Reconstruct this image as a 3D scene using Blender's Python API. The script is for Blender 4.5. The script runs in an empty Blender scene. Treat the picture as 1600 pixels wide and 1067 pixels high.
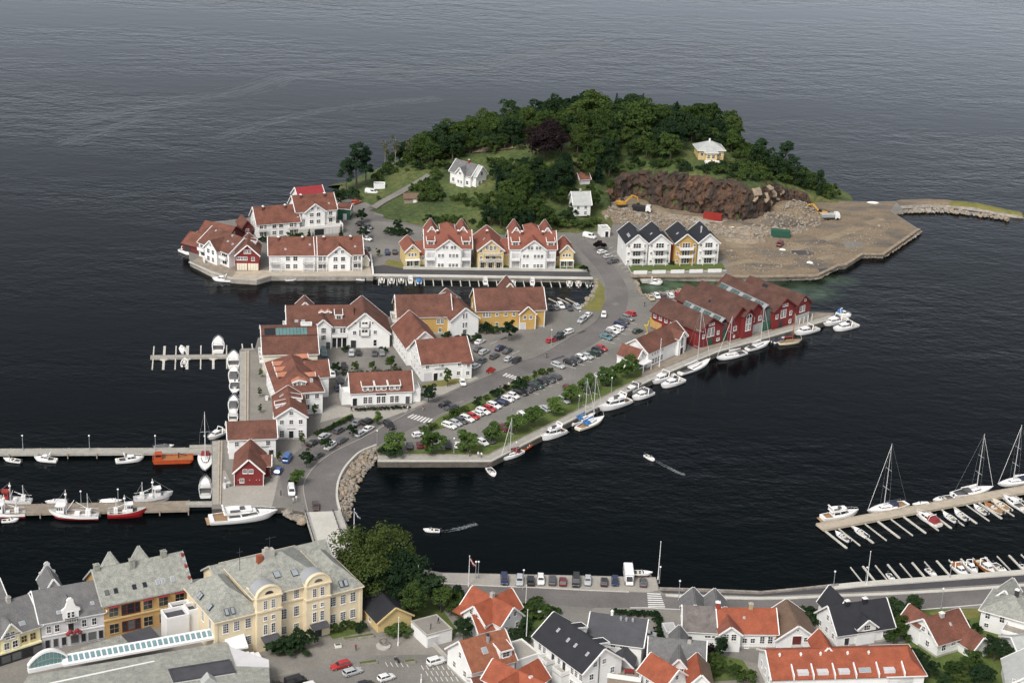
import bpy, math, random
import numpy as np
from mathutils import Vector, Matrix, noise

# ------------------------------------------------------------------ camera, sky, sun, exposure
R = math.radians
sc = bpy.context.scene
COL = sc.collection
random.seed(11)
F, CX, CY = 3000.0,800.0,533.5          # focal length and centre in photo pixels (1600 x 1067)
PITCH, ROLL, CAMH = R(21.8),0.046,220.0
RC = Matrix.Rotation(math.pi / 2 - PITCH, 3,'X') @ Matrix.Rotation(ROLL, 3,'Z')
cd = bpy.data.cameras.new('camera')
cd.sensor_width = 36.0
cd.lens = 36.0 * F / 1600.0
cd.clip_start, cd.clip_end = 1.0,20000.0
cam = bpy.data.objects.new('camera', cd)
COL.objects.link(cam)
cam.matrix_world = Matrix.Translation((0,0, CAMH)) @ RC.to_4x4()
sc.camera = cam

SUN_EL, SUN_AZ = R(48), R(208)            # high, behind the camera and a little to its left
world = bpy.data.worlds.new('World')
sc.world = world
world.use_nodes = True
wn, wl = world.node_tree.nodes, world.node_tree.links
sky = wn.new('ShaderNodeTexSky')
sky.sky_type = 'NISHITA'
sky.sun_disc = False
sky.sun_elevation = SUN_EL
sky.sun_rotation = SUN_AZ
sky.air_density, sky.dust_density, sky.ozone_density = 1.0,4.0,1.0
hs = wn.new('ShaderNodeHueSaturation')    # cloud cover: a nearly colourless sky
hs.inputs['Saturation'].default_value = 0.3
wl.new(sky.outputs[0], hs.inputs['Color'])
wl.new(hs.outputs[0], wn['Background'].inputs['Color'])
wn['Background'].inputs['Strength'].default_value = 0.11
sd = bpy.data.lights.new('sun', 'SUN')
sd.energy, sd.angle, sd.color = 1.5, R(15),(1.0,0.955,0.89)
sun = bpy.data.objects.new('sun', sd)
COL.objects.link(sun)
sdir = Vector((math.sin(SUN_AZ) * math.cos(SUN_EL), math.cos(SUN_AZ) * math.cos(SUN_EL), math.sin(SUN_EL)))
sun.rotation_euler = sdir.to_track_quat('Z', 'Y').to_euler()
sc.view_settings.view_transform = 'Standard'
sc.view_settings.look = 'None'
sc.view_settings.gamma = 1.0
sc.view_settings.exposure = 0.55
sc.view_settings.use_curve_mapping = False
sc.cycles.max_bounces = 5
sc.cycles.diffuse_bounces = 2
sc.cycles.glossy_bounces = 2
sc.cycles.transmission_bounces = 2
sc.cycles.transparent_max_bounces = 8

ZG = 1.5                                   # level of quays, streets and yards above the water

def G(px, py, z=ZG):
 """the point of the level plane z seen at photo pixel (px, py)"""
 d = RC @ Vector(((px - CX) / F, -(py - CY) / F, -1.0))
 t = (z - CAMH) / d.z
 return Vector((d.x * t, d.y * t, z))

def PX(v):
 q = RC.transposed() @ (Vector(v) - Vector((0,0, CAMH)))
 return (CX + F * q.x / -q.z, CY - F * q.y / -q.z)

# ------------------------------------------------------------------ materials
MATS = {}
def mat(name, col, rough=0.7, var=0.12, scale=0.6, bump=0.0, metal=0.0, spec=0.4, col2=None, fine=0.0, stretch=None, local=False):
 if name in MATS:
  return MATS[name]
 m = bpy.data.materials.new(name)
 m.use_nodes = True
 n, l = m.node_tree.nodes, m.node_tree.links
 b = n['Principled BSDF']
 b.inputs['Roughness'].default_value = rough
 b.inputs['Metallic'].default_value = metal
 b.inputs['Specular IOR Level'].default_value = spec
 b.inputs['Base Color'].default_value = (*col, 1)
 if var or col2:
  g = n.new('ShaderNodeTexCoord' if local else 'ShaderNodeNewGeometry')
  vec = g.outputs['Object'] if local else g.outputs['Position']
  if stretch:
   mp = n.new('ShaderNodeMapping')
   mp.inputs['Scale'].default_value = stretch
   l.new(vec, mp.inputs['Vector'])
   vec = mp.outputs[0]
  t = n.new('ShaderNodeTexNoise')
  t.inputs['Scale'].default_value = scale
  t.inputs['Detail'].default_value = 5
  t.inputs['Roughness'].default_value = 0.65
  l.new(vec, t.inputs['Vector'])
  r = n.new('ShaderNodeValToRGB')
  r.color_ramp.elements[0].position = 0.33
  r.color_ramp.elements[1].position = 0.67
  c2 = col2 or [min(1, c * (1 + var)) for c in col]
  c1 = [c * (1 - var) for c in col] if not col2 else col
  r.color_ramp.elements[0].color = (*c1,1)
  r.color_ramp.elements[1].color = (*c2,1)
  l.new(t.outputs['Fac'], r.inputs[0])
  out = r.outputs[0]
  if fine:
   t2 = n.new('ShaderNodeTexNoise')
   t2.inputs['Scale'].default_value = scale * 6 + 1.5
   t2.inputs['Detail'].default_value = 3
   l.new(vec, t2.inputs['Vector'])
   mr = n.new('ShaderNodeMapRange')
   mr.inputs[1].default_value, mr.inputs[2].default_value = 0.3,0.7
   mr.inputs[3].default_value, mr.inputs[4].default_value = 1 - fine, 1 + fine
   l.new(t2.outputs['Fac'], mr.inputs[0])
   mx = n.new('ShaderNodeVectorMath')
   mx.operation = 'SCALE'
   l.new(out, mx.inputs[0])
   l.new(mr.outputs[0], mx.inputs['Scale'])
   out = mx.outputs[0]
  l.new(out, b.inputs['Base Color'])
  if bump:
   bp = n.new('ShaderNodeBump')
   bp.inputs['Strength'].default_value = bump
   bp.inputs['Distance'].default_value = 0.3
   l.new(t.outputs['Fac'], bp.inputs['Height'])
   l.new(bp.outputs[0], b.inputs['Normal'])
 MATS[name] = m
 return m

mat('white_wood', (0.76,0.76,0.745),0.6,0.05,0.4, fine=0.05)
mat('cream_wood', (0.66,0.62,0.50),0.6,0.05,0.4, fine=0.05)
mat('grey_white', (0.56,0.55,0.56),0.65,0.06,0.4, fine=0.05)
mat('trim_white', (0.76,0.75,0.735),0.5,0.03)
mat('ochre_wood', (0.50,0.32,0.105),0.65,0.08,0.4, fine=0.06)
mat('pale_ochre', (0.60,0.46,0.22),0.65,0.08,0.4, fine=0.06)
mat('orange_render', (0.47,0.285,0.11),0.7,0.09,0.3, fine=0.06)
mat('cream_render', (0.69,0.59,0.41),0.75,0.06,0.25, fine=0.04)
mat('pale_cream', (0.72,0.66,0.42),0.75,0.05,0.3, fine=0.04)
mat('red_wood', (0.175,0.022,0.022),0.65,0.12,0.4, fine=0.08)
mat('tile_pink', (0.40,0.17,0.105),0.7,0.12)
mat('quay_wall_shaded', (0.095,0.084,0.070),0.95,0.3,0.5, fine=0.3)  # brownish wall, darkened further by painted shade from under the boardwalk
mat('dark_red_wood', (0.115,0.022,0.020),0.7,0.12,0.4, fine=0.08)
mat('green_wood', (0.020,0.085,0.055),0.65,0.1)
mat('tile_brown', (0.122,0.052,0.036),0.8,0.3,0.3, fine=0.24, bump=0.1)
mat('tile_red', (0.148,0.058,0.039),0.8,0.3,0.3, fine=0.24, bump=0.1)
mat('tile_bright', (0.205,0.070,0.046),0.75,0.14,0.5, fine=0.16, bump=0.1)
mat('tile_orange', (0.265,0.070,0.034),0.75,0.2,0.45, fine=0.16, bump=0.1)
mat('tile_mottled', (0.20,0.070,0.038),0.85,0.2,0.9, col2=(0.28,0.11,0.06), fine=0.28, bump=0.2)
mat('tile_faded', (0.125,0.082,0.058),0.85,0.15,0.5, col2=(0.17,0.11,0.075), fine=0.18, bump=0.1)
mat('tin_red', (0.26,0.03,0.035),0.5,0.1)
mat('roof_black', (0.020,0.021,0.026),0.62,0.15,0.5, fine=0.12)
mat('roof_darkgrey', (0.062,0.062,0.070),0.7,0.15,0.5, fine=0.12)
mat('slate', (0.20,0.205,0.185),0.75,0.1,0.9, col2=(0.33,0.33,0.29), fine=0.42, bump=0.15)
mat('slate_dark', (0.11,0.11,0.112),0.75,0.1,0.7, col2=(0.16,0.157,0.155), fine=0.25, bump=0.1)
mat('slate_brown', (0.11,0.095,0.09),0.8,0.1,0.5, col2=(0.19,0.17,0.16), fine=0.2, bump=0.1)
mat('pale_slate', (0.34,0.35,0.34),0.75,0.1,0.7, col2=(0.42,0.43,0.41), fine=0.15)
mat('glass', (0.018,0.021,0.025),0.12,0, spec=0.6)
mat('glass_teal', (0.10,0.20,0.20),0.15,0.15,0.3, spec=0.6)
mat('glass_sage', (0.085,0.125,0.120),0.2,0.2,0.5, spec=0.5)
mat('glass_blue', (0.17,0.27,0.29),0.2,0.12,0.5, spec=0.5)
mat('glass_roof', (0.28,0.31,0.33),0.15,0.1,0.5, spec=0.6)
mat('concrete', (0.40,0.385,0.35),0.9,0.12,0.25, fine=0.1)
mat('concrete_pale', (0.50,0.48,0.43),0.9,0.1,0.2, fine=0.08)
mat('stone_quay', (0.27,0.245,0.21),0.95,0.3,0.35, fine=0.25, bump=0.3)
mat('asphalt', (0.140,0.130,0.124),0.9,0.2,0.07, fine=0.13)
mat('asphalt_old', (0.178,0.168,0.152),0.92,0.2,0.06, fine=0.13)
mat('asphalt_dark', (0.062,0.06,0.064),0.9,0.15,0.15, fine=0.1)
mat('paving', (0.212,0.198,0.175),0.92,0.12,0.15, fine=0.1)
mat('paving_pale', (0.33,0.31,0.275),0.92,0.1,0.15, fine=0.09)
mat('road_paint', (0.66,0.65,0.62),0.8,0.12,1.2)
mat('planks', (0.33,0.315,0.28),0.85,0.14,0.6, fine=0.12)
mat('planks_tan', (0.40,0.345,0.27),0.85,0.14,0.5, fine=0.12)
mat('planks_brown', (0.25,0.21,0.165),0.85,0.2,0.5, fine=0.2)
mat('grass', (0.062,0.092,0.020),0.95,0.2,0.25, col2=(0.105,0.140,0.034), fine=0.25, bump=0.3)
mat('grass_dry', (0.13,0.13,0.035),0.95,0.2,0.3, col2=(0.19,0.17,0.05), fine=0.25)
mat('dark_metal', (0.035,0.037,0.04),0.5,0)
mat('grey_metal', (0.30,0.31,0.32),0.45,0.05)
mat('alu', (0.60,0.60,0.60),0.35,0.03, metal=0.3)
mat('pole_white', (0.74,0.74,0.73),0.5,0)
mat('gelcoat', (0.78,0.77,0.755),0.3,0.03,0.8)
mat('gelcoat_cream', (0.66,0.60,0.47),0.35,0.05)
mat('boat_red', (0.33,0.018,0.022),0.4,0.1)
mat('antifoul', (0.12,0.03,0.045),0.6,0.1)
mat('tile_dark', (0.088,0.042,0.031),0.8,0.3,0.3, fine=0.24, bump=0.1)
mat('boat_orange', (0.40,0.066,0.018),0.5,0.1)
mat('boat_navy', (0.02,0.028,0.06),0.35,0.1)
mat('varnish', (0.33,0.13,0.035),0.35,0.2,1.0)
mat('teak', (0.30,0.20,0.115),0.7,0.15,1.0)
mat('cockpit', (0.10,0.10,0.105),0.7,0.2,1.0)
mat('canvas_blue', (0.05,0.18,0.42),0.8,0.1)
mat('canvas_navy', (0.025,0.033,0.06),0.8,0.1)
mat('canvas_red', (0.22,0.03,0.035),0.8,0.1)
mat('rubber', (0.02,0.02,0.021),0.8,0)
mat('brick', (0.24,0.045,0.035),0.85,0.15)
mat('brick_pale', (0.38,0.30,0.18),0.85,0.15)
mat('rock', (0.25,0.225,0.195),0.95,0.35,0.5, fine=0.3, bump=0.4)
mat('rock_tan', (0.27,0.215,0.155),0.95,0.3,0.5, fine=0.3, bump=0.3)
mat('bark', (0.09,0.075,0.06),0.95,0.2,1.0)
mat('bark_pale', (0.24,0.22,0.19),0.95,0.2,1.0)
mat('skin', (0.50,0.33,0.25),0.6,0)
mat('yellow_paint', (0.66,0.50,0.03),0.5,0.08)
mat('digger_yellow', (0.55,0.30,0.05),0.5,0.15)
mat('red_paint', (0.29,0.032,0.026),0.45,0.1)
mat('foam', (0.34,0.37,0.38),0.9,0)

def vary_glass(m, a, b_):
 n, l = m.node_tree.nodes, m.node_tree.links
 oi, r = n.new('ShaderNodeObjectInfo'), n.new('ShaderNodeValToRGB')
 r.color_ramp.elements[0].position, r.color_ramp.elements[1].position = .45,1
 r.color_ramp.elements[0].color, r.color_ramp.elements[1].color = (*a, 1),(*b_, 1)
 l.new(oi.outputs['Random'], r.inputs[0]); l.new(r.outputs[0], n['Principled BSDF'].inputs['Base Color'])
vary_glass(MATS['glass'],(.016,.019,.023),(.12,.125,.125))      # paler panes: curtains, and reflection put into the colour
def link_mats(me, names):
 for nm in names:
  me.materials.append(MATS[nm] if isinstance(nm, str) else nm)

# ------------------------------------------------------------------ mesh builder
class MB:
 def __init__(s):
  s.v, s.f, s.m = [],[],[]
 def poly(s, pts, m=0):
  k = len(s.v)
  s.v += [tuple(p) for p in pts]
  s.f.append(tuple(range(k, k + len(pts))))
  s.m.append(m)
  return s
 def hexa(s, p, m=0):
  """8 points: bottom ring 0-3 then top ring 4-7"""
  k = len(s.v)
  s.v += [tuple(q) for q in p]
  for f in ((3,2,1,0),(4,5,6,7),(0,1,5,4),(1,2,6,5),(2,3,7,6),(3,0,4,7)):
   s.f.append(tuple(k + i for i in f))
   s.m.append(m)
  return s
 def box(s, x0, x1, y0, y1, z0, z1, m=0):
  return s.hexa([(x0, y0, z0),(x1, y0, z0),(x1, y1, z0),(x0, y1, z0),(x0, y0, z1),(x1, y0, z1),(x1, y1, z1),(x0, y1, z1)], m)
 def beam(s, a, b, w, h, m=0, up=Vector((0,0,1))):
  """rectangular bar from a to b, w across and h high (centred)"""
  a, b = Vector(a), Vector(b)
  d = (b - a).normalized()
  x = d.cross(up)
  x = x.normalized() if x.length > 1e-4 else Vector((1,0,0))
  y = x.cross(d)
  x, y = x * w / 2, y * h / 2
  return s.hexa([a - x - y, a + x - y, b + x - y, b - x - y, a - x + y, a + x + y, b + x + y, b - x + y], m)
 def prism(s, poly, z0, z1, m=0, mtop=None):
  n = len(poly)
  k = len(s.v)
  s.v += [(p[0], p[1], z0) for p in poly] + [(p[0], p[1], z1) for p in poly]
  s.f.append(tuple(range(k + n, k + 2 * n)))
  s.m.append(m if mtop is None else mtop)
  for i in range(n):
   j = (i + 1) % n
   s.f.append((k + i, k + j, k + n + j, k + n + i))
   s.m.append(m)
  return s
 def tube(s, p, q, r, r2=None, n=6, m=0):
  p, q = Vector(p), Vector(q)
  d = (q - p).normalized()
  a = d.cross(Vector((0,0,1)) if abs(d.z) < 0.9 else Vector((1,0,0))).normalized()
  b = d.cross(a)
  r2 = r if r2 is None else r2
  rings = []
  for c, rr in ((p, r),(q, r2)):
   rings.append([c + (a * math.cos(t) + b * math.sin(t)) * rr for t in (2 * math.pi * i / n for i in range(n))])
  return s.loft(rings, m)
 def loft(s, rings, m=0, cap=True, closed=True):
  k, n = len(s.v), len(rings[0])
  for r in rings:
   s.v += [tuple(p) for p in r]
  for i in range(len(rings) - 1):
   for j in range(n if closed else n - 1):
    j2 = (j + 1) % n
    s.f.append((k + i * n + j, k + i * n + j2, k + (i + 1) * n + j2, k + (i + 1) * n + j))
    s.m.append(m)
  if cap:
   s.f.append(tuple(k + j for j in range(n))[::-1]); s.m.append(m)
   s.f.append(tuple(k + (len(rings) - 1) * n + j for j in range(n))); s.m.append(m)
  return s
 def ball(s, c, r, m=0, nu=8, nv=5, sz=1.0):
  rings = []
  for i in range(1, nv):
   t = math.pi * i / nv
   rings.append([(c[0] + r * math.sin(t) * math.cos(2 * math.pi * j / nu), c[1] + r * math.sin(t) * math.sin(2 * math.pi * j / nu), c[2] - sz * r * math.cos(t)) for j in range(nu)])
  return s.loft(rings, m)
 def mesh(s, name, mats, smooth=False):
  me = bpy.data.meshes.new(name)
  me.from_pydata(s.v, [], s.f)
  link_mats(me, mats)
  if len(mats) > 1:
   me.polygons.foreach_set('material_index', s.m)
  if smooth:
   me.polygons.foreach_set('use_smooth', [True] * len(s.f))
  me.update()
  return me

def ob(name, data, parent=None, loc=None, rot=None, scale=None):
 o = bpy.data.objects.new(name, data)
 COL.objects.link(o)
 if parent:
  o.parent = parent
 if loc is not None:
  o.location = loc
 if rot is not None:
  o.rotation_euler = (0,0, rot) if isinstance(rot, (int, float)) else rot
 if scale is not None:
  o.scale = (scale,) * 3 if isinstance(scale, (int, float)) else scale
 return o

def part(name, mb, mats, parent=None, smooth=False, **k):
 return ob(name, mb.mesh(name, [mats] if isinstance(mats, str) else mats, smooth), parent, **k)

LABELS = {}
def tag(o, label, cat, group=None, kind=None):
 o['label'] = label
 o['category'] = cat
 if group:
  o['group'] = group
 if kind:
  o['kind'] = kind
 LABELS.setdefault(label, []).append(o.name)
 return o

def struct(name, mb, mats, smooth=False, label=None):
 o = part(name, mb, mats, None, smooth)
 o['kind'] = 'structure'
 if label:
  o['label'] = label
 return o

def setmat(o, m, slot=0):
 o.material_slots[slot].link = 'OBJECT'
 o.material_slots[slot].material = MATS[m] if isinstance(m, str) else m

def copy_tree(o, parent=None):
 c = o.copy()
 COL.objects.link(c)
 c.parent = parent
 for ch in o.children:
  copy_tree(ch, c)
 return c

def ordn(i):
 return ['first', 'second', 'third', 'fourth', 'fifth', 'sixth', 'seventh', 'eighth', 'ninth', 'tenth', 'eleventh', 'twelfth', 'thirteenth', 'fourteenth', 'fifteenth', 'sixteenth', 'seventeenth', 'eighteenth', 'nineteenth', 'twentieth', 'twenty-first', 'twenty-second'][i]

def heading(a, b, z=ZG):
 p, q = G(*a, z), G(*b, z)
 return math.atan2(q.y - p.y, q.x - p.x)
# ------------------------------------------------------------------ the setting: water
def water_material():
 m = bpy.data.materials.new('fjord_water')
 m.use_nodes = True
 n, l = m.node_tree.nodes, m.node_tree.links
 b = n['Principled BSDF']
 g = n.new('ShaderNodeNewGeometry')
 def noise_(scale, detail, st, rot=0.0):
  mp = n.new('ShaderNodeMapping')
  mp.inputs['Scale'].default_value = st
  mp.inputs['Rotation'].default_value = (0,0, rot)
  l.new(g.outputs['Position'], mp.inputs['Vector'])
  t = n.new('ShaderNodeTexNoise')
  t.inputs['Scale'].default_value = scale
  t.inputs['Detail'].default_value = detail
  t.inputs['Roughness'].default_value = 0.6
  l.new(mp.outputs[0], t.inputs['Vector'])
  return t.outputs['Fac']
 def math_(op, a, bb):
  q = n.new('ShaderNodeMath')
  q.operation = op
  for i, x in enumerate((a, bb)):
   if isinstance(x, (int, float)):
    q.inputs[i].default_value = x
   else:
    l.new(x, q.inputs[i])
  return q.outputs[0]
 w1 = noise_(0.42,5,(0.75,1.1,1),0.6)          # wind ripples
 w2 = noise_(0.09,4,(0.7,1.3,1),-0.35)          # longer swell
 wind = noise_(0.0055,5,(0.5,1.6,1),0.2)        # gusts and slicks
 wr = n.new('ShaderNodeMapRange')
 wr.inputs[1].default_value, wr.inputs[2].default_value = 0.40,0.60
 wr.inputs[3].default_value, wr.inputs[4].default_value = 0.12,1.0
 l.new(wind, wr.inputs[0])
 h = math_('ADD', math_('MULTIPLY', w1,0.42), math_('MULTIPLY', w2,1.0))
 bp = n.new('ShaderNodeBump')
 bp.inputs['Distance'].default_value = 1.0
 l.new(math_('MULTIPLY', wr.outputs[0],0.42), bp.inputs['Strength'])
 l.new(h, bp.inputs['Height'])
 col = None
 deep = (0.0016,0.0031,0.0036,1)
 patch = noise_(0.16,4,(1,1,1))
 acc = None
 for (px, py, rx, ry, k) in ((1060,449,26,12,1.0),(1150,446,24,12,0.9),(1215,457,22,12,0.7),(1305,438,10,7,0.45),(1265,455,13,12,0.55)):
  c = G(px, py, 0)
  s1 = n.new('ShaderNodeVectorMath'); s1.operation = 'SUBTRACT'
  l.new(g.outputs['Position'], s1.inputs[0]); s1.inputs[1].default_value = c
  s2 = n.new('ShaderNodeVectorMath'); s2.operation = 'MULTIPLY'
  l.new(s1.outputs[0], s2.inputs[0]); s2.inputs[1].default_value = (1 / rx, 1 / ry, 0)
  s3 = n.new('ShaderNodeVectorMath'); s3.operation = 'LENGTH'
  l.new(s2.outputs[0], s3.inputs[0])
  mr = n.new('ShaderNodeMapRange')
  mr.inputs[1].default_value, mr.inputs[2].default_value = 1.0,0.35
  mr.inputs[3].default_value, mr.inputs[4].default_value = 0.0, k
  l.new(s3.outputs['Value'], mr.inputs[0])
  acc = mr.outputs[0] if acc is None else math_('MAXIMUM', acc, mr.outputs[0])
 pr = n.new('ShaderNodeMapRange')
 pr.inputs[1].default_value, pr.inputs[2].default_value = 0.40,0.60
 l.new(patch, pr.inputs[0])
 gm = n.new('ShaderNodeMix'); gm.data_type = 'RGBA'
 gm.inputs['A'].default_value = (0.018,0.042,0.014,1)
 gm.inputs['B'].default_value = (0.075,0.115,0.070,1)
 l.new(pr.outputs[0], gm.inputs['Factor'])
 mx = n.new('ShaderNodeMix'); mx.data_type = 'RGBA'
 mx.inputs['A'].default_value = deep
 l.new(gm.outputs['Result'], mx.inputs['B'])
 l.new(acc, mx.inputs['Factor'])
 n.remove(b)
 df, gs, ms = n.new('ShaderNodeBsdfDiffuse'), n.new('ShaderNodeBsdfGlossy'), n.new('ShaderNodeMixShader')
 gs.inputs['Roughness'].default_value = 0.12
 gs.inputs['Color'].default_value = (0.93,0.955,1.0,1)
 l.new(mx.outputs['Result'], df.inputs['Color'])
 l.new(bp.outputs[0], gs.inputs['Normal'])
 dt = n.new('ShaderNodeVectorMath'); dt.operation = 'DOT_PRODUCT'
 l.new(bp.outputs[0], dt.inputs[0]); l.new(g.outputs['Incoming'], dt.inputs[1])
 fac = math_('MINIMUM', math_('MAXIMUM', math_('MULTIPLY', math_('POWER', 2.718, math_('MULTIPLY', dt.outputs['Value'],-13.2)),6.9),0.009),0.9)
 l.new(fac, ms.inputs[0]); l.new(df.outputs[0], ms.inputs[1]); l.new(gs.outputs[0], ms.inputs[2])
 l.new(ms.outputs[0], n['Material Output'].inputs['Surface'])
 MATS['fjord_water'] = m
water_material()
wm = MB()
wm.poly([(-9000,-500,0),(9000,-500,0),(9000,14000,0),(-9000,14000,0)])
struct('water', wm, 'fjord_water')

def gpoly(pts, z=ZG):
 return [G(p[0], p[1], z) for p in pts]

def sheet(name, pts, dz, m, parent=None):
 """a level sheet dz above the quay level; pts are photo pixels on that level"""
 mb = MB()
 mb.poly([Vector((p.x, p.y, ZG + dz)) for p in gpoly(pts)])
 o = part(name, mb, m, parent)
 if not parent:
  o['kind'] = 'structure'
 return o

def ribbon(name, left, right, dz, m, parent=None):
 return sheet(name, left + right[::-1], dz, m, parent)

def smooth_line(pts, k=6):
 """Catmull-Rom through the points"""
 out = []
 P = [pts[0]] + list(pts) + [pts[-1]]
 for i in range(1, len(P) - 2):
  for j in range(k):
   t = j / k
   out.append(tuple(0.5 * ((2 * P[i][a]) + (P[i + 1][a] - P[i - 1][a]) * t + (2 * P[i - 1][a] - 5 * P[i][a] + 4 * P[i + 1][a] - P[i + 2][a]) * t * t + (3 * P[i][a] - P[i - 1][a] - 3 * P[i + 1][a] + P[i + 2][a]) * t ** 3) for a in (0,1)))
 out.append(tuple(pts[-1]))
 return out

# ------------------------------------------------------------------ land platforms
RIP_TOP = smooth_line([(589,698),(565,708),(550,721),(538,736),(530.5,752),(527.5,768),(528,784),(532,799)],4)
near_poly = [(374,547),(398,547),(403,528),(440,513),(560,507),(590,497),(612,494),(700,494),(735,486),(850,477),(905,478),(913,475),(921,462),(929,448),(927,436),(950,425),(985,431),(990,440),(1000,463),(1072,455),(1140,468),(1190,474),(1262,487),(1304,489),(1303,499),(1120,551.5),(1015,596),(768,722),(590,722)] + RIP_TOP + [(478,801),(442,793),(331,795),(331,688),(374,686)]
mb = MB().prism(gpoly(near_poly),-2, ZG, 1,0)
struct('near_island_ground', mb, ['asphalt_old', 'quay_wall_shaded'])
far_poly = [(294,384),(297,409),(330,426),(362,436),(401,438.5),(424,432),(583,432),(583,430),(926,435.5),(940,445),(985,440),(985,431),(1100,433),(1200,432.5),(1277,431),(1310,415),(1322,413.5),(1347,397.5),(1380,397.5),(1437,359),(1391,329),(1412,329),(1400,314.5),(1362,315),(1307,314),(1250,300),(1100,292),(900,290),(700,300),(590,300),(528,305),(470,316),(385,341),(330,347),(300,366)]
mb = MB().prism(gpoly(far_poly),-2.01, ZG - 0.008,1,0)
struct('far_island_ground', mb, ['asphalt_old', 'stone_quay'])
main_poly = [(-200,1020),(-60,990),(60,955),(170,935),(300,905),(400,893),(478,872),(548,853),(575,862),(640,885),(690,894),(1025,901),(1030,920),(1190,926),(1310,914),(1345,911),(1600,892),(1900,870),(1900,1400),(-200,1400)]
mb = MB().prism(gpoly(main_poly),-2.02, ZG, 1,0)
struct('mainland_ground', mb, ['paving', 'stone_quay'])

# ------------------------------------------------------------------ roads, yards, lawns on the near island
ROAD_L = smooth_line([(481,799),(474,763),(481,743),(496,725),(520,707),(550,692),(580,677),(612,659),(640,644),(680,625),(748,594),(811,567),(842,556),(890,528),(930,503),(942,480),(948,461),(945,444),(936,425),(910,395),(898,380)],4)
ROAD_R = smooth_line([(528,798),(524,775),(527,752),(541,731),(563,709),(589,696),(617,683),(640,671),(685,648),(739,623),(804,592),(856,574),(899,553),(940,530),(966,505),(978,484),(982,461),(974,437),(955,411),(930,388),(915,374)],4)
road = ribbon('main_road', ROAD_L, ROAD_R, 0.012,'asphalt')
KERBS = []
def line_on(name, pts, w, dz, m, parent, h=0.0, z=ZG):
 """a painted line or low kerb of width w following photo pixels on level z"""
 P = [G(p[0], p[1], z) for p in pts]
 mb = MB()
 L, Rr = [],[]
 for i, p in enumerate(P):
  d = (P[min(i + 1, len(P) - 1)] - P[max(i - 1,0)]).normalized()
  nrm = Vector((-d.y, d.x, 0)) * w / 2
  L.append(p + nrm); Rr.append(p - nrm)
 z0, z1 = z + dz, z + dz + h
 for i in range(len(P) - 1):
  q = [L[i], Rr[i], Rr[i + 1], L[i + 1]]
  if h:
   mb.hexa([(a.x, a.y, z - 0.05) for a in q] + [(a.x, a.y, z1) for a in q])
  else:
   mb.poly([(a.x, a.y, z0) for a in q])
 o = part(name, mb, m, parent)
 if parent is None:
  o['kind'] = 'structure'
 return o
line_on('kerb', ROAD_L[:34],0.22,0,'paving_pale', road, 0.12)
line_on('kerb', ROAD_L[38:62],0.2,0,'asphalt_old', road, 0.12)
line_on('parapet_wall', [(p[0] - 1, p[1]) for p in RIP_TOP],0.55,0,'concrete_pale', road, 0.75)
sheet('courtyard_paving', [(500,660),(530,652),(600,655),(640,640),(675,623),(745,592),(700,596),(655,612),(650,632),(560,640),(522,632),(505,640)],0.02,'paving_pale')
sheet('pavement', [(632,645),(676,624),(748,591),(742,588),(672,618),(628,640)],0.06,'paving_pale')
sheet('wharf_paving', [(391,549),(398,549),(410,560),(430,590),(432,660),(430,690),(425,722),(440,738),(425,790),(357,792),(350,690),(391,686)],0.008,'paving')
sheet('wharf_paving_pale', [(345,792),(425,791),(432,760),(436,740),(413,758),(364,760),(352,735),(345,735)],0.014,'paving_pale')
for nm, q in (('wharf_decking', [(374.5,549),(390,549),(389,659),(374.5,659)]),('wharf_decking', [(332,690),(349,690),(346,788),(332,788)])):
 o = sheet(nm, q, 0.05,'planks')
 a, b = q[0], q[3]
 for t in (0.62,0.86):
  line_on('timber_beam', [(q[0][0] + (q[1][0] - q[0][0]) * t, q[0][1]),(q[3][0] + (q[2][0] - q[3][0]) * t, q[3][1])],0.4,0.05,'planks_tan', o, 0.3)
BW_OUT = [(590.5,721.5),(768,721.5),(890,659),(1015,595.5),(1120,551),(1210,525),(1302.5,498.5)]
BW_IN = [(590.5,710),(761,711),(880,652),(1001,590),(1110,545),(1205,518),(1298,492)]
bw = ribbon('boardwalk', BW_OUT, BW_IN, 0.05,'planks')
line_on('edge_beam', [(p[0] - 0.5, p[1] - 0.8) for p in BW_OUT],0.5,0.05,'concrete_pale', bw, 0.22)
line_on('edge_beam', BW_IN, 0.3,0.05,'planks_brown', bw, 0.16)
sheet('quay_paving', [(1001,590),(1110,545),(1205,518),(1298,492),(1302,490),(1262,489),(1240,503),(1200,516),(1128,535),(1070,550),(1010,577)],0.03,'planks_brown')
sheet('lawn', [(633,708),(760,710),(880,651),(1001,589),(1006,578),(985,566),(935,590),(880,618),(820,652),(770,676),(735,700),(700,702),(640,703)],0.03,'grass')
sheet('lawn', [(592,708),(628,708),(630,690),(605,690),(592,698)],0.03,'grass')
sheet('verge', [(655,676),(682,672),(705,665),(722,652),(800,607),(866,577),(858,577),(800,597),(738,627),(690,650)],0.035,'grass')
sheet('verge', [(907,482),(938,488),(945,470),(944,450),(935,437),(929,437),(930,448),(922,462),(914,475)],0.035,'grass_dry')
sheet('flower_bed', [(520,667),(545,655),(553,650),(550,646),(536,652),(510,668),(496,679),(500,681)],0.05,'grass')
sheet('lay_by', [(437,742),(443,775),(470,785),(470,760),(478,738),(500,718),(545,690),(590,668),(600,660),(560,655),(520,672),(470,700),(445,722)],0.01,'asphalt')
sheet('verge', [(655,602),(700,592),(740,590),(733,595),(690,604)],0.03,'grass_dry')
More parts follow.
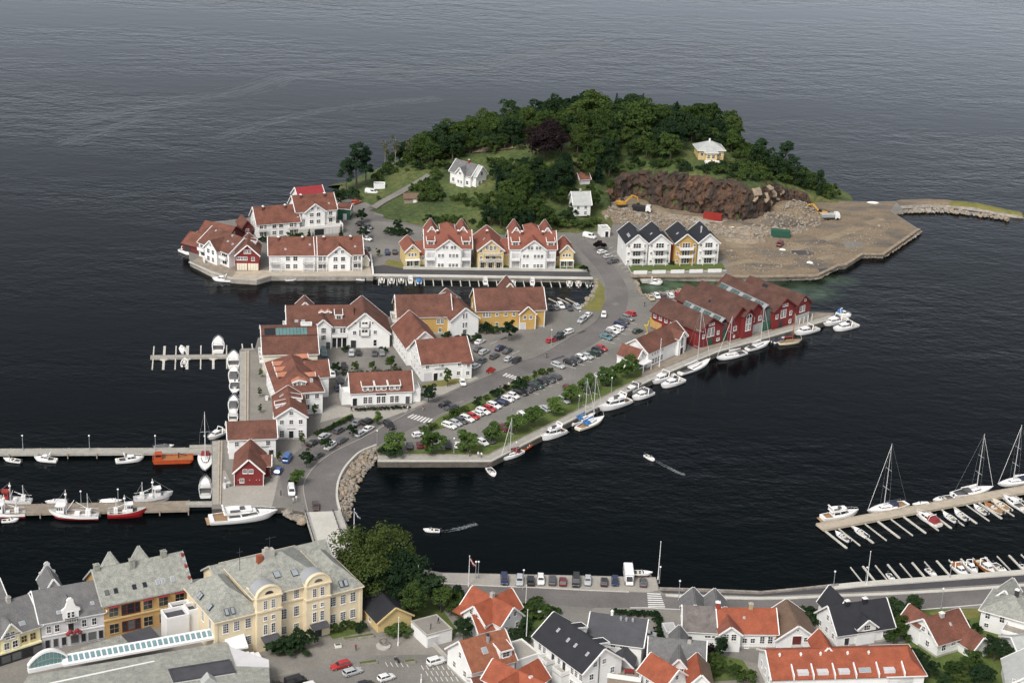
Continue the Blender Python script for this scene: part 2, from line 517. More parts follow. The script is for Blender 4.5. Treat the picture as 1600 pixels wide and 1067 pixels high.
def zebra(a0, a1, b0, b1, n, parent=road):
 """n stripes; each runs from the line a0-a1 to the line b0-b1"""
 for i in range(n):
  t0, t1 = (i + 0.0) / n, (i + 0.52) / n
  lp = lambda p, q, t: (p[0] + (q[0] - p[0]) * t, p[1] + (q[1] - p[1]) * t)
  sheet('zebra_stripe', [lp(a0, a1, t0), lp(a0, a1, t1), lp(b0, b1, t1), lp(b0, b1, t0)],0.03,'road_paint', parent)
zebra((645,647),(679,655),(636,652),(670,663),7)
zebra((791,583),(821,592),(785,587),(811,595),6)
for (x, y, w_, h_, m) in ((512,742,10,5,0),(600,678,16,4,1),(700,633,22,5,0),(860,562,20,4,1),(955,475,8,6,0),(835,520,14,4,0),(780,530,10,3,1),(690,612,12,4,1),(520,610,8,6,0),(900,520,12,4,1),(640,560,10,6,0)):
 sheet('asphalt_patch', [(x, y),(x + w_, y - w_ * .35),(x + w_ + h_, y - w_ * .35 + h_ * .5),(x + h_, y + h_ * .5)],0.022,'asphalt_dark' if m else 'asphalt_old', road)
for (x, y) in [(826,613),(836,606),(846,601),(858,596),(868,590),(884,573),(898,568),(909,563),(921,557),(933,550),(945,534),(953,527),(962,520),(971,513),(979,504)]:
 line_on('bay_line', [(x - 4, y - 3),(x + 16, y + 3)],0.14,0.02,'road_paint', road)
for (x, y) in [(742,543),(765,538),(772,560),(800,553),(858,538),(872,531),(905,505)]:
 line_on('bay_line', [(x, y),(x + 12, y - 5)],0.12,0.02,'road_paint', road)

# ------------------------------------------------------------------ far island: roads, lawns, quays
froad = ribbon('island_road', smooth_line([(546,372),(556,350),(566,334),(577,322),(600,303),(640,285)],3), smooth_line([(586,380),(583,362),(580,348),(586,332),(600,316),(640,293)],3),0.012,'asphalt')
ribbon('back_lane', [(580,345),(610,347),(660,356),(740,362),(850,360),(900,365)],[(585,336),(612,340),(660,349),(740,355),(850,353),(903,352)],0.014,'asphalt')
sheet('yard', [(586,345),(628,352),(632,380),(630,405),(596,405),(584,380)],0.018,'asphalt_old')
sheet('promenade', [(583,429),(926,434),(918,424),(632,420),(600,414),(584,416)],0.02,'asphalt_dark')
sheet('lawn', [(632,420),(915,424),(908,412),(870,414),(640,414)],0.03,'grass')
sheet('lawn', [(600,413),(628,419),(632,410),(606,406)],0.03,'grass_dry')
o = line_on('marina_quay', [(583,430.5),(926,435.5)],1.6,0,'concrete_pale', None, 0.35)
o = line_on('promenade_wall', [(630,420.5),(918,424.5)],0.5,0,'concrete_pale', None, 0.8)
o = line_on('promenade_wall', [(579,402),(583,430)],0.5,0,'trim_white', None, 1.2)
sheet('house_quay', [(362,435),(401,437.5),(424,431),(582,431),(578,418),(424,422),(400,423),(362,424),(330,418),(300,408)],0.02,'planks_tan')
sheet('house_deck', [(300,408),(330,424),(362,434),(370,424),(357,417),(312,401)],0.03,'planks_brown')
line_on('quay_edge', [(296,410),(330,425.5),(362,435.5),(401,438),(424,431.5),(582,431.5)],0.7,0,'concrete', None, 0.35)
sheet('lawn', [(980,416),(987,427),(1135,424),(1128,411)],0.03,'grass')
wall = line_on('terrace_wall', [(975,405),(986,427.5),(1135,424)],0.45,0,'concrete', None, 0.5)
for k in range(5):
 x0 = 990 + k * 29
 line_on('wall_panel', [(x0,428.2 - (x0 - 990) * 0.022),(x0 + 21,428.2 - (x0 - 969) * 0.022)],0.3,0,'trim_white', wall, 1.15)
line_on('quay_edge', [(985,432.5),(1200,433),(1277,431.5),(1310,415.5),(1322,414),(1347,398),(1380,398),(1436,359)],1.2,0,'rock_tan', None, 0.5)
for k in range(7):
 t = k / 6
 line_on('bay_line', [(946 + 30 * t, 391 + 34 * t),(958 + 28 * t, 386 + 36 * t)],0.13,0.03,'road_paint', froad)

# ------------------------------------------------------------------ mainland streets and gardens
SH = smooth_line([(690,911),(760,915),(840,918),(917,922),(1010,926),(1040,930),(1190,935),(1300,931),(1420,926),(1600,914),(1800,896)],3)
SL = smooth_line([(690,936),(760,936),(803,938),(870,945),(927,949),(1010,949),(1048,951),(1232,956),(1340,957),(1450,951),(1600,938),(1800,920)],3)
sroad = ribbon('shore_road', SH, SL, 0.014,'asphalt')
line_on('edge_line', SL[14:],0.3,0.02,'road_paint', sroad)
line_on('kerb', SH[15:],1.1,0,'concrete_pale', sroad, 0.16)
line_on('kerb', SH[:12],0.3,0,'concrete_pale', sroad, 0.12)
sheet('quay_car_park', [(692,895),(1024,902),(1029,922),(1012,925),(917,921),(840,917),(760,914),(692,910)],0.02,'paving_pale')
sheet('promenade', [(1031,922),(1190,928),(1310,916),(1600,896),(1800,880),(1800,892),(1600,909),(1420,921),(1300,926),(1190,931),(1036,926)],0.02,'asphalt_dark')
line_on('shore_edging', [(1030,920.5),(1110,923),(1190,926.5),(1250,921),(1310,914.5)],0.7,0,'rock', None, 0.45)
line_on('marina_walkway', [(1300,918),(1345,913.5),(1420,908),(1500,902),(1600,894.5),(1750,883)],2.2,0,'concrete_pale', None, 0.3)
zebra((1011,926),(1013,950),(1032,927),(1040,950),7, sroad)
sheet('side_street', [(862,944),(930,949),(918,957),(912,1000),(915,1035),(940,1060),(905,1060),(880,990),(860,965)],0.012,'asphalt_old')
sheet('lawn', [(800,940),(850,942),(866,954),(855,968),(835,985),(818,1000),(805,990),(808,960)],0.03,'grass')
sheet('lawn', [(590,900),(655,920),(690,950),(715,985),(705,1000),(690,975),(650,968),(640,978),(600,950)],0.03,'grass')
sheet('town_square', [(330,1040),(570,975),(640,985),(735,1067),(760,1100),(300,1140)],0.012,'paving')
sheet('car_park', [(380,1067),(505,1042),(530,1024),(680,1022),(740,1070),(760,1120),(380,1120)],0.02,'asphalt_old')
sheet('lawn', [(508,985),(560,972),(572,980),(565,988),(520,998)],0.04,'grass')
sheet('lawn', [(1088,1010),(1135,1002),(1160,1030),(1180,1060),(1100,1065),(1085,1040)],0.03,'grass')
sheet('garden', [(1380,955),(1445,952),(1530,950),(1545,985),(1600,1000),(1700,1100),(1440,1100),(1442,1060),(1400,1030),(1300,1012),(1385,1000)],0.03,'grass')
sheet('lane', [(1100,1012),(1300,1014),(1400,990),(1422,1000),(1330,1030),(1180,1035),(1110,1020)],0.034,'asphalt_old')
sheet('verge', [(1450,957),(1530,950),(1532,963),(1480,972)],0.04,'grass_dry')
lot = [o for o in bpy.data.objects if o.name == 'car_park'][0]
for k in range(5):
 line_on('bay_line', [(602 + k * 8,1034 + k * 0.2),(606 + k * 8,1041 + k * 0.2)],0.13,0.03,'road_paint', lot)
for k in range(6):
 for j in range(3):
  line_on('bay_line', [(658 + k * 8 + j * 7,1039 + j * 9),(662 + k * 8 + j * 7,1046 + j * 9)],0.13,0.03,'road_paint', lot)

# ------------------------------------------------------------------ bridge between the island and the town
bridge = ob('road_bridge', None, None, G(505,830,0))
tag(bridge, 'pale concrete road bridge from the town to the near island', 'bridge')
o0 = Vector(bridge.location)
def bpart(name, pts_px, z0, z1, m):
 """slab between near-island end (first two) and mainland end (last two)"""
 P = [G(x, y, z) - o0 for (x, y, z) in pts_px]
 mb = MB().hexa([p + Vector((0,0, z0)) for p in P] + [p + Vector((0,0, z1)) for p in P])
 return part(name, mb, m, bridge)
bpart('deck', [(476,800, ZG),(534,798, ZG),(572,905, ZG),(508,905, ZG)],-1.0,0.06,'concrete')
bpart('carriageway', [(483,800.5, ZG),(520,799, ZG),(556,905, ZG),(514,905, ZG)],0.06,0.10,'concrete_pale')
bpart('sidewalk', [(521,799, ZG),(532,798.5, ZG),(570,905, ZG),(557,905, ZG)],0.06,0.24,'concrete')
bpart('pier', [(481,832,-2.5),(540,832,-2.5),(545,842,-2.5),(486,842,-2.5)],0,3.2,'stone_quay')
for (xa, xb) in ((476.5,509),(533,571),(520,556.5)):
 a, b = G(xa, 800, ZG) - o0, G(xb, 905, ZG) - o0
 n = 16
 for i in range(n + 1):
  p = a.lerp(b, i / n)
  mbp = MB().box(-0.05,0.05,-0.05,0.05,0.05,1.05)
  part('railing_post', mbp, 'dark_metal', bridge, loc=p)
 mb = MB()
 for hh in (0.55,1.05):
  mb.beam(a + Vector((0,0, hh)), b + Vector((0,0, hh)),0.08,0.08)
 part('railing', mb, 'dark_metal', bridge)
# ------------------------------------------------------------------ building kit
WIN = {}
def win_mesh(w, h, cols, rows, fm):
 key = (round(w, 2), round(h, 2), cols, rows, fm)
 if key in WIN:
  return WIN[key]
 t, b = 0.11,0.06
 mb = MB()
 for (x0, x1, z0, z1) in ((-w / 2 - t, -w / 2,-h / 2 - t, h / 2 + t),(w / 2, w / 2 + t, -h / 2 - t, h / 2 + t),(-w / 2, w / 2,-h / 2 - t, -h / 2),(-w / 2, w / 2, h / 2, h / 2 + t)):
  mb.box(x0, x1,-0.10,0.02, z0, z1)
 for i in range(1, cols):
  x = -w / 2 + w * i / cols
  mb.box(x - b / 2, x + b / 2,-0.07,0.02,-h / 2, h / 2)
 for i in range(1, rows):
  z = -h / 2 + h * i / rows
  mb.box(-w / 2, w / 2,-0.066,0.02, z - b / 2, z + b / 2)
 mb.box(-w / 2 - t - 0.05, w / 2 + t + 0.05,-0.17,0.015,-h / 2 - t - 0.07,-h / 2 - t)
 fr = mb.mesh('window', [fm])
 pane = MB().box(-w / 2, w / 2,-0.035,0.01,-h / 2, h / 2).mesh('pane', ['glass'])
 WIN[key] = (fr, pane)
 return WIN[key]

BOXM = {}
def box_mesh(name, w, d, h, m):
 key = (name, round(w, 2), round(d, 2), round(h, 2), m)
 if key not in BOXM:
  BOXM[key] = MB().box(-w / 2, w / 2,-d / 2, d / 2,0, h).mesh(name, [m])
 return BOXM[key]

class Vol:
 pass

class B:
 """a building; local x runs along its front (left to right), y goes back from the front, z up"""
 def __init__(s, name, label, fl, fr, z=ZG, cat='house', group=None, rot=None):
  a = G(*fl, z)
  if rot is None:
   b = G(*fr, z)
   s.w = (b - a).length
   ang = math.atan2(b.y - a.y, b.x - a.x)
  else:
   s.w, ang = fr, R(rot)
  s.root = ob(name, None, None, a, ang)
  tag(s.root, label, cat, group)
 def wall(s, V, m):
  mb = MB()
  x0, y0, w, d = V.x, V.y, V.w, V.d
  prof = V.prof
  pts = [(prof[0][0], V.z0)] + [(a, z - 0.05) for a, z in prof] + [(prof[-1][0], V.z0)]
  if V.ax == 'x':
   A = [(x0, y0 + a, z) for a, z in pts]
   C = [(x0 + w, y0 + a, z) for a, z in pts]
  else:
   A = [(x0 + a, y0, z) for a, z in pts]
   C = [(x0 + a, y0 + d, z) for a, z in pts]
  mb.poly(A); mb.poly(C[::-1])
  n = len(pts)
  mb.poly([A[0], C[0], C[1], A[1]])
  mb.poly([A[n - 2], C[n - 2], C[n - 1], A[n - 1]])
  V.wall = part('wall', mb, m, s.root)
 def vol(s, x, y, w, d, e, r, ax, wall, roof, ov=0.45, z0=0.0, prof=None, trim='trim_white', gut=True, ends=(1,1), plinth=None):
  V = Vol()
  V.x, V.y, V.w, V.d, V.e, V.r, V.ax, V.z0, V.B = x, y, w, d, e, r, ax, z0, s
  across = d if ax == 'x' else w
  V.prof = prof or [(0, e),(across / 2, r),(across, e)]
  V.len = w if ax == 'x' else d
  s.wall(V, wall)
  P = V.prof
  def pt(a, z, l):
   return Vector((x + l, y + a, z)) if ax == 'x' else Vector((x + a, y + l, z))
  mb = MB()
  th = 0.22
  lo, hi = -ov * ends[0], V.len + ov * ends[1]
  segs = []
  for i in range(len(P) - 1):
   (a0, z0_),(a1, z1_) = P[i], P[i + 1]
   L = math.hypot(a1 - a0, z1_ - z0_)
   ua, uz = (a1 - a0) / L, (z1_ - z0_) / L
   if i == 0:
    a0, z0_ = a0 - ua * ov, z0_ - uz * ov
   if i == len(P) - 2:
    a1, z1_ = a1 + ua * ov, z1_ + uz * ov
   segs.append((a0, z0_, a1, z1_, ua, uz))
   na, nz = -uz * th, ua * th
   if abs(ua) < 0.05:
    continue
   mb.hexa([pt(a0, z0_, lo), pt(a1, z1_, lo), pt(a1, z1_, hi), pt(a0, z0_, hi),
                     pt(a0 + na, z0_ + nz, lo), pt(a1 + na, z1_ + nz, lo), pt(a1 + na, z1_ + nz, hi), pt(a0 + na, z0_ + nz, hi)])
  V.roof = part('roof', mb, roof, s.root)
  V.segs = segs
  if trim:
   for k, l in enumerate((lo, hi)):
    if not ends[k]:
     continue
    for (a0, z0_, a1, z1_, ua, uz) in segs:
     off = -0.07 if k == 0 else 0.07
     mbt = MB()
     up = Vector((0,-uz, ua)) if ax == 'x' else Vector((-uz, 0, ua))
     c = 0.10
     mbt.beam(pt(a0, z0_, l + off) + up * c, pt(a1, z1_, l + off) + up * c, 0.22,0.36, up=up)
     part('barge_board', mbt, trim, s.root)
   if gut:
    mbg = MB()
    for (a, z) in ((segs[0][0], segs[0][1]),(segs[-1][2], segs[-1][3])):
     mbg = MB().beam(pt(a, z + 0.03, lo), pt(a, z + 0.03, hi),0.18,0.24)
     part('gutter', mbg, trim, s.root)
  if plinth:
   part('plinth', MB().box(x - 0.06, x + w + 0.06, y - 0.06, y + d + 0.06, z0 - 0.3, z0 + 0.5), plinth, s.root)
  return V
 def flat(s, x, y, w, d, h, wall, roof, z0=0.0, par=0.35, parm=None):
  """flat-roofed block with a parapet"""
  V = Vol()
  V.x, V.y, V.w, V.d, V.e, V.r, V.ax, V.z0, V.B = x, y, w, d, h, h, 'x', z0, s
  part('wall', MB().box(x, x + w, y, y + d, z0, h), wall, s.root)
  part('roof', MB().box(x + 0.2, x + w - 0.2, y + 0.2, y + d - 0.2, h, h + 0.04), roof, s.root)
  mb = MB()
  t = 0.28
  for (a, b, c, e) in ((x - .05, x + w + .05, y - .05, y + t),(x - .05, x + w + .05, y + d - t, y + d + .05),(x - .05, x + t, y + t, y + d - t),(x + w - t, x + w + .05, y + t, y + d - t)):
   mb.box(a, b, c, e, h - 0.1, h + par)
  part('parapet', mb, parm or wall, s.root)
  return V
 def hip(s, x, y, w, d, e, r, wall, roof, hip=None, ov=0.5, z0=0.0, mans=None, trim='trim_white'):
  V = Vol()
  V.x, V.y, V.w, V.d, V.e, V.r, V.ax, V.z0, V.B = x, y, w, d, e, r, 'x', z0, s
  part('wall', MB().box(x, x + w, y, y + d, z0, e), wall, s.root)
  rect = lambda i, z: [(x + i, y + i, z),(x + w - i, y + i, z),(x + w - i, y + d - i, z),(x + i, y + d - i, z)]
  rings = [rect(-ov, e - 0.12), rect(-ov, e + 0.06)]
  if mans:
   rings.append(rect(mans[0], e + mans[1]))
  h = hip if hip is not None else min(w, d) / 2
  if w >= d:
   rings.append([(x + h, y + d / 2 - .01, r),(x + w - h, y + d / 2 - .01, r),(x + w - h, y + d / 2 + .01, r),(x + h, y + d / 2 + .01, r)])
  else:
   rings.append([(x + w / 2 - .01, y + h, r),(x + w / 2 + .01, y + h, r),(x + w / 2 + .01, y + d - h, r),(x + w / 2 - .01, y + d - h, r)])
  V.roof = part('roof', MB().loft(rings), roof, s.root)
  if trim:
   mb = MB()
   i, z = -ov - 0.05, e - 0.05
   c = rect(i, z)
   for k in range(4):
    mb.beam(c[k], c[(k + 1) % 4],0.16,0.22)
   part('gutter', mb, trim, s.root)
  return V
 def win(s, V, face, u, z, w=1.0, h=1.3, cols=2, rows=2, fm='trim_white', name='window'):
  fr, pane = win_mesh(w, h, cols, rows, fm)
  if face == 'f':
   loc, rot = (V.x + u, V.y, z),0
  elif face == 'b':
   loc, rot = (V.x + u, V.y + V.d, z), math.pi
  elif face == 'l':
   loc, rot = (V.x, V.y + u, z),-math.pi / 2
  else:
   loc, rot = (V.x + V.w, V.y + u, z), math.pi / 2
  o = ob(name, fr, s.root, loc, rot)
  ob('pane', pane, o)
  return o
 def wins(s, V, face, us, z, *a, **k):
  for u in us:
   s.win(V, face, u, z, *a, **k)
 def even(s, V, face, n, z, *a, m=0.0, **k):
  L = V.w if face in 'fb' else V.d
  for i in range(n):
   s.win(V, face, m + (L - 2 * m) * (i + 0.5) / n, z, *a, **k)
 def door(s, V, face, u, w=1.1, h=2.2, m='dark_metal', z=0.0, name='door', frame='trim_white'):
  key = ('door', round(w, 2), round(h, 2), m, frame)
  if key not in BOXM:
   mb = MB()
   mb.box(-w / 2, w / 2,-0.05,0.01,0, h, 0)
   for q in ((-w / 2 - .12,-w / 2,0, h + .12),(w / 2, w / 2 + .12,0, h + .12),(-w / 2, w / 2, h, h + .12)):
    mb.box(q[0], q[1],-0.10,0.01, q[2], q[3],1)
   for i in range(1,4 if w > 1.6 else 2):
    mb.box(-w / 2 + .1, w / 2 - .1,-0.07,-0.05, h * i / (4 if w > 1.6 else 2) - .04, h * i / (4 if w > 1.6 else 2) + .04,0)
   BOXM[key] = mb.mesh(name, [m, frame])
  rot = {'f': 0,'b': math.pi, 'l': -math.pi / 2,'r': math.pi / 2}[face]
  loc = {'f': (V.x + u, V.y, z), 'b': (V.x + u, V.y + V.d, z), 'l': (V.x, V.y + u, z), 'r': (V.x + V.w, V.y + u, z)}[face]
  return ob(name, BOXM[key], s.root, loc, rot)
 def rp(s, V, l, t, side=0):
  """point on the roof: l metres along the ridge, t from eave (0) to ridge (1) on the near (0) or far (1) side"""
  P = V.prof
  (a0, z0),(a1, z1) = (P[0], P[1]) if side == 0 else (P[-1], P[-2])
  a, z = a0 + (a1 - a0) * t, z0 + (z1 - z0) * t
  return Vector((V.x + l, V.y + a, z)) if V.ax == 'x' else Vector((V.x + a, V.y + l, z))
 def slope(s, V, side=0):
  P = V.prof
  (a0, z0),(a1, z1) = (P[0], P[1]) if side == 0 else (P[-1], P[-2])
  return math.atan2(z1 - z0, a1 - a0) if side == 0 else math.atan2(z1 - z0, a0 - a1)
 def skylight(s, V, l, t, side=0, w=0.8, h=1.2, lit=True):
  p = s.rp(V, l, t, side)
  sl = s.slope(V, side)
  key = ('sky', w, h, lit)
  if key not in BOXM:
   mb = MB()
   mb.box(-w / 2, w / 2,-h / 2, h / 2,0.1,0.34,0)
   a = mb.mesh('skylight', ['alu' if lit else 'dark_metal'])
   b = MB().box(-w / 2 + .08, w / 2 - .08,-h / 2 + .08, h / 2 - .08,0.3,0.36).mesh('pane', ['glass_roof' if lit else 'glass'])
   BOXM[key] = (a, b)
  zr = {('x', 0): 0,('x', 1): math.pi, ('y', 0): -math.pi / 2,('y', 1): math.pi / 2}[(V.ax, side)]
  o = ob('skylight', BOXM[key][0], s.root, p, (sl, 0, zr))
  o.rotation_mode = 'XYZ'
  ob('pane', BOXM[key][1], o)
  return o
 def chimney(s, V, l, t=0.95, side=0, w=0.7, d=0.7, h=1.3, m='brick', cap='concrete'):
  p = s.rp(V, l, t, side)
  o = part('chimney', MB().box(-w / 2, w / 2,-d / 2, d / 2,-0.6, h), m, s.root, loc=p)
  mb = MB().box(-w / 2 - .08, w / 2 + .08,-d / 2 - .08, d / 2 + .08, h, h + .14)
  mb.box(-.16,.16,-.16,.16, h + .14, h + .42)
  part('cap', mb, cap, o)
  return o
 def dormer(s, V, l, w, t=0.15, h=1.5, side=0, kind='shed', wall='white_wood', roof=None, win=(1,1.0,1.0), rise=None):
  """dormer on an ax='x'/'y' roof; l along ridge, front edge at slope position t"""
  sl = s.slope(V, side)
  p = s.rp(V, l, t, side)
  depth = h / math.tan(sl) + 0.4
  zr = {('x', 0): 0,('x', 1): math.pi, ('y', 0): -math.pi / 2,('y', 1): math.pi / 2}[(V.ax, side)]
  dm = part('dormer', MB().box(-w / 2, w / 2,0, depth, -0.3, h), wall, s.root, loc=p, rot=zr)
  roof = roof or V.roof.data.materials[0].name
  mb, mt = MB(), MB()
  if kind == 'shed':
   rr = 0.8
   mb.hexa([(-w / 2 - .1,-.3, h),(w / 2 + .1,-.3, h),(w / 2 + .1, depth + 1.2, h + rr),(-w / 2 - .1, depth + 1.2, h + rr),(-w / 2 - .1,-.3, h + .18),(w / 2 + .1,-.3, h + .18),(w / 2 + .1, depth + 1.2, h + rr + .18),(-w / 2 - .1, depth + 1.2, h + rr + .18)])
   for sx in (-1,1):
    mt.beam((sx * (w / 2 + .15),-.36, h + .1),(sx * (w / 2 + .15), depth + .8, h + rr * .8 + .1),0.2,0.32)
   mt.beam((-w / 2 - .2,-.36, h + .06),(w / 2 + .2,-.36, h + .06),0.2,0.3)
  else:
   rr = rise if rise is not None else w * 0.36
   dl = (h + rr) / math.tan(sl) + 0.5
   mb2 = MB().poly([(-w / 2,0, h),(w / 2,0, h),(0,0, h + rr)])
   part('dormer_gable', mb2, wall, dm)
   for sx in (-1,1):
    e = Vector((sx * (w / 2 + .3),0, h - .3 * rr / (w / 2)))
    q = [(e.x, -.4, e.z),(0,-.4, h + rr),(0, dl, h + rr),(e.x, dl, e.z)]
    mb.hexa([(a, b, c) for a, b, c in q] + [(a, b, c + .2) for a, b, c in q])
    mt.beam((e.x, -.46, e.z + .06),(0,-.46, h + rr + .06),0.14,0.42)
  part('dormer_roof', mb, roof, dm)
  part('dormer_trim', mt, 'trim_white', dm)
  n, ww, wh = win
  for i in range(n):
   fr, pane = win_mesh(ww, wh, 2,2,'trim_white')
   o = ob('window', fr, dm, (-w / 2 + w * (i + .5) / n, -0.01, h * 0.52))
   part_p = ob('pane', pane, dm, (-w / 2 + w * (i + .5) / n, -0.01, h * 0.52))
  return dm
 def balcony(s, V, face, u, w, z, d=1.3, m='trim_white', solid=True):
  rot = {'f': 0,'b': math.pi, 'l': -math.pi / 2,'r': math.pi / 2}[face]
  loc = {'f': (V.x + u, V.y, z), 'b': (V.x + u, V.y + V.d, z), 'l': (V.x, V.y + u, z), 'r': (V.x + V.w, V.y + u, z)}[face]
  o = part('balcony', MB().box(-w / 2, w / 2,-d, 0,-.18,0), 'concrete', s.root, loc=loc, rot=rot)
  mb = MB()
  if solid:
   mb.box(-w / 2, w / 2,-d, -d + .08,0.05,1.0); mb.box(-w / 2,-w / 2 + .08,-d + .08,0,0.05,1.0); mb.box(w / 2 - .08, w / 2,-d + .08,0,0.05,1.0)
  else:
   n = max(3, int(w / .5))
   for i in range(n + 1):
    x = -w / 2 + .04 + (w - .08) * i / n
    mb.box(x - .04, x + .04,-d, -d + .08,0,1.0)
   mb.box(-w / 2, w / 2,-d - .02,-d + .1,1.0,1.08)
   mb.box(-w / 2,-w / 2 + .06,-d + .1,0,.9,1.0); mb.box(w / 2 - .06, w / 2,-d + .1,0,.9,1.0)
  part('railing', mb, m, o)
  return o
 def post(s, x, y, z0, z1, w=0.2, m='trim_white', name='post'):
  return ob(name, box_mesh(name, w, w, z1 - z0, m), s.root, (x, y, z0))
 def sign(s, V, face, u, z, text, size, m='dark_metal', back=None):
  """lettering on a wall"""
  cu = bpy.data.curves.new('lettering', 'FONT')
  cu.body, cu.size, cu.align_x, cu.extrude = text, size, 'CENTER', 0.02
  cu.materials.append(MATS[m])
  o = ob('lettering', cu, s.root)
  rot = {'f': 0,'l': -math.pi / 2,'r': math.pi / 2}[face]
  loc = {'f': (V.x + u, V.y - .06, z), 'l': (V.x - .06, V.y + u, z), 'r': (V.x + V.w + .06, V.y + u, z)}[face]
  o.location, o.rotation_euler = loc, (math.pi / 2,0, rot)
  return o
 def signboard(s, V, u, z, w, h, m='dark_metal', face='f'):
  loc = {'f': (V.x + u, V.y - .06, z), 'r': (V.x + V.w + .06, V.y + u, z), 'l': (V.x - .06, V.y + u, z)}[face]
  return ob('sign_board', box_mesh('sign_board', w, 0.1, h, m), s.root, loc, {'f': 0,'r': math.pi / 2,'l': -math.pi / 2}[face])
 def boards(s, V, face, u0, u1, z0, z1, m, n, gap=0.03, name='cladding_board', proud=0.03):
  """n vertical or horizontal boards that can be told apart"""
  for i in range(n):
   a = u0 + (u1 - u0) * i / n + gap / 2
   b = u0 + (u1 - u0) * (i + 1) / n - gap / 2
   mb = MB().box(a, b, -proud, 0, z0, z1)
   part(name, mb, m, s.root, loc=(V.x, V.y, 0))
# ------------------------------------------------------------------ buildings on the near island
W_, T_ = 'white_wood', 'tile_brown'
b = B('boathouse', 'dark red gabled boathouse at the foot of the wharf beside the big yacht', (366,758),(412,758))
w = b.w
v = b.vol(0,0, w, 11.5,3.7,7.3,'y', 'red_wood', 'tile_red')
v2 = b.vol(w - 1.2,5.2,2.6,4.2,3.2,5.0,'x', 'red_wood', 'tile_red')
b.wins(v, 'f', (2.75,4.25),3.95,0.95,0.95)
b.win(v, 'f', 1.95,1.35,0.95,0.95)
for x in (1.0,3.9,5.6,6.4):
 b.post(x, -0.06,1.5,1.62,0.12,'trim_white', 'wall_light')
b.door(v2,'r', 2.1,1.4,2.2,'dark_metal')
b.win(v, 'r', 2.5,1.6,1.0,1.1); b.win(v, 'l', 3,1.8); b.win(v, 'l', 8,1.8)
for p in (0.05, w - 0.05):
 b.post(p, -0.5,0,3.4,0.16,'trim_white', 'corner_board')
b = B('wharf_shed', 'white two-storey wharf building with brown roof right behind the red boathouse', (358,717),(431,714))
w = b.w
v = b.vol(0,0, w, 9,5.7,8.6,'x', W_, T_)
b.even(v, 'f', 3,4.2,1.0,1.2); b.win(v, 'r', 3,4.2); b.wins(v, 'r', (2.4,5.4),1.5,1.2,1.5)
b.wins(v, 'l', (2.5,6),4.2); b.wins(v, 'l', (2.5,6),1.6)
b.door(v, 'f', w - 1.2,1.2,2.2,'dark_metal'); b.signboard(v, w - 3,3.0,2.4,0.3,'grey_metal')
b = B('gabled_house', 'tall white gabled house with three rows of windows beside the lay-by', (431,687),(479,685.5))
w = b.w
v = b.vol(0,0, w, 14,6.6,9.4,'y', W_, 'tile_red', plinth='concrete')
b.win(v, 'f', w / 2,7.7,0.9,1.0)
b.wins(v, 'f', (1.6, w / 2, w - 1.6),5.1,0.95,1.15)
b.wins(v, 'f', (1.6,),1.7,1.1,1.9,2,3); b.door(v, 'f', w / 2,1.2,2.5,'glass'); b.win(v, 'f', w - 1.6,1.7,1.1,1.9,2,3)
b.signboard(v, w / 2,3.0,2.2,0.25,'grey_metal')
for q in (2.5,6,9.5,12.5):
 b.win(v, 'l', q, 5.0); b.win(v, 'l', q, 1.7); b.win(v, 'r', q, 5.0); b.win(v, 'r', q, 1.7)
b.dormer(v, 8.5,2.6,0.25,1.3,1,'shed', win=(2,0.9,0.8)); b.skylight(v, 4,0.6,0); b.skylight(v, 10.5,0.55,0)
b.dormer(v, 5.5,2.2,0.08,1.3,0,'shed', win=(1,1.2,0.8))
b = B('dormered_house', 'white house with many copper-red dormers on a steep hipped roof by the wharf', (433,650),(504,645.5))
w = b.w
v = b.hip(0,0, w, 22,6.7,11.2, W_, 'tile_red', hip=5.0)
v.prof, v.ax = [(0,6.7),(w / 2,11.2),(w, 6.7)], 'y'
v3 = b.vol(w - 3,11,6.5,8,6.4,9.6,'x', W_, 'tile_red', ends=(0,1))
for q in (8.0,12.0,16.0):
 b.dormer(v, q, 2.1,0.22,1.25,0,'gable', wall='tile_brown', roof='tile_pink', win=(1,1.0,0.9), rise=0.55)
for q in (6.5,20):
 b.dormer(v, q, 2.1,0.25,1.25,1,'gable', wall='tile_brown', roof='tile_pink', win=(1,1.0,0.9), rise=0.55)
vv = Vol(); vv.__dict__.update(v.__dict__); vv.prof, vv.ax = [(0,6.7),(5.0,11.2),(22,6.7)], 'x'
b.dormer(vv, w * 0.5,3.6,0.28,1.3,0,'gable', roof='tile_pink', win=(3,0.75,0.85), rise=0.6)
b.wins(v, 'f', (w - 1.6, w - 4.2),5.3,1.0,1.2); b.wins(v, 'f', (w - 1.6, w - 4.2),2.2,1.0,1.3)
for q in (2,5,8):
 b.win(v, 'r', q, 5.0); b.win(v, 'r', q, 1.8)
for q in (2,5,8,11,14,17,20):
 b.win(v, 'l', q, 5.0); b.win(v, 'l', q, 1.8)
b.skylight(vv, w * 0.78,0.5,0)
b = B('glazed_hall', 'cream hall with a teal glass band along its brown roof', (412,587),(496,585))
w = b.w
P = [(0,6.6),(6.2,9.5),(6.25,9.8),(9.2,10.9),(9.25,11.3),(13.5,10.2),(16,8.4)]
v = b.vol(0,0, w, 16,6.6,11,'x', 'cream_wood', T_, prof=P, gut=True)
n = 9
for i in range(n):
 x0, x1 = 3.9 + (w - 6.4) * i / n, 3.9 + (w - 6.4) * (i + 1) / n
 mb = MB().hexa([(x0 + .06,6.3,10.05),(x1 - .06,6.3,10.05),(x1 - .06,9.1,11.15),(x0 + .06,9.1,11.15),(x0 + .06,6.3,10.12),(x1 - .06,6.3,10.12),(x1 - .06,9.1,11.22),(x0 + .06,9.1,11.22)])
 part('roof_pane', mb, 'glass_teal', b.root)
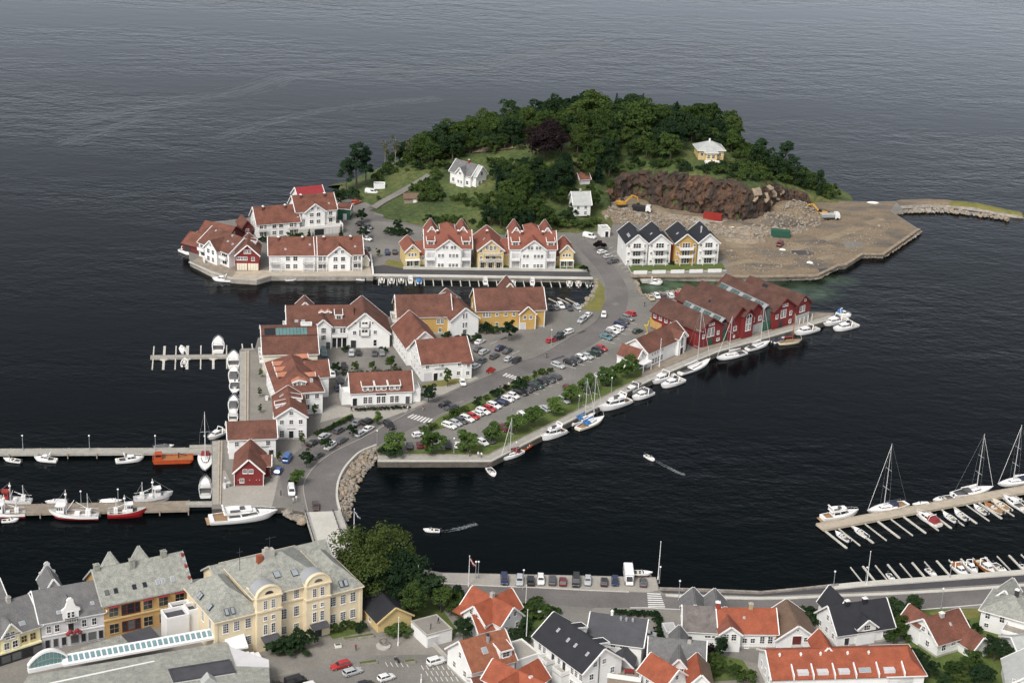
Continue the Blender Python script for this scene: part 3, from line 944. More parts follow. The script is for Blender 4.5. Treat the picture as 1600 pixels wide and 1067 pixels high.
part('roof_pane', MB().hexa([(.6,6.3,10.05),(3.7,6.3,10.05),(3.7,9.1,11.1),(.6,9.1,11.1),(.6,6.3,10.15),(3.7,6.3,10.15),(3.7,9.1,11.2),(.6,9.1,11.2)]), 'glass', b.root)
b.flat(w - 4.2,9.6,3.2,1.6,12.0,'white_wood', 'pale_slate', z0=10.5, par=0.1)
for q in (3,6.5,10):
 b.win(v, 'l', q, 4.6,1.2,1.3); b.win(v, 'l', q, 1.8,1.2,1.3); b.balcony(v, 'l', q, 2.6,3.3,1.1)
b = B('courtyard_building', 'large white courtyard building with brown roofs and a broad right-hand gable', (450,545),(595,543))
w = b.w
g0 = (543 - 450) / 145 * w
v = b.vol(0,1.2, g0 + 2,12,6.8,11.0,'x', W_, T_, ends=(1,0))
P = [(0,6.8),(5.1,11.2),(12.6,4.6)]
v2 = b.vol(g0,0,12.6,14,6.8,11.2,'y', W_, T_, prof=P)
t0 = (492 - 450) / 145 * w
v3 = b.vol(t0,-0.4,4.8,8,7.3,9.4,'y', W_, T_)
v4 = b.vol(3.0,9.5,5,5,8.8,11.3,'y', W_, T_)
b.win(v3,'f', 2.5,5.9,1.3,1.6,3,3); b.win(v3,'f', 2.5,3.6,1.3,1.5,3,3)
b.door(v3,'f', 3.9,1.2,2.2,'glass')
for u in (3.2,9.0):
 pass
b.win(v2,'f', 2.0,4.9,0.9,1.1); b.win(v2,'f', 8.2,5.0,0.9,1.1)
b.wins(v2,'f', (4.6,5.5),7.6,0.75,1.4,1,2); b.wins(v2,'f', (4.6,5.5),5.0,0.8,1.6,1,2)
for u in (3.6,6.6):
 ob('shutter', box_mesh('shutter', 0.28,0.1,1.9,'glass'), b.root, (v2.x + u, -0.06,6.6))
 ob('shutter', box_mesh('shutter', 0.28,0.1,1.9,'glass'), b.root, (v2.x + u, -0.06,3.9))
b.balcony(v2,'f', 5.1,2.6,4.1,0.6); b.balcony(v2,'f', 5.1,2.2,6.8,0.5)
b.win(v2,'f', 2.2,8.0,0.45,0.5,1,1); b.win(v2,'f', 7.4,8.0,0.45,0.5,1,1)
b.door(v2,'f', 1.7,1.6,2.5,'dark_metal'); b.win(v2,'f', 8.2,1.6,0.9,1.9,1,2)
b.wins(v2,'r', (3,8),2.4)
c0 = t0 + 4.8
b.wins(v, 'f', (c0 + .8,),5.2,0.8,1.2); b.wins(v, 'f', (c0 + 3.1, c0 + 4.0),5.2,0.6,1.4,1,2)
part('arcade_shade_panel', MB().box(c0 + .1, g0 - .1,1.1,1.25,0,3.2), 'glass', b.root)  # dark panel; the shade inside the arcade is put into its colour
for i in range(4):
 b.post(c0 + .2 + (g0 - c0 - .4) * i / 3,0.2,0,3.4,0.3)
b.balcony(v, 'f', (c0 + g0) / 2, g0 - c0 - .2,3.5,1.3)
b.dormer(v, c0 + 2.4,2.2,0.30,1.5,0,'shed', win=(1,1.2,1.1))
for l in (2.6,4.6):
 b.skylight(v, l, 0.22,0,1.0,0.9)
for l, t in ((10.3,0.55),(12.2,0.55)):
 b.dormer(v, l, 1.5, t, 0.8,0,'gable', wall='tile_brown', roof='tile_pink', win=(1,0.6,0.5), rise=0.4)
b.skylight(v, 14.7,.7,0,.6,.8)
b.wins(v, 'l', (3,6,9),4.8); b.wins(v, 'l', (3,6,9),1.9)
for q in (3,6.2,9.4):
 b.balcony(v, 'l', q, 2.6,3.4,1.2)
b = B('corner_house', 'white L-shaped building with a wide red-brown roof at the car park zebra', (659,596),(735,589.5))
w = b.w
v = b.vol(0,0, w, 13,5.4,10.3,'x', W_, 'tile_red')
v2 = b.vol(-1.2,12.5,10.5,17,5.6,10.4,'y', W_, 'tile_red')
v3 = b.vol(w - 2.6,-0.9,2.6,3,3.0,3.2,'x', W_, 'tile_red', trim=None, prof=[(0,5.0),(3,5.2)])
b.wins(v, 'f', (1.6,6.0,11.2),4.4,0.9,0.9); b.win(v, 'f', 5.4,4.6,0.5,0.4,1,1)
part('garage_door', MB().box(.6,2.9,-.06,.02,0,2.6), 'grey_white', b.root)
b.door(v, 'f', 4.1,1.2,2.3,'glass'); b.win(v, 'f', 5.7,1.7,.7,1.1); b.win(v, 'f', 11.0,1.7,.9,1.1); b.win(v3,'f', 1.4,1.9,.9,1.1); b.win(v3,'f', 1.6,4.2,.8,1.0)
b.signboard(v, 5.6,3.4,3.6,0.35,'grey_metal')
for q in (2,5,8,11):
 b.win(v, 'l', q, 4.4,.9,1.2); b.win(v, 'l', q, 1.7,.9,1.2)
for q in (2,5,8,11,14.5):
 b.win(v2,'l', q, 4.4,.9,1.2); b.win(v2,'l', q, 1.7,.9,1.2)
b.win(v, 'l', 6.5,7.4,.9,1.1); b.wins(v, 'r', (3,6.5,10),4.3)
b = B('ochre_warehouse', 'ochre warehouse with brown roof behind the white L-shaped building', (621,523),(704,521.5), cat='warehouse')
w = b.w
v = b.vol(0,0, w, 12,5.9,10.7,'x', 'ochre_wood', T_, plinth='concrete')
b.wins(v, 'f', (w - 3.9, w - 2.7),4.2,.85,1.5,2,3); b.win(v, 'f', w - 3.3,1.3,.9,1.1); b.win(v, 'f', 3,4.2,1,1.3)
for q in (3,6,9):
 b.win(v, 'l', q, 4.3,1,1.3); b.win(v, 'l', q, 1.6,1,1.3)
b.balcony(v, 'l', 6,7,3.1,1.4); b.win(v, 'l', 6,7.4,1,1.2)
for (cx_) in (0.0, w):
 b.post(cx_, -0.03,0,5.7,0.28,'trim_white', 'corner_board')
b = B('white_gable_house', 'white gabled house squeezed between the two ochre warehouses', (704,527),(747,522.5))
w = b.w
v = b.vol(0,0, w, 17,5.6,9.2,'y', W_, 'tile_brown')
b.wins(v, 'f', (w / 2 - .45, w / 2 + .45),6.6,.5,1.6,1,3); b.wins(v, 'f', (w / 2 - .45, w / 2 + .45),3.6,.5,1.6,1,3)
b.door(v, 'f', w / 2,1.2,2.1,'glass')
b.win(v, 'r', 1.5,4.4,.9,1.6,2,3); b.win(v, 'r', 1.5,1.6,.9,1.6,2,3)
b.dormer(v, 14.5,1.7,.35,1.2,0,'shed', win=(1,.9,.8)); b.skylight(v, 11,.75,1,.5,.6)
b = B('ochre_warehouse', 'long ochre warehouse with a projecting front gable next to the lot', (752,513),(850,510.5), cat='warehouse')
w = b.w
v = b.vol(-1.5,0, w + 1.5,12,5.9,10.9,'x', 'ochre_wood', T_, plinth='concrete')
p0 = (809.5 - 752) / 98 * w
v2 = b.vol(p0,-1.7,5.0,8,5.2,7.6,'y', 'ochre_wood', T_)
v3 = b.vol(7.5,8,5,6.3,8.6,11.8,'y', 'ochre_wood', T_)
b.wins(v, 'f', (2.2,3.1,4.0),4.5,.6,1.5,2,3); b.wins(v, 'f', (6.3,9.0,11.6),4.5,.8,1.0)
b.wins(v2,'f', (1.6,3.5),4.0,.8,1.1); b.door(v2,'f', 1.1,1.6,2.1,'grey_white'); b.win(v, 'f', 6.3,1.4,.8,.8,2,1)
for u in (0,5.0):
 b.post(p0 + u, -1.75,0,5.0,0.26,'trim_white', 'corner_board')
b.post(w - .05,-0.05,0,5.6,0.26,'trim_white', 'corner_board')
b.wins(v, 'r', (3,6,9),4.4); b.wins(v, 'r', (3,9),1.6); b.wins(v, 'l', (3,9),4.4)
b = B('shop_house', 'long low white house with three box dormers facing the crossing', (541,634),(651,629.5), cat='shop')
w = b.w
v = b.vol(1.4,0, w - 2.8,9,4.0,8.0,'x', W_, 'tile_red')
for q in (0.27,0.49,0.71):
 b.dormer(v, (w - 2.8) * q, 3.2,0.03,1.5,0,'shed', win=(2,0.85,1.0))
 for du in (-.7,.7):
  b.win(v, 'f', (w - 2.8) * q + du, 1.5,1.0,1.9,2,3)
b.signboard(v, (w - 2.8) * .49,2.9,2.8,0.4,'dark_metal')
b.door(v, 'f', 1.0,1.2,2.2,'glass'); b.door(v, 'f', w - 4.0,1.2,2.2,'glass')
for (x0, sgn) in ((-1.2,1),(w - 1.4,1)):
 part('terrace_block', MB().box(x0, x0 + 2.6,.8,6.5,0,3.0), W_, b.root)
 part('terrace_parapet', MB().box(x0, x0 + 2.6,.8,.95,3.0,3.9).box(x0, x0 + .15,.95,6.5,3.0,3.9).box(x0 + 2.45, x0 + 2.6,.95,6.5,3.0,3.9), 'trim_white', b.root)
b.win(v, 'l', 3,5.5,1.0,1.6); b.win(v, 'r', 3,5.5,1.0,1.6)
b = B('quay_restaurant', 'white restaurant with brown roof at the near end of the red warehouses', (1011,575),(1071,547), cat='restaurant')
w = b.w
v = b.vol(0,0, w, 9,4.8,8.0,'x', W_, T_)
v2 = b.vol(-4.5,1.0,4.6,7.0,3.6,6.2,'y', W_, 'tile_red', ends=(1,0))
v3 = b.vol(w - 5.5,-1.0,3.4,5,5.6,7.3,'y', W_, T_)
b.wins(v, 'f', (2.2,3.6,5.0,6.4,7.6),3.9,.6,1.0,2,2); b.wins(v, 'f', (2.8,4.3,5.8,7.3),1.4,1.1,1.7,2,2)
b.win(v3,'f', 1.7,4.1,1.1,2.6,2,4); b.door(v3,'f', 1.7,1.5,2.2,'glass')
b.wins(v2,'l', (2,4.8),2.0,1.0,1.2); b.wins(v2,'f', (1.4,3.2),4.0,.6,.7); b.win(v, 'l', 2,5.6,.7,1); b.wins(v, 'r', (3,6),3.6)
b.wins(v2,'f', (2.4,),1.5,2.6,1.8,3,1)
for (x, y) in ((-4.3,-1.6),(-.2,-1.6)):
 b.post(x, y, 0,2.7,.18)
part('canopy', MB().box(-4.6,0,-1.8,1.0,2.7,2.9), 'trim_white', b.root)

T_ = 'tile_dark'
def warehouse(label, fl, fr, d, e, r, tiles='tile_brown', name='red_warehouse'):
 b = B(name, label, fl, fr, cat='warehouse', group='red warehouses on the quay')
 return b, b.w
b, w = warehouse('red warehouse nearest the white restaurant, with orange-lit ground floor', (1090,545),(1128,534),21,5.7,9)
v = b.vol(0,0, w, 21,5.7,9.0,'y', 'red_wood', T_, trim='dark_red_wood')
v2 = b.vol(-6.5,5.0,7,6,4.0,6.4,'x', 'red_wood', T_, trim='dark_red_wood')
b.wins(v, 'f', (w * .5 - .75, w * .5 + .75),4.4,1.1,2.6,2,4); b.wins(v, 'f', (w * .2, w * .8),3.6,.8,1.0); b.wins(v, 'f', (w * .5 - .7, w * .5 + .7),7.0,.8,.5,2,1)
b.door(v, 'f', w * .5,2.0,2.4,'green_wood', frame='red_wood'); b.win(v, 'f', w * .82,1.3,1.2,.7)
for q in (9.5,12,14.5,17,19.5):
 b.win(v, 'l', q, 4.6,1.0,1.2)
for q in (14,17.5,20):
 part('shop_front', MB().box(-.08,.02, q - 1.3, q + 1.3,.3,2.8), 'orange_render', b.root)  # orange panels here and below; the lit interior is painted as colour
part('shop_front', MB().box(-6.58,-6.48,6,10,.5,2.6), 'orange_render', b.root)
part('shop_front', MB().box(-4.5,-1.5,4.92,5.02,.8,2.8), 'orange_render', b.root)
b, w = warehouse('widest red warehouse with a tall arched window bay and white garage doors', (1139,533),(1194,517),23,6,10)
v = b.vol(0,0, w * .55,24,6.4,10.4,'y', 'red_wood', T_, trim='dark_red_wood')
v2 = b.vol(w * .52,.6, w * .48,24,6.4,9.8,'y', 'red_wood', T_, trim='dark_red_wood')
v3 = b.vol(w * .30,-1.1,4.4,4,7.6,9.6,'y', 'red_wood', T_, trim='dark_red_wood')
for z in (3.4,5.6):
 b.wins(v3,'f', (1.55,2.85), z, .9,1.7,2,3)
fr = MB()
for i in range(7):
 a0, a1 = math.pi * i / 7, math.pi * (i + 1) / 7
 fr.beam((2.2 + 1.3 * math.cos(a0),-.08,6.7 + 1.3 * math.sin(a0)),(2.2 + 1.3 * math.cos(a1),-.08,6.7 + 1.3 * math.sin(a1)),.1,.2, up=Vector((0,1,0)))
fr.box(2.14,2.26,-.12,0,6.7,8.0)
part('arched_frame', fr, 'trim_white', b.root, loc=(v3.x, v3.y, 0))
ar = [(2.2 + 1.25 * math.cos(math.pi * i / 10),-.05,6.7 + 1.25 * math.sin(math.pi * i / 10)) for i in range(11)]
part('arched_pane', MB().poly(ar), 'glass', b.root, loc=(v3.x, v3.y, 0))
for k in range(2):
 part('garage_door', MB().box(w * .42 + k * 3.3, w * .42 + k * 3.3 + 3.0,-.12,.02,0,2.9), 'pale_slate', b.root, loc=(0,0 if k == 0 else .6,0))
part('garage_door', MB().box(w * .82, w * .82 + 3,.48,.62,0,2.9), 'pale_slate', b.root)
b.wins(v, 'f', (2.2,),3.8,1.2,1.2); b.wins(v2,'f', (2.6,5.6),4.6,1.1,1.3); b.win(v, 'f', 2,1.2,.5,.5)
b.skylight(v, 12,.6,0,1,1, False)
b, w = warehouse('third red warehouse along the quay, right of the glazed passage', (1207,515.5),(1240,506),26,6.2,9.4)
v = b.vol(0,0, w, 26,6.2,9.6,'y', 'red_wood', T_, trim='dark_red_wood')
b.wins(v, 'f', (w * .45 - .6, w * .45 + .6),4.6,1.0,2.4,2,4); b.wins(v, 'f', (w * .15, w * .8),4.2,.9,1.2); b.wins(v, 'f', (w * .5 - .7, w * .5 + .7),7.4,.9,.6,2,1)
b.door(v, 'f', w * .35,1.8,2.3,'dark_metal', frame='red_wood'); b.win(v, 'f', w * .8,1.4,.9,1.0)
b, w = warehouse('last red warehouse towards the pointed end of the quay', (1241,506),(1264,498),22,5.6,8.6)
v = b.vol(0,0, w, 22,5.6,8.8,'y', 'red_wood', T_, trim='dark_red_wood')
b.wins(v, 'f', (w * .35, w * .55),4.4,1.0,1.8,2,3); b.win(v, 'f', w * .6,7.2,.9,.5,2,1)
part('ground_floor_panel', MB().box(.3, w - .3,-.1,.02,0,2.6), 'pale_slate', b.root)
for i in range(4):
 b.post(.6 + i * (w - 1.2) / 3,-1.6,0,2.4,.16,'pole_white')
b.skylight(v, 15,.7,0,2.2,1.2, False)
part('roof_terrace', MB().box(w, w + 3.0,3,12,2.6,2.8), 'concrete_pale', b.root)
for q in (3.2,7.5,11.8):
 b.post(w + 2.8, q, 0,2.6,.2)
part('terrace_railing', MB().box(w + 2.9, w + 3.0,3,12,2.8,3.9).box(w, w + 2.9,3,3.1,2.8,3.9), 'trim_white', b.root)
T_ = 'tile_brown'
for (lab, fl, fr, d, z) in (('narrow teal glazed passage between the first two red warehouses', (1128,536),(1139,533),19,6.2),('teal glazed passage with ridge panes left of the third red warehouse', (1194,519),(1207,516),24,7.2)):
 b = B('glazed_passage', lab, fl, fr, cat='passage')
 w = b.w
 part('wall', MB().box(0, w, 1.5, d, 0, z - .4), 'glass_sage', b.root)
 part('entrance', MB().box(.3, w - .3,.9,1.48,0,3.0), 'green_wood', b.root)
 n = 12
 for i in range(n):
  y0, y1 = 1 + (d - 1) * i / n, 1 + (d - 1) * (i + 1) / n
  for sx in (0,1):
   x0, x1 = (0, w / 2 - .06) if sx == 0 else (w / 2 + .06, w)
   za, zb = (z, z + 1.2) if sx == 0 else (z + 1.2, z)
   part('roof_pane', MB().hexa([(x0, y0 + .08, za),(x1, y0 + .08, zb),(x1, y1 - .08, zb),(x0, y1 - .08, za),(x0, y0 + .08, za + .1),(x1, y0 + .08, zb + .1),(x1, y1 - .08, zb + .1),(x0, y1 - .08, za + .1)]), 'glass_sage' if (i + sx) % 3 else 'grey_metal', b.root)
 part('ridge_beam', MB().beam((w / 2,1, z + 1.25),(w / 2, d, z + 1.25),.3,.3), 'grey_metal', b.root)
# ------------------------------------------------------------------ buildings on the far island
RW = 'white_wood'
def flatrow(b, v, us, zs, w=1.1, h=1.2, **k):
 for z in zs:
  b.wins(v, 'f', us, z, w, h, **k)
def vents(b, v, ls, t=.8):
 for l in ls:
  b.chimney(v, l, t, 0,.7,.7,1.3,'tile_brown', 'trim_white')
b = B('terrace_house', 'white quayside terrace without a front gable, left of its gabled twin', (421,423),(493,422.5))
w = b.w
v = b.vol(0,0, w, 10,5.5,10,'x', RW, 'tile_red')
flatrow(b, v, (w * .40, w * .56),(4.2,1.5),1.3,1.5, cols=2, rows=2)
for u in (w * .13, w * .84):
 for z in (3.9,1.2):
  part('balcony_shade_panel', MB().box(u - 1.7, u + 1.7,-.06,.02, z - .9, z + 1.1), 'grey_white', b.root)  # flat grey panel; its tone stands for the shade of a recess
  b.win(v, 'f', u - .6, z + .1,1.3,1.5); b.win(v, 'f', u + .9, z, .8,1.7)
 b.balcony(v, 'f', u, 3.6,2.75,1.5, solid=False); b.balcony(v, 'f', u, 3.6,.12,1.5, solid=False)
 for du in (-1.8,1.8):
  b.post(u + du, -1.5,0,5.2,.2)
vents(b, v, (w * .2, w * .72)); b.skylight(v, w * .35,.3,0,.6,.6); b.skylight(v, w * .88,.55,0,.6,.6)
b = B('terrace_house', 'white quayside terrace with central front gable, right of its plain twin', (494,422.5),(566,421))
w = b.w
v = b.vol(0,0, w, 10,5.5,10,'x', RW, 'tile_red')
v2 = b.vol(w * .25,-1.0, w * .48,7,5.5,8.6,'y', RW, 'tile_red')
flatrow(b, v2,(v2.w * .33, v2.w * .67),(4.2,1.5),1.3,1.4); b.wins(v2,'f', (v2.w * .36, v2.w * .64),6.7,.9,.9)
for u, sg in ((w * .12,0),(w * .88,1)):
 for z in (3.9,1.2):
  b.win(v, 'f', u - .5, z + .1,1.2,1.4); b.win(v, 'f', u + .9, z, .7,1.7)
 b.balcony(v, 'f', u, 3.0,2.75,1.5, solid=False); b.balcony(v, 'f', u, 3.0,.12,1.5, solid=False)
 b.post(u - 1.5,-1.5,0,5.2,.2); b.post(u + 1.5,-1.5,0,5.2,.2)
vents(b, v, (w * .18, w * .76)); b.skylight(v, w * .85,.4,0,.6,.6)
b = B('garden_shed', 'small white shed with red roof at the right end of the quayside terrace', (566,417),(577,417), cat='shed')
b.vol(0,0, b.w, 6,2.4,4.2,'y', 'cream_wood', 'tile_red', ov=.25)
b = B('terrace_house', 'white back-row terrace with plain roof above small conifers', (402,372),(468,367))
w = b.w
v = b.vol(0,0, w, 10,5.0,9.6,'x', RW, 'tile_red')
flatrow(b, v, (w * .40, w * .56),(3.9,1.4),1.3,1.4)
for u in (w * .13, w * .84):
 for z in (3.8,1.2):
  b.win(v, 'f', u - .5, z, 1.2,1.4); b.win(v, 'f', u + .9, z, .7,1.6)
 b.balcony(v, 'f', u, 3.2,2.6,1.3, solid=False)
vents(b, v, (w * .2, w * .72)); b.wins(v, 'l', (3,6.5),3.9); b.wins(v, 'l', (3,6.5),1.5); b.win(v, 'l', 5,6.8,.9,1)
b = B('terrace_house', 'white back-row terrace with front gable standing on a garage terrace', (466,368),(528,363))
w = b.w
v = b.vol(0,2.5, w, 10,7.9,12.2,'x', RW, 'tile_red')
v2 = b.vol(w * .2,1.6, w * .5,7,7.8,10.6,'y', RW, 'tile_red')
flatrow(b, v2,(v2.w * .33, v2.w * .67),(6.6,4.1),1.3,1.3); b.wins(v2,'f', (v2.w * .36, v2.w * .64),8.9,.8,.8)
for u in (w * .09, w * .86):
 for z in (6.3,3.9):
  b.win(v, 'f', u, z, 1.2,1.4)
 b.balcony(v, 'f', u, 2.6,5.3,1.2, solid=False)
part('terrace_block', MB().box(-.2, w + 1.5,-1.4,2.45,0,2.6), 'concrete_pale', b.root)
part('terrace_parapet', MB().box(-.2, w + 1.5,-1.4,-1.25,2.6,3.5).box(w + 1.35, w + 1.5,-1.25,2.4,2.6,3.5), 'trim_white', b.root)
part('garage_shade_panel', MB().box(w * .38, w * .38 + 3.4,-1.46,-1.38,0,2.2), 'glass', b.root)  # solid dark panel, coloured like the shade within the garage
for i in range(4):
 part('wall_panel', MB().box(w * .68 + i * 1.2, w * .68 + i * 1.2 + .9,-1.46,-1.38,.4,2.2), 'grey_white', b.root)
vents(b, v, (w * .18, w * .78)); b.skylight(v, w * .85,.35,0,.6,.6)
b = B('red_roof_house', 'house with bright red metal roof showing behind the back-row terrace', (468,334),(507,330))
v = b.vol(0,0, b.w, 8,5.2,8.6,'x', RW, 'tin_red'); b.wins(v, 'l', (2.5,5.5),3.6)
b = B('point_house', 'white house with brown roof set at an angle on the island point', (311,400),(358,418.5))
w = b.w
v = b.vol(0,0, w, 12.5,5.0,9.0,'x', RW, T_)
v2 = b.vol(w * .32,-1.6, w * .40,8,5.0,7.9,'y', RW, T_)
flatrow(b, v2,(v2.w * .32, v2.w * .7),(4.1,1.5),1.2,1.5); b.win(v2,'f', v2.w * .5,6.4,.8,.8)
for u in (w * .14, w * .86):
 b.win(v, 'f', u, 3.9,2.6,1.0,3,1); b.win(v, 'f', u, 1.4,2.0,1.3,2,1); b.balcony(v, 'f', u, 3.4,2.6,1.2)
part('porch_wall', MB().hexa([(w * .3,-2.2,0),(w * .3 + 2.6,-3.4,0),(w * .3 + 2.6,-3.3,0),(w * .3,-2.1,0),(w * .3,-2.2,1.6),(w * .3 + 2.6,-3.4,1.6),(w * .3 + 2.6,-3.3,1.6),(w * .3,-2.1,1.6)]), 'trim_white', b.root)
b.skylight(v, w * .18,.85,0,.6,.7); b.skylight(v, w * .72,.55,0,.7,.7); b.skylight(v, w * .9,.5,0,.7,.7); b.skylight(v, w * .7,.9,0,.7,.7)
b.wins(v, 'r', (3,6,9),3.9); b.wins(v, 'r', (3,9),1.4)
b = B('red_boathouse', 'red gabled boathouse with two white garage doors on the island point', (368.5,422.5),(405,423))
w = b.w
v = b.vol(0,0, w, 11.6,5.4,8.9,'y', 'red_wood', 'tile_red')
b.wins(v, 'f', (w * .42, w * .58),6.6,.9,1.0,2,2)
b.wins(v, 'f', (w * .12, w * .27, w * .42),4.2,1.0,.9); b.win(v, 'f', w * .74,4.1,.9,1.0)
for k in (.03,.51):
 for i in range(4):
  x0 = w * k + .1 + i * w * .112
  part('garage_panel', MB().box(x0, x0 + w * .105,-.07,.02,.1,2.5), 'cream_wood', b.root)
b.wins(v, 'r', (3,6),3.9); b.dormer(v, 7.5,2.4,.35,1.2,1,'shed', win=(1,1.2,.7))
b = B('boat_hall', 'long low red boat hall at the left edge of the island', (308,385),(352,394))
w = b.w
v = b.vol(0,0, w, 12,3.6,7.4,'x', 'dark_red_wood', 'tile_red', trim='dark_red_wood')
b.wins(v, 'r', (4,7),2.4); b.win(v, 'r', 5.6,5,.8,.8)
b = B('boat_hall', 'lower red boat hall nearest the water on the island point', (286,391),(316,399))
v = b.vol(0,0, b.w, 9,2.6,5.4,'x', 'dark_red_wood', 'tile_red', trim='dark_red_wood'); b.door(v, 'f', 2,2.2,2,'dark_metal', frame='dark_red_wood')
b = B('red_hut', 'small dark red hut beside the white back-row terrace', (379,369),(394,367.5), cat='hut')
v = b.vol(0,0, b.w, 6.5,3.2,5.4,'y', 'dark_red_wood', 'tile_brown', trim='dark_red_wood'); b.win(v, 'f', b.w / 2,1.7)
b = B('green_shed', 'dark green flat-gabled shed with red roof next to the island road', (527,343),(546,344.5), cat='shed')
v = b.vol(0,0, b.w, 6,4.2,5.0,'x', 'green_wood', 'tile_red', ov=.3); b.door(v, 'f', b.w * .62,1.4,2.4,'grey_white', frame='green_wood'); b.win(v, 'r', 2,2.4); b.win(v, 'r', 4.2,2.4)
def small_yellow(lab, fl, fr, flip):
 b = B('yellow_cottage', lab, fl, fr)
 w = b.w
 v = b.vol(0,0, w, 9,5.6,8.0,'y', 'pale_ochre', 'tile_bright')
 x2 = w - .4 if not flip else -3.0
 v2 = b.vol(x2,1.5,3.4,7,3.6,7.2,'x', 'pale_ochre', 'tile_bright', ends=(0,1) if not flip else (1,0))
 flatrow(b, v, (w * .28, w * .5, w * .72),(4.3,),.65,1.0, cols=1)
 b.win(v, 'f', w * .5,6.4,.6,.5,1,1)
 part('balcony_slab', MB().box(-.1, w + .1,-1.4,0,2.55,2.75), 'trim_white', b.root)
 for i in range(3):
  b.post(.1 + i * (w - .2) / 2,-1.3,0,2.55,.18)
  b.win(v, 'f', w * (.2 + .3 * i),1.3,1.0,1.9,2,2)
 b.win(v2,'f', 1.9,2.3,.8,1.1)
 return b
small_yellow('narrow yellow cottage at the left end of the marina row', (633,417.5),(655,416.5), False)
small_yellow('yellow cottage at the right end of the marina row', (874,417.5),(895,417.5), True)
def apartment(lab, fl, fr):
 b = B('white_apartments', lab, fl, fr, cat='apartments')
 w = b.w
 v = b.vol(0,0, w, 12,7.2,11.6,'x', RW, 'tile_bright')
 g0, gw = w * .235, w * .54
 v2 = b.vol(g0,-1.4, gw, 8,7.4,10.6,'y', RW, 'tile_bright')
 for q in (.01,.70):
  b.vol(w * q, 5.5, w * .28,8,9.8,13.0,'y', RW, 'tile_bright')
 tu = b.hip(w * .37,7, w * .27,5,11.5,13.2, RW, 'tile_bright')
 for z in (7.9,5.0,1.6):
  for u in ((.3,.42,.62,.74) if z > 6 else (.12,.26,.56,.70,.84)):
   b.win(v2,'f', gw * u, z, .75,1.1,2,2)
 for u in (w * .115, w * .89):
  for z in (4.6,1.4):
   part('balcony_shade_panel', MB().box(u - 1.4, u + 1.4,-.06,.02, z - 1.1, z + 1.1), 'grey_white', b.root)  # no real depth here; recess shade is painted as a greyer panel
   b.win(v, 'f', u - .5, z, 1.2,1.7,2,1); b.win(v, 'f', u + .8, z, .6,1.7,1,1)
  b.balcony(v, 'f', u, 3.2,3.3,1.5); b.post(u - 1.5,-1.4,0,7,.18); b.post(u + 1.5,-1.4,0,7,.18)
  b.dormer(v, u, 2.6,.16,1.4,0,'shed', wall='trim_white', win=(1,1.6,1.0))
 vents(b, v, (w * .27, w * .73),.75)
 return b
apartment('white gabled apartment house, left one of the marina row', (664,419),(735,419.5))
apartment('white gabled apartment house, right one of the marina row', (796,420),(867,420.5))
b = B('yellow_house', 'broad yellow gabled house in the middle of the marina row', (746,420),(786,420))
w = b.w
v = b.vol(0,0, w, 15,6.6,10.2,'y', 'pale_ochre', 'tile_bright')
v2 = b.vol(w - .5,3,3,9,4.5,8,'x', 'pale_ochre', 'tile_bright', ends=(0,1))
b.wins(v, 'f', (w * .35, w * .65),7.4,.9,1.3,2,3); b.win(v, 'f', w * .5,7.4,.9,1.6,2,3)
for z in (5.2,2.9):
 b.balcony(v, 'f', w / 2, w * .9 if z < 4 else w * .6, z, 1.4, solid=False)
 b.wins(v, 'f', (w * .12, w * .88), z + 1.0,.7,1.0)
b.wins(v, 'f', (w * .38, w * .62),4.2,1.1,1.7,2,2); b.wins(v, 'f', (w * .18, w * .5, w * .82),1.3,1.2,1.8,2,2)
for i in range(4):
 b.post(.3 + i * (w - .6) / 3,-1.3,0,2.8,.2)
b.skylight(v, 5,.6,0,.6,.9); b.chimney(v, 8,.85,0,.7,.7,1.2,'tile_brown', 'trim_white')
for i, (x0, x1, y, wm_, lab) in enumerate((
  (977,1010,414.5, RW, 'white black-roofed row house at the lot end, with three skylights'),
  (1012,1046,414, RW, 'second white black-roofed row house, left of the red gap'),
  (1053,1087,413.5,'ochre_wood', 'ochre-fronted black-roofed row house'),
  (1089,1121,413, RW, 'white black-roofed row house nearest the quarry, with a steel flue'))):
 b = B('row_house', lab, (x0, y),(x1, y - .6), group='black-roofed row houses')
 w = b.w
 v = b.vol(0,0, w, 13,7.8,11.0,'y', wm_, 'roof_black')
 for z in (1.3,4.2,6.9):
  b.wins(v, 'f', (w * .38, w * .5, w * .62), z, .75,1.7,1,2); b.wins(v, 'f', (w * .12, w * .88), z, .65,.9)
 for z in (2.8,5.6):
  b.balcony(v, 'f', w * .5, w * .62, z, 1.4)
 b.post(w * .22,-1.4,0,2.7,.18); b.post(w * .78,-1.4,0,2.7,.18)
 if i == 0:
  for l in (3,4.2,5.4):
   b.skylight(v, l, .45,0,.7,.9)
  b.win(v, 'l', 6,5,.6,.8)
 if i in (1,2):
  b.skylight(v, 5,.5,0,.7,.9)
 if i == 3:
  b.chimney(v, 5,.55,0,.45,.45,2.2,'alu', 'alu')
 b.skylight(v, 8,.55,1,.7,.9)
 if i == 1:
  part('link_wall', MB().box(w + .2, w + 1.5,2,9,0,6.5), 'brick', b.root)
b = B('white_garage', 'small white garage with dark door by the island road', (939,370.5),(953,370), cat='garage')
v = b.flat(0,0, b.w, 4.5,2.8, RW, 'pale_slate'); b.door(v, 'f', b.w * .62,1.1,2.0,'glass')
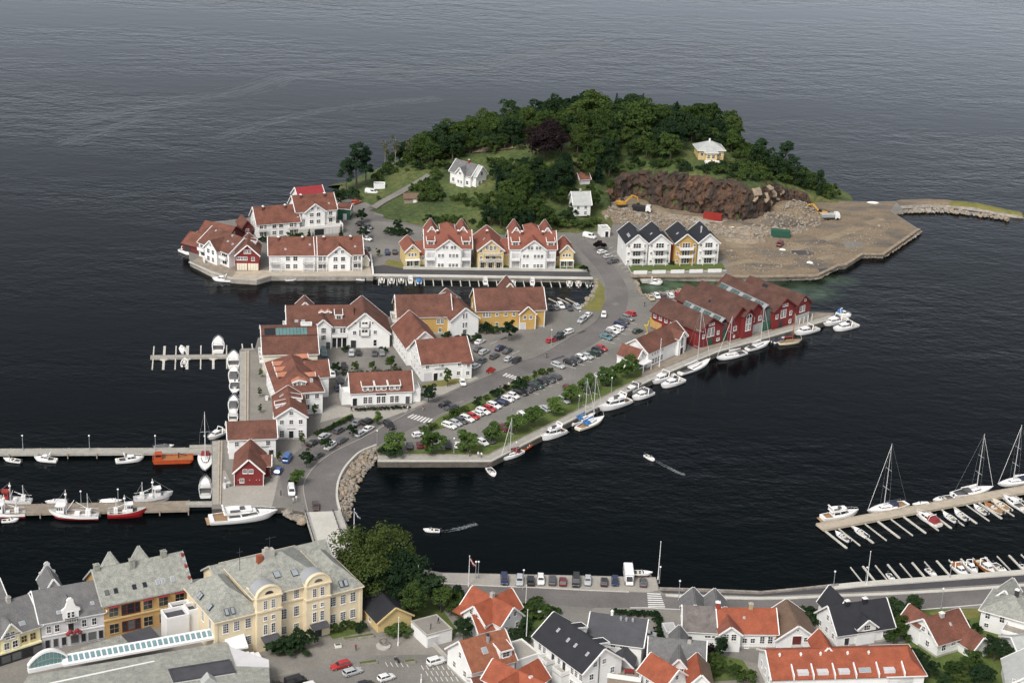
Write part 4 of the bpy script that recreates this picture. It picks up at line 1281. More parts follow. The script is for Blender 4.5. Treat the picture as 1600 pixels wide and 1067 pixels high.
# ------------------------------------------------------------------ buildings on the mainland shore
class BC(B):
 """a building placed by its centre and turn"""
 def __init__(s, name, label, c, rot, z=ZG, cat='house', group=None):
  s.root = ob(name, None, None, G(*c, z), R(rot))
  tag(s.root, label, cat, group)
TO = 'tile_orange'
b = BC('cross_gable_house', 'white house with bright orange cross-gabled roof beside the lawn', (768,978),-43)
v = b.vol(-6,-3.4,12,6.8,4.2,7.4,'x', W_, TO, plinth='concrete')
v2 = b.vol(-3.4,-5.6,6.8,11.2,4.2,7.3,'y', W_, TO)
b.wins(v, 'r', (2.4,4.4),5.4,.8,1.0); b.wins(v, 'r', (1.6,5.2),2.4); b.wins(v2,'f', (2.4,4.4),5.4,.8,1.0); b.wins(v2,'f', (1.8,5),2.2)
b.chimney(v, 6,.95,0,.8,.8,1.2,'concrete', 'concrete')
part('shed_roof', MB().hexa([(-6.4,-6.2,3.4),(-3.4,-6.2,3.4),(-3.4,-3.4,4.2),(-6.4,-3.4,4.2),(-6.4,-6.2,3.6),(-3.4,-6.2,3.6),(-3.4,-3.4,4.4),(-6.4,-3.4,4.4)]), TO, b.root)
b = B('orange_annex', 'small orange-roofed annex between the cross-gabled and the mottled-roof house', (748,1003),(788,993))
v = b.vol(0,0, b.w, 6,2.6,5.2,'x', W_, TO); b.win(v, 'f', 2,1.6)
b = B('mottled_roof_house', 'white house with mottled red tile roof, one square skylight and a steel flue', (737,1077),(803,1058))
w = b.w
v = b.vol(0,0, w, 10.5,4.4,8.9,'x', W_, 'tile_mottled', plinth='concrete')
b.skylight(v, w * .42,.52,0,1.3,1.5); b.chimney(v, w * .56,.72,0,.5,.5,1.9,'grey_metal', 'dark_metal')
b.win(v, 'l', 5.2,5.6,.9,1.3); b.wins(v, 'l', (3,7.4),2.2)
b.dormer(v, w * .82,3.0,.12,1.9,0,'shed', win=(1,1.6,1.2)); b.wins(v, 'f', (2.5,6),2.2)
b = BC('orange_corner_house', 'orange cross-roofed house cut by the bottom edge in front of the mottled roof', (808,1096),-38)
v = b.vol(-6.5,-3.4,13,6.8,4.4,7.4,'x', W_, TO)
v2 = b.vol(-3.2,-6.2,6.4,12.4,4.4,7.4,'y', W_, TO)
b.win(v, 'l', 3.4,4.8,.8,.9)
part('roof_disc', MB().tube((3.2,0,6.9),(3.2,0,7.5),.5, n=10), 'trim_white', b.root)
b = B('orange_lean_to', 'low orange lean-to roof below the mottled-roof house', (745,1092),(790,1083), cat='shed')
b.vol(0,0, b.w, 5,2.2,3.4,'x', W_, 'tile_red')
b = B('black_roof_villa', 'long white villa with black roof, four roof lights and corner balconies', (833,1032),(908,1089))
w = b.w
v = b.vol(0,0, w, 10.5,6.0,10.2,'x', W_, 'roof_black', plinth='concrete')
for l, t in ((4.2,.62),(8.2,.55),(10.8,.55),(14.9,.55)):
 b.skylight(v, l, t, 0,.6,1.0)
for z in (4.6,1.7):
 b.wins(v, 'f', (2.2,3.8,9.0,13.6,15.0,16.6), z, .85,1.4,2,3)
b.door(v, 'f', 6.9,1.0,2.3,'dark_metal', z=3.4); b.door(v, 'f', 10.8,1.0,2.3,'dark_metal', z=3.4)
for u in (6.0,11.2):
 part('balcony_block', MB().box(u - 1.6, u + 1.6,-2.2,0,0,3.3), W_, b.root)
 b.balcony(v, 'f', u, 3.2,3.4,2.2)
b.balcony(v, 'l', 2.6,3.0,3.2,1.6)
b.wins(v, 'r', (3.2,5.6),7.0,.9,1.1,2,2); b.win(v, 'r', 2.4,4.2); b.win(v, 'r', 8,4.2)
part('downpipe', MB().tube((w + .1,4.3,0),(w + .1,4.3,8.5),.08), 'dark_metal', b.root)
for l in (5.5,13.0):
 b.dormer(v, l, 2.0,.3,1.5,1,'shed', win=(1,1.1,.9))
b = B('grey_roof_house', 'white house with plain dark grey roof at the side street corner', (916,1033),(1000,1044.5))
w = b.w
v = b.vol(0,0, w, 11,5.6,9.0,'x', W_, 'roof_darkgrey', plinth='concrete')
b.wins(v, 'f', (5.6,7.6),4.9,.9,.8,2,1); b.wins(v, 'f', (6.2,),2.4,1.6,1.6,3,2); b.wins(v, 'f', (2.5,),3.2)
v2 = b.vol(w - 5.5,-4.5,4.2,5,3.0,5.0,'y', 'grey_white', 'roof_darkgrey')
for l in (6.4,7.6,9):
 b.chimney(v, l, .85,0,.4,.4,.6,'grey_metal', 'grey_metal')
b.chimney(v, 4.3,1.0,0,.5,.5,1.0,'trim_white', 'trim_white')
tr = part('roof_terrace', MB().box(w - 6.5, w + 1.2,-9.5,-4.6,0,2.6), 'planks_brown', b.root)
mbp = MB()
for (x0, x1, y0, y1) in ((w - 6.5, w + 1.2,-9.6,-9.45),(w - 6.6, w - 6.45,-9.45,-4.6),(w + 1.1, w + 1.25,-9.45,-4.6)):
 mbp.box(x0, x1, y0, y1,2.6,3.7)
part('terrace_railing', mbp, 'trim_white', b.root)
t = ob('garden_bench', None, None, G(983,1052,4.12)); tag(t, 'red-brown garden bench on the railed roof terrace', 'bench')
part('seat', MB().box(-1,1,-.3,.3,.4,.48), 'canvas_red', t); part('backrest', MB().box(-1,1,.3,.38,.48,.95), 'canvas_red', t)
for sx in (-.9,.9):
 part('leg', MB().box(sx - .05, sx + .05,-.28,.28,0,.4), 'dark_metal', t)
b = B('grey_gable_house', 'grey-roofed white house with front and back gables in the lower middle', (1012,1060),(1097,1067))
w = b.w
v = b.vol(0,0, w, 9.5,4.2,7.4,'x', W_, 'slate_dark')
v2 = b.vol(w * .38,-2.0,3.6,11.5 + 2,4.6,6.8,'y', W_, 'slate_dark')
b.wins(v2,'f', (1.1,2.5),3.8,.8,1.1,2,2); b.wins(v, 'f', (1.6,9.5),2.4); b.chimney(v, w * .72,.9,0,.8,.8,1.2,'concrete', 'dark_metal')
b = B('small_orange_house', 'small white house with steep orange roof left of the grey gabled house', (997,1073),(1036,1098))
w = b.w
v = b.vol(0,0, w, 7,4.0,6.9,'x', W_, TO); b.win(v, 'f', 2.6,2.6,.8,1.0); b.win(v, 'r', 3.5,5,.8,.9)
b = B('twin_roof_cottage', 'cottage with one orange and one brown roof slope at the bottom edge', (1074,1096),(1110,1097))
w = b.w
v = b.vol(0,0, w, 8,4.2,6.8,'y', W_, TO)
part('roof_patch', MB().hexa([(w / 2,-.45,7.06),(w + .5,-.45,4.12),(w + .5,8.45,4.12),(w / 2,8.45,7.06),(w / 2,-.45,7.11),(w + .5,-.45,4.17),(w + .5,8.45,4.17),(w / 2,8.45,7.11)]), 'tile_faded', b.root)
b = B('grey_terrace_house', 'white house with weathered grey-brown roof and two rear gables by the shore road', (1067,1008),(1122,1011))
w = b.w
v = b.vol(0,0, w, 10,3.9,7.2,'x', W_, 'slate_brown', plinth='concrete')
for q in (0.0,.62):
 b.vol(w * q, 6,5,7,4.6,7.2,'y', W_, 'slate_dark')
b.win(v, 'f', w * .68,2.6,1.2,.5,2,1); b.win(v, 'f', w * .84,2.6,.6,.5,1,1); b.win(v, 'f', w * .5,.9,.9,.6)
b.win(v, 'l', 3,2.6); b.win(v, 'l', 6,4.8); b.chimney(v, w * .95,.95,0,1.0,.9,1.6,'brick', 'trim_white')
b = B('orange_terrace_house', 'white house with smooth orange-red roof and a small front gable by the shore road', (1123,1012),(1211,1013))
w = b.w
v = b.vol(0,0, w, 10,3.9,7.2,'x', W_, 'tile_orange', plinth='concrete')
v2 = b.vol(-.3,-1.6,4.6,8,4.6,6.4,'y', W_, 'tile_bright')
b.wins(v2,'f', (1.4,3.1),3.7,1.0,1.5,2,3); b.wins(v, 'f', (5.6,7.4),2.0,.9,1.1); b.wins(v, 'f', (9.5,11.3),2.2,.95,1.7,2,3); b.wins(v, 'f', (6.2,10),.35,.8,.4,2,1)
b.chimney(v, w * .58,1.0,0,.9,.8,1.2,'brick_pale', 'concrete'); b.skylight(v, 5.6,.6,0,.5,.6)
b = B('barn', 'white barn with moss-brown roof and a dark open loft door', (1212,1014),(1275,1013), cat='barn')
w = b.w
v = b.vol(0,0, w, 11,2.6,6.0,'y', W_, 'tile_faded')
b.door(v, 'f', w * .5,2.0,2.1,'dark_red_wood', z=1.2); b.win(v, 'f', w * .72,2.4,.8,1.0); b.win(v, 'f', w * .5,4.7,.4,.4,1,1)
part('ramp', MB().hexa([(w * .36,-3,0),(w * .64,-3,0),(w * .62,0,0),(w * .38,0,0),(w * .36,-3,.1),(w * .64,-3,.1),(w * .62,0,1.1),(w * .38,0,1.1)]), 'concrete', b.root)
b = B('black_roof_house', 'white house with black roof, two dark chimneys and a front gable dormer', (1307,1012),(1393,999))
w = b.w
v = b.vol(0,0, w, 10,3.4,7.8,'x', W_, 'roof_black', plinth='concrete')
v2 = b.vol(w * .34,-.25,4.6,6,4.4,6.3,'y', W_, 'roof_black')
v3 = b.vol(w * .12,6,5,6.5,4.6,8.2,'y', W_, 'roof_black')
b.win(v2,'f', 2.3,4.3,1.4,1.1,3,2); b.wins(v, 'f', (w * .4, w * .58, w * .86),1.9,1.0,1.3,2,2); b.door(v, 'f', w * .17,1.1,2.2,'dark_metal')
b.wins(v, 'l', (3,5),4.9,.9,1.2); b.wins(v, 'l', (2,5,8),1.9,.9,1.2)
for l in (w * .3, w * .62):
 b.chimney(v, l, .93,0,1.0,.8,1.3,'roof_black', 'trim_white')
b = B('red_brown_house', 'white house with red-brown roof in the garden left of the grey hipped house', (1463,1027),(1514,1011))
w = b.w
v = b.vol(0,0, w, 10,3.4,7.2,'x', W_, 'tile_red', plinth='concrete')
v2 = b.vol(w - 3.4,-4.4,5.0,9,2.6,5.2,'y', W_, 'tile_red')
v3 = b.vol(-.2,6,4.0,5.6,4.6,6.9,'y', W_, 'tile_red')
b.wins(v, 'l', (3,5),4.7,.9,1.1); b.win(v, 'l', 7,4.0,.9,1.2); b.win(v, 'l', 3.2,1.9); b.win(v, 'f', 1.8,2.1,1.1,1.5,2,2); b.win(v, 'f', 4.6,2.4,1.1,.8); b.win(v2,'l', 2,1.6,.9,.9)
b.chimney(v, w * .46,.9,0,1.0,.9,1.0,'concrete', 'trim_white'); b.skylight(v, w * .58,.55,0,.5,.8)
b = B('grey_hipped_house', 'white house with grey slate hipped roof and black chimney at the right edge', (1529,982),(1571,994))
w = b.w
v = b.hip(0,0,11,11,5.0,7.8, W_, 'slate', hip=5.4)
v2 = b.vol(1,7,4.4,6,5.2,7.8,'y', W_, 'slate')
b.wins(v, 'f', (1.6,4.9),4.0,1.0,1.5,2,2); b.wins(v, 'f', (1.6,),1.5,.9,.9); b.wins(v, 'l', (3,8),4)
v.prof, v.ax = [(0,5.0),(5.5,7.8),(11,5.0)], 'y'
b.chimney(v, 6.0,.9,1,.9,.9,1.6,'dark_metal', 'trim_white')
part('roof_terrace', MB().box(w - .2, w + 6,-4.5,0,0,3.0), 'stone_quay', b.root)
part('terrace_railing', MB().box(w - .2, w + 6,-4.5,-4.35,3.0,4.0).box(w - .2, w - .05,-4.35,0,3.0,4.0), 'trim_white', b.root)
b = B('long_orange_house', 'long house with wide orange roof and white dormer cheeks along the bottom edge', (1205,1087),(1441,1080))
w = b.w
v = b.vol(0,0, w * .93,12,4.2,7.4,'x', W_, TO, ends=(1,0), trim='trim_white', gut=False)
v2 = b.hip(w * .76,0, w * .24,12,4.2,7.42, W_, TO, hip=5.8, ov=.45)
b.vol(w * .34,6,4,7,5.6,8.0,'y', W_, 'tile_orange')
for q in (.13,.26,.40,.54,.69,.86):
 x = w * q
 part('dormer_cheek', MB().hexa([(x, -.5,4.0),(x + .25,-.5,4.0),(x + .25,2.6,5.6),(x, 2.6,5.6),(x, -.5,5.1),(x + .25,-.5,5.1),(x + .25,2.6,6.2),(x, 2.6,6.2)]), 'trim_white', b.root)
for q in (.20,.33,.47,.77):
 part('roof_terrace', MB().box(w * q - 1.2, w * q + 1.2,.3,2.3,4.6,5.35), 'grey_white', b.root)
b.skylight(v, w * .61,.2,0,2.6,1.2)
for l in (w * .07, w * .21, w * .34, w * .52, w * .66):
 b.chimney(v, l, .78,0,.35,.35,.5,'trim_white', 'trim_white')
b.wins(v, 'l', (3,6,9),2.4)
b = B('edge_house', 'white gabled house cut off by the bottom right corner', (1572,1090),(1640,1097))
v = b.vol(0,0, b.w, 10,3.4,6.6,'y', W_, 'pale_slate'); b.wins(v, 'f', (2.4,3.9,5.2),3.4,.9,1.4,2,2); b.win(v, 'f', 1,4.4,.5,.8)
b = B('edge_house', 'grey-roofed house on the right frame edge above the corner house', (1592,1046),(1650,1040))
b.vol(0,0, b.w, 9,3.2,5.5,'x', W_, 'pale_slate')
b = B('garden_garage', 'low flat tan-roofed garage between the mottled-roof house and the black-roofed villa', (806,1050),(843,1038), cat='garage')
b.flat(0,0, b.w, 7,2.6, W_, 'paving_pale', parm='trim_white')
b = B('flat_garage', 'white flat-roofed garage with people standing on its roof', (666,1012),(706,1001), cat='garage')
v = b.flat(0,0, b.w, 7,3.0, W_, 'paving', parm='concrete', par=.2); b.door(v, 'f', 1.6,2.6,2.2,'grey_white')
b = B('carport', 'small pale carport beside the grey terrace house', (1040,1003),(1058,1002), cat='carport')
b.flat(0,0, b.w, 4,2.3,'grey_white', 'pale_slate')

# ---------------------------------------------------------------- town front at the lower left
b = B('yellow_hall', 'low yellow building with black gable roof under the big trees', (590,988),(643,975.5))
w = b.w
v = b.vol(0,0, w, 16,2.6,5.4,'y', 'pale_ochre', 'roof_black', trim='pale_ochre')
b.win(v, 'l', 4,1.5); b.win(v, 'l', 9,1.5)
b = B('cream_town_hall', 'large cream three-storey public building with slate mansard roof and two round-gabled bays', (338,1031),(563,973), cat='public building')
L = b.w
CR = 'cream_render'
c0, c1 = .262 * L, .765 * L
vl = b.hip(0,0, c0 + 1,16,9.4,14.2, CR, 'slate', mans=(2.3,3.0), trim='cream_render')
vr = b.hip(c1 - 1,0, L - c1 + 1,16,9.4,14.2, CR, 'slate', mans=(2.3,3.0), trim='cream_render')
vc = b.hip(c0,.6, c1 - c0,17,12.6,17.2, CR, 'slate', hip=7.0, trim='cream_render')
vb = b.vol(c0 - 3,12, c1 - c0 + 10,9,10.0,13.2,'x', CR, 'slate', trim='pale_slate')
bays = []
for q in (.262,.600):
 x = q * L
 bw_ = .166 * L
 V = Vol(); V.x, V.y, V.w, V.d, V.z0 = x, -1.1, bw_, 6,0
 part('bay', MB().box(x, x + bw_, -1.1,4.5,0,13.2), CR, b.root)
 n = 14
 arch = [(x + bw_ / 2 - bw_ * .5 * math.cos(math.pi * i / n),13.2 + 2.3 * math.sin(math.pi * i / n)) for i in range(n + 1)]
 mb = MB()
 mb.loft([[(p[0],-1.1, p[1]) for p in arch],[(p[0],-.5, p[1]) for p in arch]])
 part('round_gable', mb, CR, b.root)
 mb = MB()
 for i in range(n):
  mb.beam((arch[i][0],-.85, arch[i][1] + .06),(arch[i + 1][0],-.85, arch[i + 1][1] + .06),.9,.22, up=Vector((0,0,1)))
 part('gable_coping', mb, 'cream_render', b.root)
 inner = [(x + bw_ / 2 - bw_ * .5 * math.cos(math.pi * i / n),13.0 + 2.35 * math.sin(math.pi * i / n)) for i in range(n + 1)]
 part('barrel_roof', MB().loft([[(p[0],-.5, p[1]) for p in inner],[(p[0],3.2, p[1] - .1) for p in inner]]), 'grey_metal', b.root)
 part('cornice', MB().box(x - .2, x + bw_ + .2,-1.35,-.3,9.5,9.85), 'cream_render', b.root)
 part('cornice', MB().box(x - .25, x + bw_ + .25,-1.4,-.3,12.9,13.25), 'cream_render', b.root)
 half = [(x + bw_ / 2 - 1.0 * math.cos(math.pi * i / 8),-1.14,13.7 + .75 * math.sin(math.pi * i / 8)) for i in range(9)]
 part('lunette_window', MB().poly(half), 'glass', b.root)
 bays.append(V)
 b.wins(V, 'f', (bw_ * .34, bw_ * .66),11.2,.8,2.0,2,4)
 b.wins(V, 'f', (bw_ * .34, bw_ * .66),7.9,.7,.9,2,2)
 b.wins(V, 'f', (bw_ * .34, bw_ * .66),5.2,.8,2.3,2,4)
 b.door(V, 'f', bw_ / 2,1.7,2.6,'dark_metal', frame=CR)
 part('door_canopy', MB().hexa([(x + bw_ * .14,-3.0,2.9),(x + bw_ * .86,-3.0,2.9),(x + bw_ * .86,-1.1,3.5),(x + bw_ * .14,-1.1,3.5),(x + bw_ * .14,-3.0,3.0),(x + bw_ * .86,-3.0,3.0),(x + bw_ * .86,-1.1,3.62),(x + bw_ * .14,-1.1,3.62)]), 'roof_darkgrey', b.root)
mid0, mid1 = (.428) * L, .600 * L
for z, h in ((11.0,2.0),(6.8,2.4),(2.8,1.8)):
 b.wins(vc, 'f', (mid0 - c0 + 1.4, mid1 - c0 - 1.6), z, 1.1, h, 3,4)
part('cornice', MB().box(mid0, mid1,.3,.62,9.5,9.8), 'cream_render', b.root)
for u in (c0 * .25, c0 * .53, c0 * .82):
 b.win(vl, 'f', u, 7.2,1.2,2.2,3,4); b.win(vl, 'f', u, 3.0,1.2,2.0,3,4)
for u in (1 + .16 * (L - c1),1 + .46 * (L - c1),1 + .76 * (L - c1)):
 b.win(vr, 'f', u, 7.2,1.2,2.2,3,4); b.win(vr, 'f', u, 3.0,1.2,2.0,3,4)
for q in (3,7,11):
 b.win(vl, 'l', q, 7.2,1.2,2.2,3,4); b.win(vr, 'r', q, 7.2,1.2,2.2,3,4)
for x in (0, c0 - .2, c1 + .2, L):
 part('pilaster', MB().box(x - .35, x + .35,-.18,.1,0,9.3), CR, b.root)
def rooflight(root, p, rx, rz, w=.9, h=1.5):
 o = part('skylight', MB().box(-w / 2, w / 2,-h / 2, h / 2,.1,.3), 'dark_metal', root, loc=p, rot=(rx, 0, rz))
 part('pane', MB().box(-w / 2 + .1, w / 2 - .1,-h / 2 + .1, h / 2 - .1,.28,.34), 'glass_roof', o)
for u in (c0 * .30, c0 * .45):
 rooflight(b.root, (u, .55,10.75), math.atan2(3,2.8),0)
for u in (c1 + (L - c1) * .42, c1 + (L - c1) * .56):
 rooflight(b.root, (u, .55,10.75), math.atan2(3,2.8),0)
for q in (9.0,9.9,3.8):
 rooflight(b.root, (.55, q, 10.75), math.atan2(3,2.8),-math.pi / 2)
for u, t in (((c0 + c1) / 2 - 1.6,.42),((c0 + c1) / 2 + 2.4,.36)):
 rooflight(b.root, (u, .6 + 8.5 * t, 12.6 + 4.6 * t + .1), math.atan2(4.6,8.5),0,1.5,1.7)
part('chimney', MB().box(c0 + 6, c0 + 8.4,8.2,9.6,15,18.6).box(c0 + 6.3, c0 + 7.0,8.4,9.0,18.6,19.3), 'concrete', b.root)
part('roof_hatch', MB().box(c0 + 4.4, c0 + 5.6,8.2,9.2,16,17.8), 'tile_orange', b.root)
part('antenna', MB().tube((c0 + .5,9,15),(c0 + .5,9,20.5),.06).tube((c0 - .2,9,19.5),(c0 + 1.2,9,19.5),.05).tube((c0 + 7.6,9,18.6),(c0 + 7.6,9,21.5),.05).tube((c0 + 6.6,9,21.2),(c0 + 9,9,21.2),.05), 'dark_metal', b.root)
b = B('ochre_town_house', 'ochre town house with pale slate roof, red awnings and dark windows', (164,999),(299,969))
L = b.w
v = b.vol(0,0, L, 12.5,8.6,14.0,'x', 'orange_render', 'slate', trim='pale_slate', plinth='brick_pale')
part('string_course', MB().box(-.1, L + .1,-.22,.02,4.5,4.85), 'pale_ochre', b.root)
part('cornice', MB().box(-.1, L + .1,-.35,.02,8.1,8.5), 'brick_pale', b.root)
for u in (.11,.50,.68,.87):
 b.win(v, 'f', L * u, 6.4,2.0,2.2,2,2, fm='brick_pale'); b.win(v, 'f', L * u, 2.3,2.0,2.2,2,2, fm='brick_pale')
 part('awning', MB().hexa([(L * u - 1.2,-.7,7.7),(L * u + 1.2,-.7,7.7),(L * u + 1.2,0,8.0),(L * u - 1.2,0,8.0),(L * u - 1.2,-.7,7.8),(L * u + 1.2,-.7,7.8),(L * u + 1.2,0,8.1),(L * u - 1.2,0,8.1)]), 'canvas_red', b.root)
for du in (-1.5,0,1.5):
 b.win(v, 'f', L * .305 + du, 6.4,1.0 if du else 1.5,2.3,1,2, fm='dark_red_wood'); b.win(v, 'f', L * .305 + du, 2.3,1.0 if du else 1.5,2.3,1,2, fm='dark_red_wood')
for l in (.07,.17,.38,.50,.65,.71,.82):
 b.skylight(v, L * l, .30,0,.9,1.2, l > .6)
b.chimney(v, .6,.98,0,1.2,1.0,1.3,'slate', 'slate'); b.chimney(v, L * .42,.85,0,1.2,1.0,2.0,'slate', 'slate'); b.chimney(v, L * .80,.98,0,1.2,1.0,1.3,'slate', 'slate')
for q in (.22,.56):
 b.vol(L * q, 8,3.6,6,10.0,13.0,'y', 'orange_render', 'slate', trim='pale_slate')
for i in range(6):
 t = i / 6
 part('step_coping', MB().box(L - .1, L + .5, t * 6.2, t * 6.2 + .9,8.6 + 5.4 * t, 9.5 + 5.4 * t), 'brick' if i % 2 else 'pale_slate', b.root)
b = B('white_town_house', 'pale grey town house with ornate white gable and flower baskets', (66,1017),(164,998.5))
L = b.w
v = b.vol(0,0, L, 12,7.0,11.4,'x', 'grey_white', 'slate_dark', trim='trim_white')
part('cornice', MB().box(-.1, L + .1,-.4,.02,6.5,6.95), 'trim_white', b.root)
part('string_course', MB().box(0, L, -.15,.02,3.3,3.6), 'trim_white', b.root)
gp = [(-1.7,0),(-1.7,1.6),(-2.0,1.7),(-2.0,2.2),(-1.2,2.7),(-.7,3.9),(-.75,4.4),(-.3,4.9),(.3,4.9),(.75,4.4),(.7,3.9),(1.2,2.7),(2.0,2.2),(2.0,1.7),(1.7,1.6),(1.7,0)]
gx = L * .47
part('ornate_gable', MB().loft([[(gx + p[0],-.45,6.9 + p[1]) for p in gp],[(gx + p[0],0.15,6.9 + p[1]) for p in gp]]), 'trim_white', b.root)
part('gable_roof', MB().loft([[(gx - 1.6,.15,8.2),(gx + 1.6,.15,8.2),(gx, .15,10.6)],[(gx - 1.6,5,8.2),(gx + 1.6,5,8.2),(gx, 5,10.6)]]), 'slate_dark', b.root)
V = Vol(); V.x, V.y, V.w, V.d = gx - 1.6,-.45,3.2,1
b.wins(V, 'f', (1.15,2.05),7.9,.55,1.3,1,2); b.balcony(v, 'f', gx, 2.6,6.2,.9, m='dark_metal', solid=False)
for u in (.12,.25,.68,.84):
 b.win(v, 'f', L * u, 5.0,.9,1.6,2,2)
b.door(v, 'f', gx, 1.2,2.2,'dark_metal', z=3.7)
for u in (.09,.22,.35,.52,.66,.80,.94):
 b.win(v, 'f', L * u, 1.5,1.6 if u in (.52,.80) else .9,1.9,1,1, fm='grey_metal')
for l, t in ((.3,.2),(.62,.2),(.85,.3)):
 b.skylight(v, L * l, t, 0,.8,.8)
b.vol(L * .2,8,4,6,9.5,12.6,'y', 'grey_white', 'slate_dark')
part('rear_finial_gable', MB().loft([[(L * .2 + 2 + p[0] * .9,13.9,9.2 + p[1] * .9) for p in gp],[(L * .2 + 2 + p[0] * .9,14.2,9.2 + p[1] * .9) for p in gp]]), 'grey_white', b.root)
for k, u in enumerate((.40,.44,.50,.55,.59)):
 o = part('flower_basket', MB().ball((0,0,0),.5, nu=9, nv=6), 'canvas_red', b.root, loc=(L * u, -1.0,3.6 + .5 * (k % 2)))
b = B('cream_town_house', 'pale yellow town house with a shaped gable over dark shop fronts', (-22,1046),(65,1018))
L = b.w
v = b.vol(0,0, L, 12,6.6,11.0,'x', 'pale_cream', 'slate_dark', trim='trim_white')
part('shop_front', MB().box(.1, L - .1,-.5,.02,0,2.7), 'dark_metal', b.root)
for i in range(5):
 part('shop_window', MB().box(1 + i * L * .19,1 + i * L * .19 + 2.0,-.56,-.48,.5,2.1), 'glass', b.root)
part('fascia', MB().box(0, L, -.65,.02,2.7,3.05), 'pale_cream', b.root)
v2 = b.vol(L * .30,-.25, L * .32,6,6.8,9.4,'y', 'pale_cream', 'slate_dark')
b.wins(v2,'f', (v2.w * .34, v2.w * .62),6.5,.8,1.5,2,3); b.wins(v2,'f', (v2.w * .25, v2.w * .72),4.2,1.1,1.5,2,2)
b.wins(v, 'f', (L * .70, L * .86),4.5,1.2,1.5,2,2, fm='pale_ochre'); b.wins(v, 'f', (L * .08, L * .2),4.5,1.2,1.5)
b.skylight(v, L * .72,.2,0,1.3,1.0); b.chimney(v, L * .66,.95,0,.9,.8,1.2,'concrete', 'concrete')
b = B('edge_town_house', 'dark-roofed house at the far left frame edge behind the cream town house', (-40,985),(12,970))
b.vol(0,0, b.w, 9,5,8.5,'x', 'grey_white', 'slate_dark')

ZR = ZG + 4.6
ar = ob('shopping_arcade', None, None, G(60,1075, ZG))
tag(ar, 'low shopping arcade with grey slab roof, white glazed strip and arched end window', 'arcade')
ao = Vector(ar.location)
def aprism(name, px, z0, z1, m, zpx=ZR):
 P = [G(x, y, zpx) - ao for x, y in px]
 return part(name, MB().prism([(p.x, p.y) for p in P], z0, z1, m=0), m, ar)
aprism('wall', [(52,1052),(360,1008),(420,1028),(425,1120),(20,1140)],0,4.3,'grey_white')
aprism('slab_roof', [(44,1055),(354,1002),(368,1040),(420,1042),(425,1120),(0,1120)],4.3,4.6,'slate')
aprism('slab_roof', [(105,1018),(165,998),(200,988),(255,1000),(250,1010),(108,1026)],4.2,4.5,'slate')
aprism('flat_roof', [(190,992),(235,979),(252,998),(206,1008)],4.5,4.8,'roof_darkgrey')
aprism('roof_seam', [(75,1067),(240,1032),(242,1033),(77,1068.5)],4.6,4.7,'trim_white')
A, Bq = G(104,1040, ZR) - ao, G(336,998, ZR) - ao
D = (Bq - A)
nrm = Vector((-D.y, D.x, 0)).normalized()
def strip(name, a, b_, off0, off1, z0, z1, z2, z3, m, parent=ar):
 """sloping bar along the gallery: front edge off0 at z0..z1, back edge off1 at z2..z3"""
 q = [A + D * a + nrm * off0, A + D * b_ + nrm * off0, A + D * b_ + nrm * off1, A + D * a + nrm * off1]
 mb = MB().hexa([(q[0].x, q[0].y, z0),(q[1].x, q[1].y, z0),(q[2].x, q[2].y, z2),(q[3].x, q[3].y, z2),(q[0].x, q[0].y, z1),(q[1].x, q[1].y, z1),(q[2].x, q[2].y, z3),(q[3].x, q[3].y, z3)])
 return part(name, mb, m, parent)
gal = strip('glazed_gallery', -.02,1.2,0,2.1,4.5,5.0,4.5,6.2,'trim_white')
n = 26
for i in range(n):
 a0 = .01 + i * .98 / n
 strip('gallery_pane', a0 + .006, a0 + .98 / n - .006,.4,1.6,5.28,5.36,5.98,6.06,'glass_blue', gal)
strip('gallery_end', 1.06,1.2,-3.4,0,3.0,3.4,4.4,4.9,'trim_white')
for i in range(5):
 strip('step', 1.10 + i * .035,1.13 + i * .035,-6.2,-3.5,2.6 - i * .3,2.9 - i * .3,2.6 - i * .3,2.9 - i * .3,'trim_white')
L0, L1 = G(44,1048, ZR) - ao, G(106,1035, ZR) - ao
L0.z = L1.z = 0
aw = ob('arched_window', None, ar)
DD = L1 - L0
nn = Vector((-DD.y, DD.x, 0)).normalized()
n = 14
def archz(t):
 return 3.1 * math.sin(math.pi * min(1, max(0,(t * .92 + .02)))) ** .75
fr = MB()
prev = None
for i in range(n + 1):
 t = i / n
 z = 5.0 + archz(t)
 p = L0 + DD * t
 c = [Vector((p.x, p.y, z)) + nn * o for o in (-.15,.7)]
 cur = [c[0], c[1], c[1] + Vector((0,0,.5)), c[0] + Vector((0,0,.5))]
 if prev:
  fr.hexa([prev[0], cur[0], cur[1], prev[1], prev[3], cur[3], cur[2], prev[2]])
 prev = cur
part('arch_frame', fr, 'trim_white', aw)
part('arch_sill', MB().hexa([L0 - nn * .4 + Vector((0,0,4.2)), L1 - nn * .4 + Vector((0,0,4.2)), L1 + nn * .7 + Vector((0,0,4.2)), L0 + nn * .7 + Vector((0,0,4.2)), L0 - nn * .4 + Vector((0,0,5.1)), L1 - nn * .4 + Vector((0,0,5.1)), L1 + nn * .7 + Vector((0,0,5.1)), L0 + nn * .7 + Vector((0,0,5.1))]), 'trim_white', aw)
for i in range(9):
 t0, t1 = .06 + i * .098,.06 + (i + 1) * .098
 for (za, zb) in ((0,.42),(.46,1)):
  h0, h1 = archz(t0), archz(t1)
  p, q = L0 + DD * (t0 + .006), L0 + DD * (t1 - .006)
  part('arch_pane', MB().poly([(p.x, p.y, 5.1 + h0 * za),(q.x, q.y, 5.1 + h1 * za),(q.x, q.y, 5.05 + h1 * zb),(p.x, p.y, 5.05 + h0 * zb)]), 'glass_teal', aw)
tw = B('lift_tower', 'white stepped lift tower with recessed dark tops behind the glazed strip', (262,1011),(308,1001), z=ZG, cat='tower')
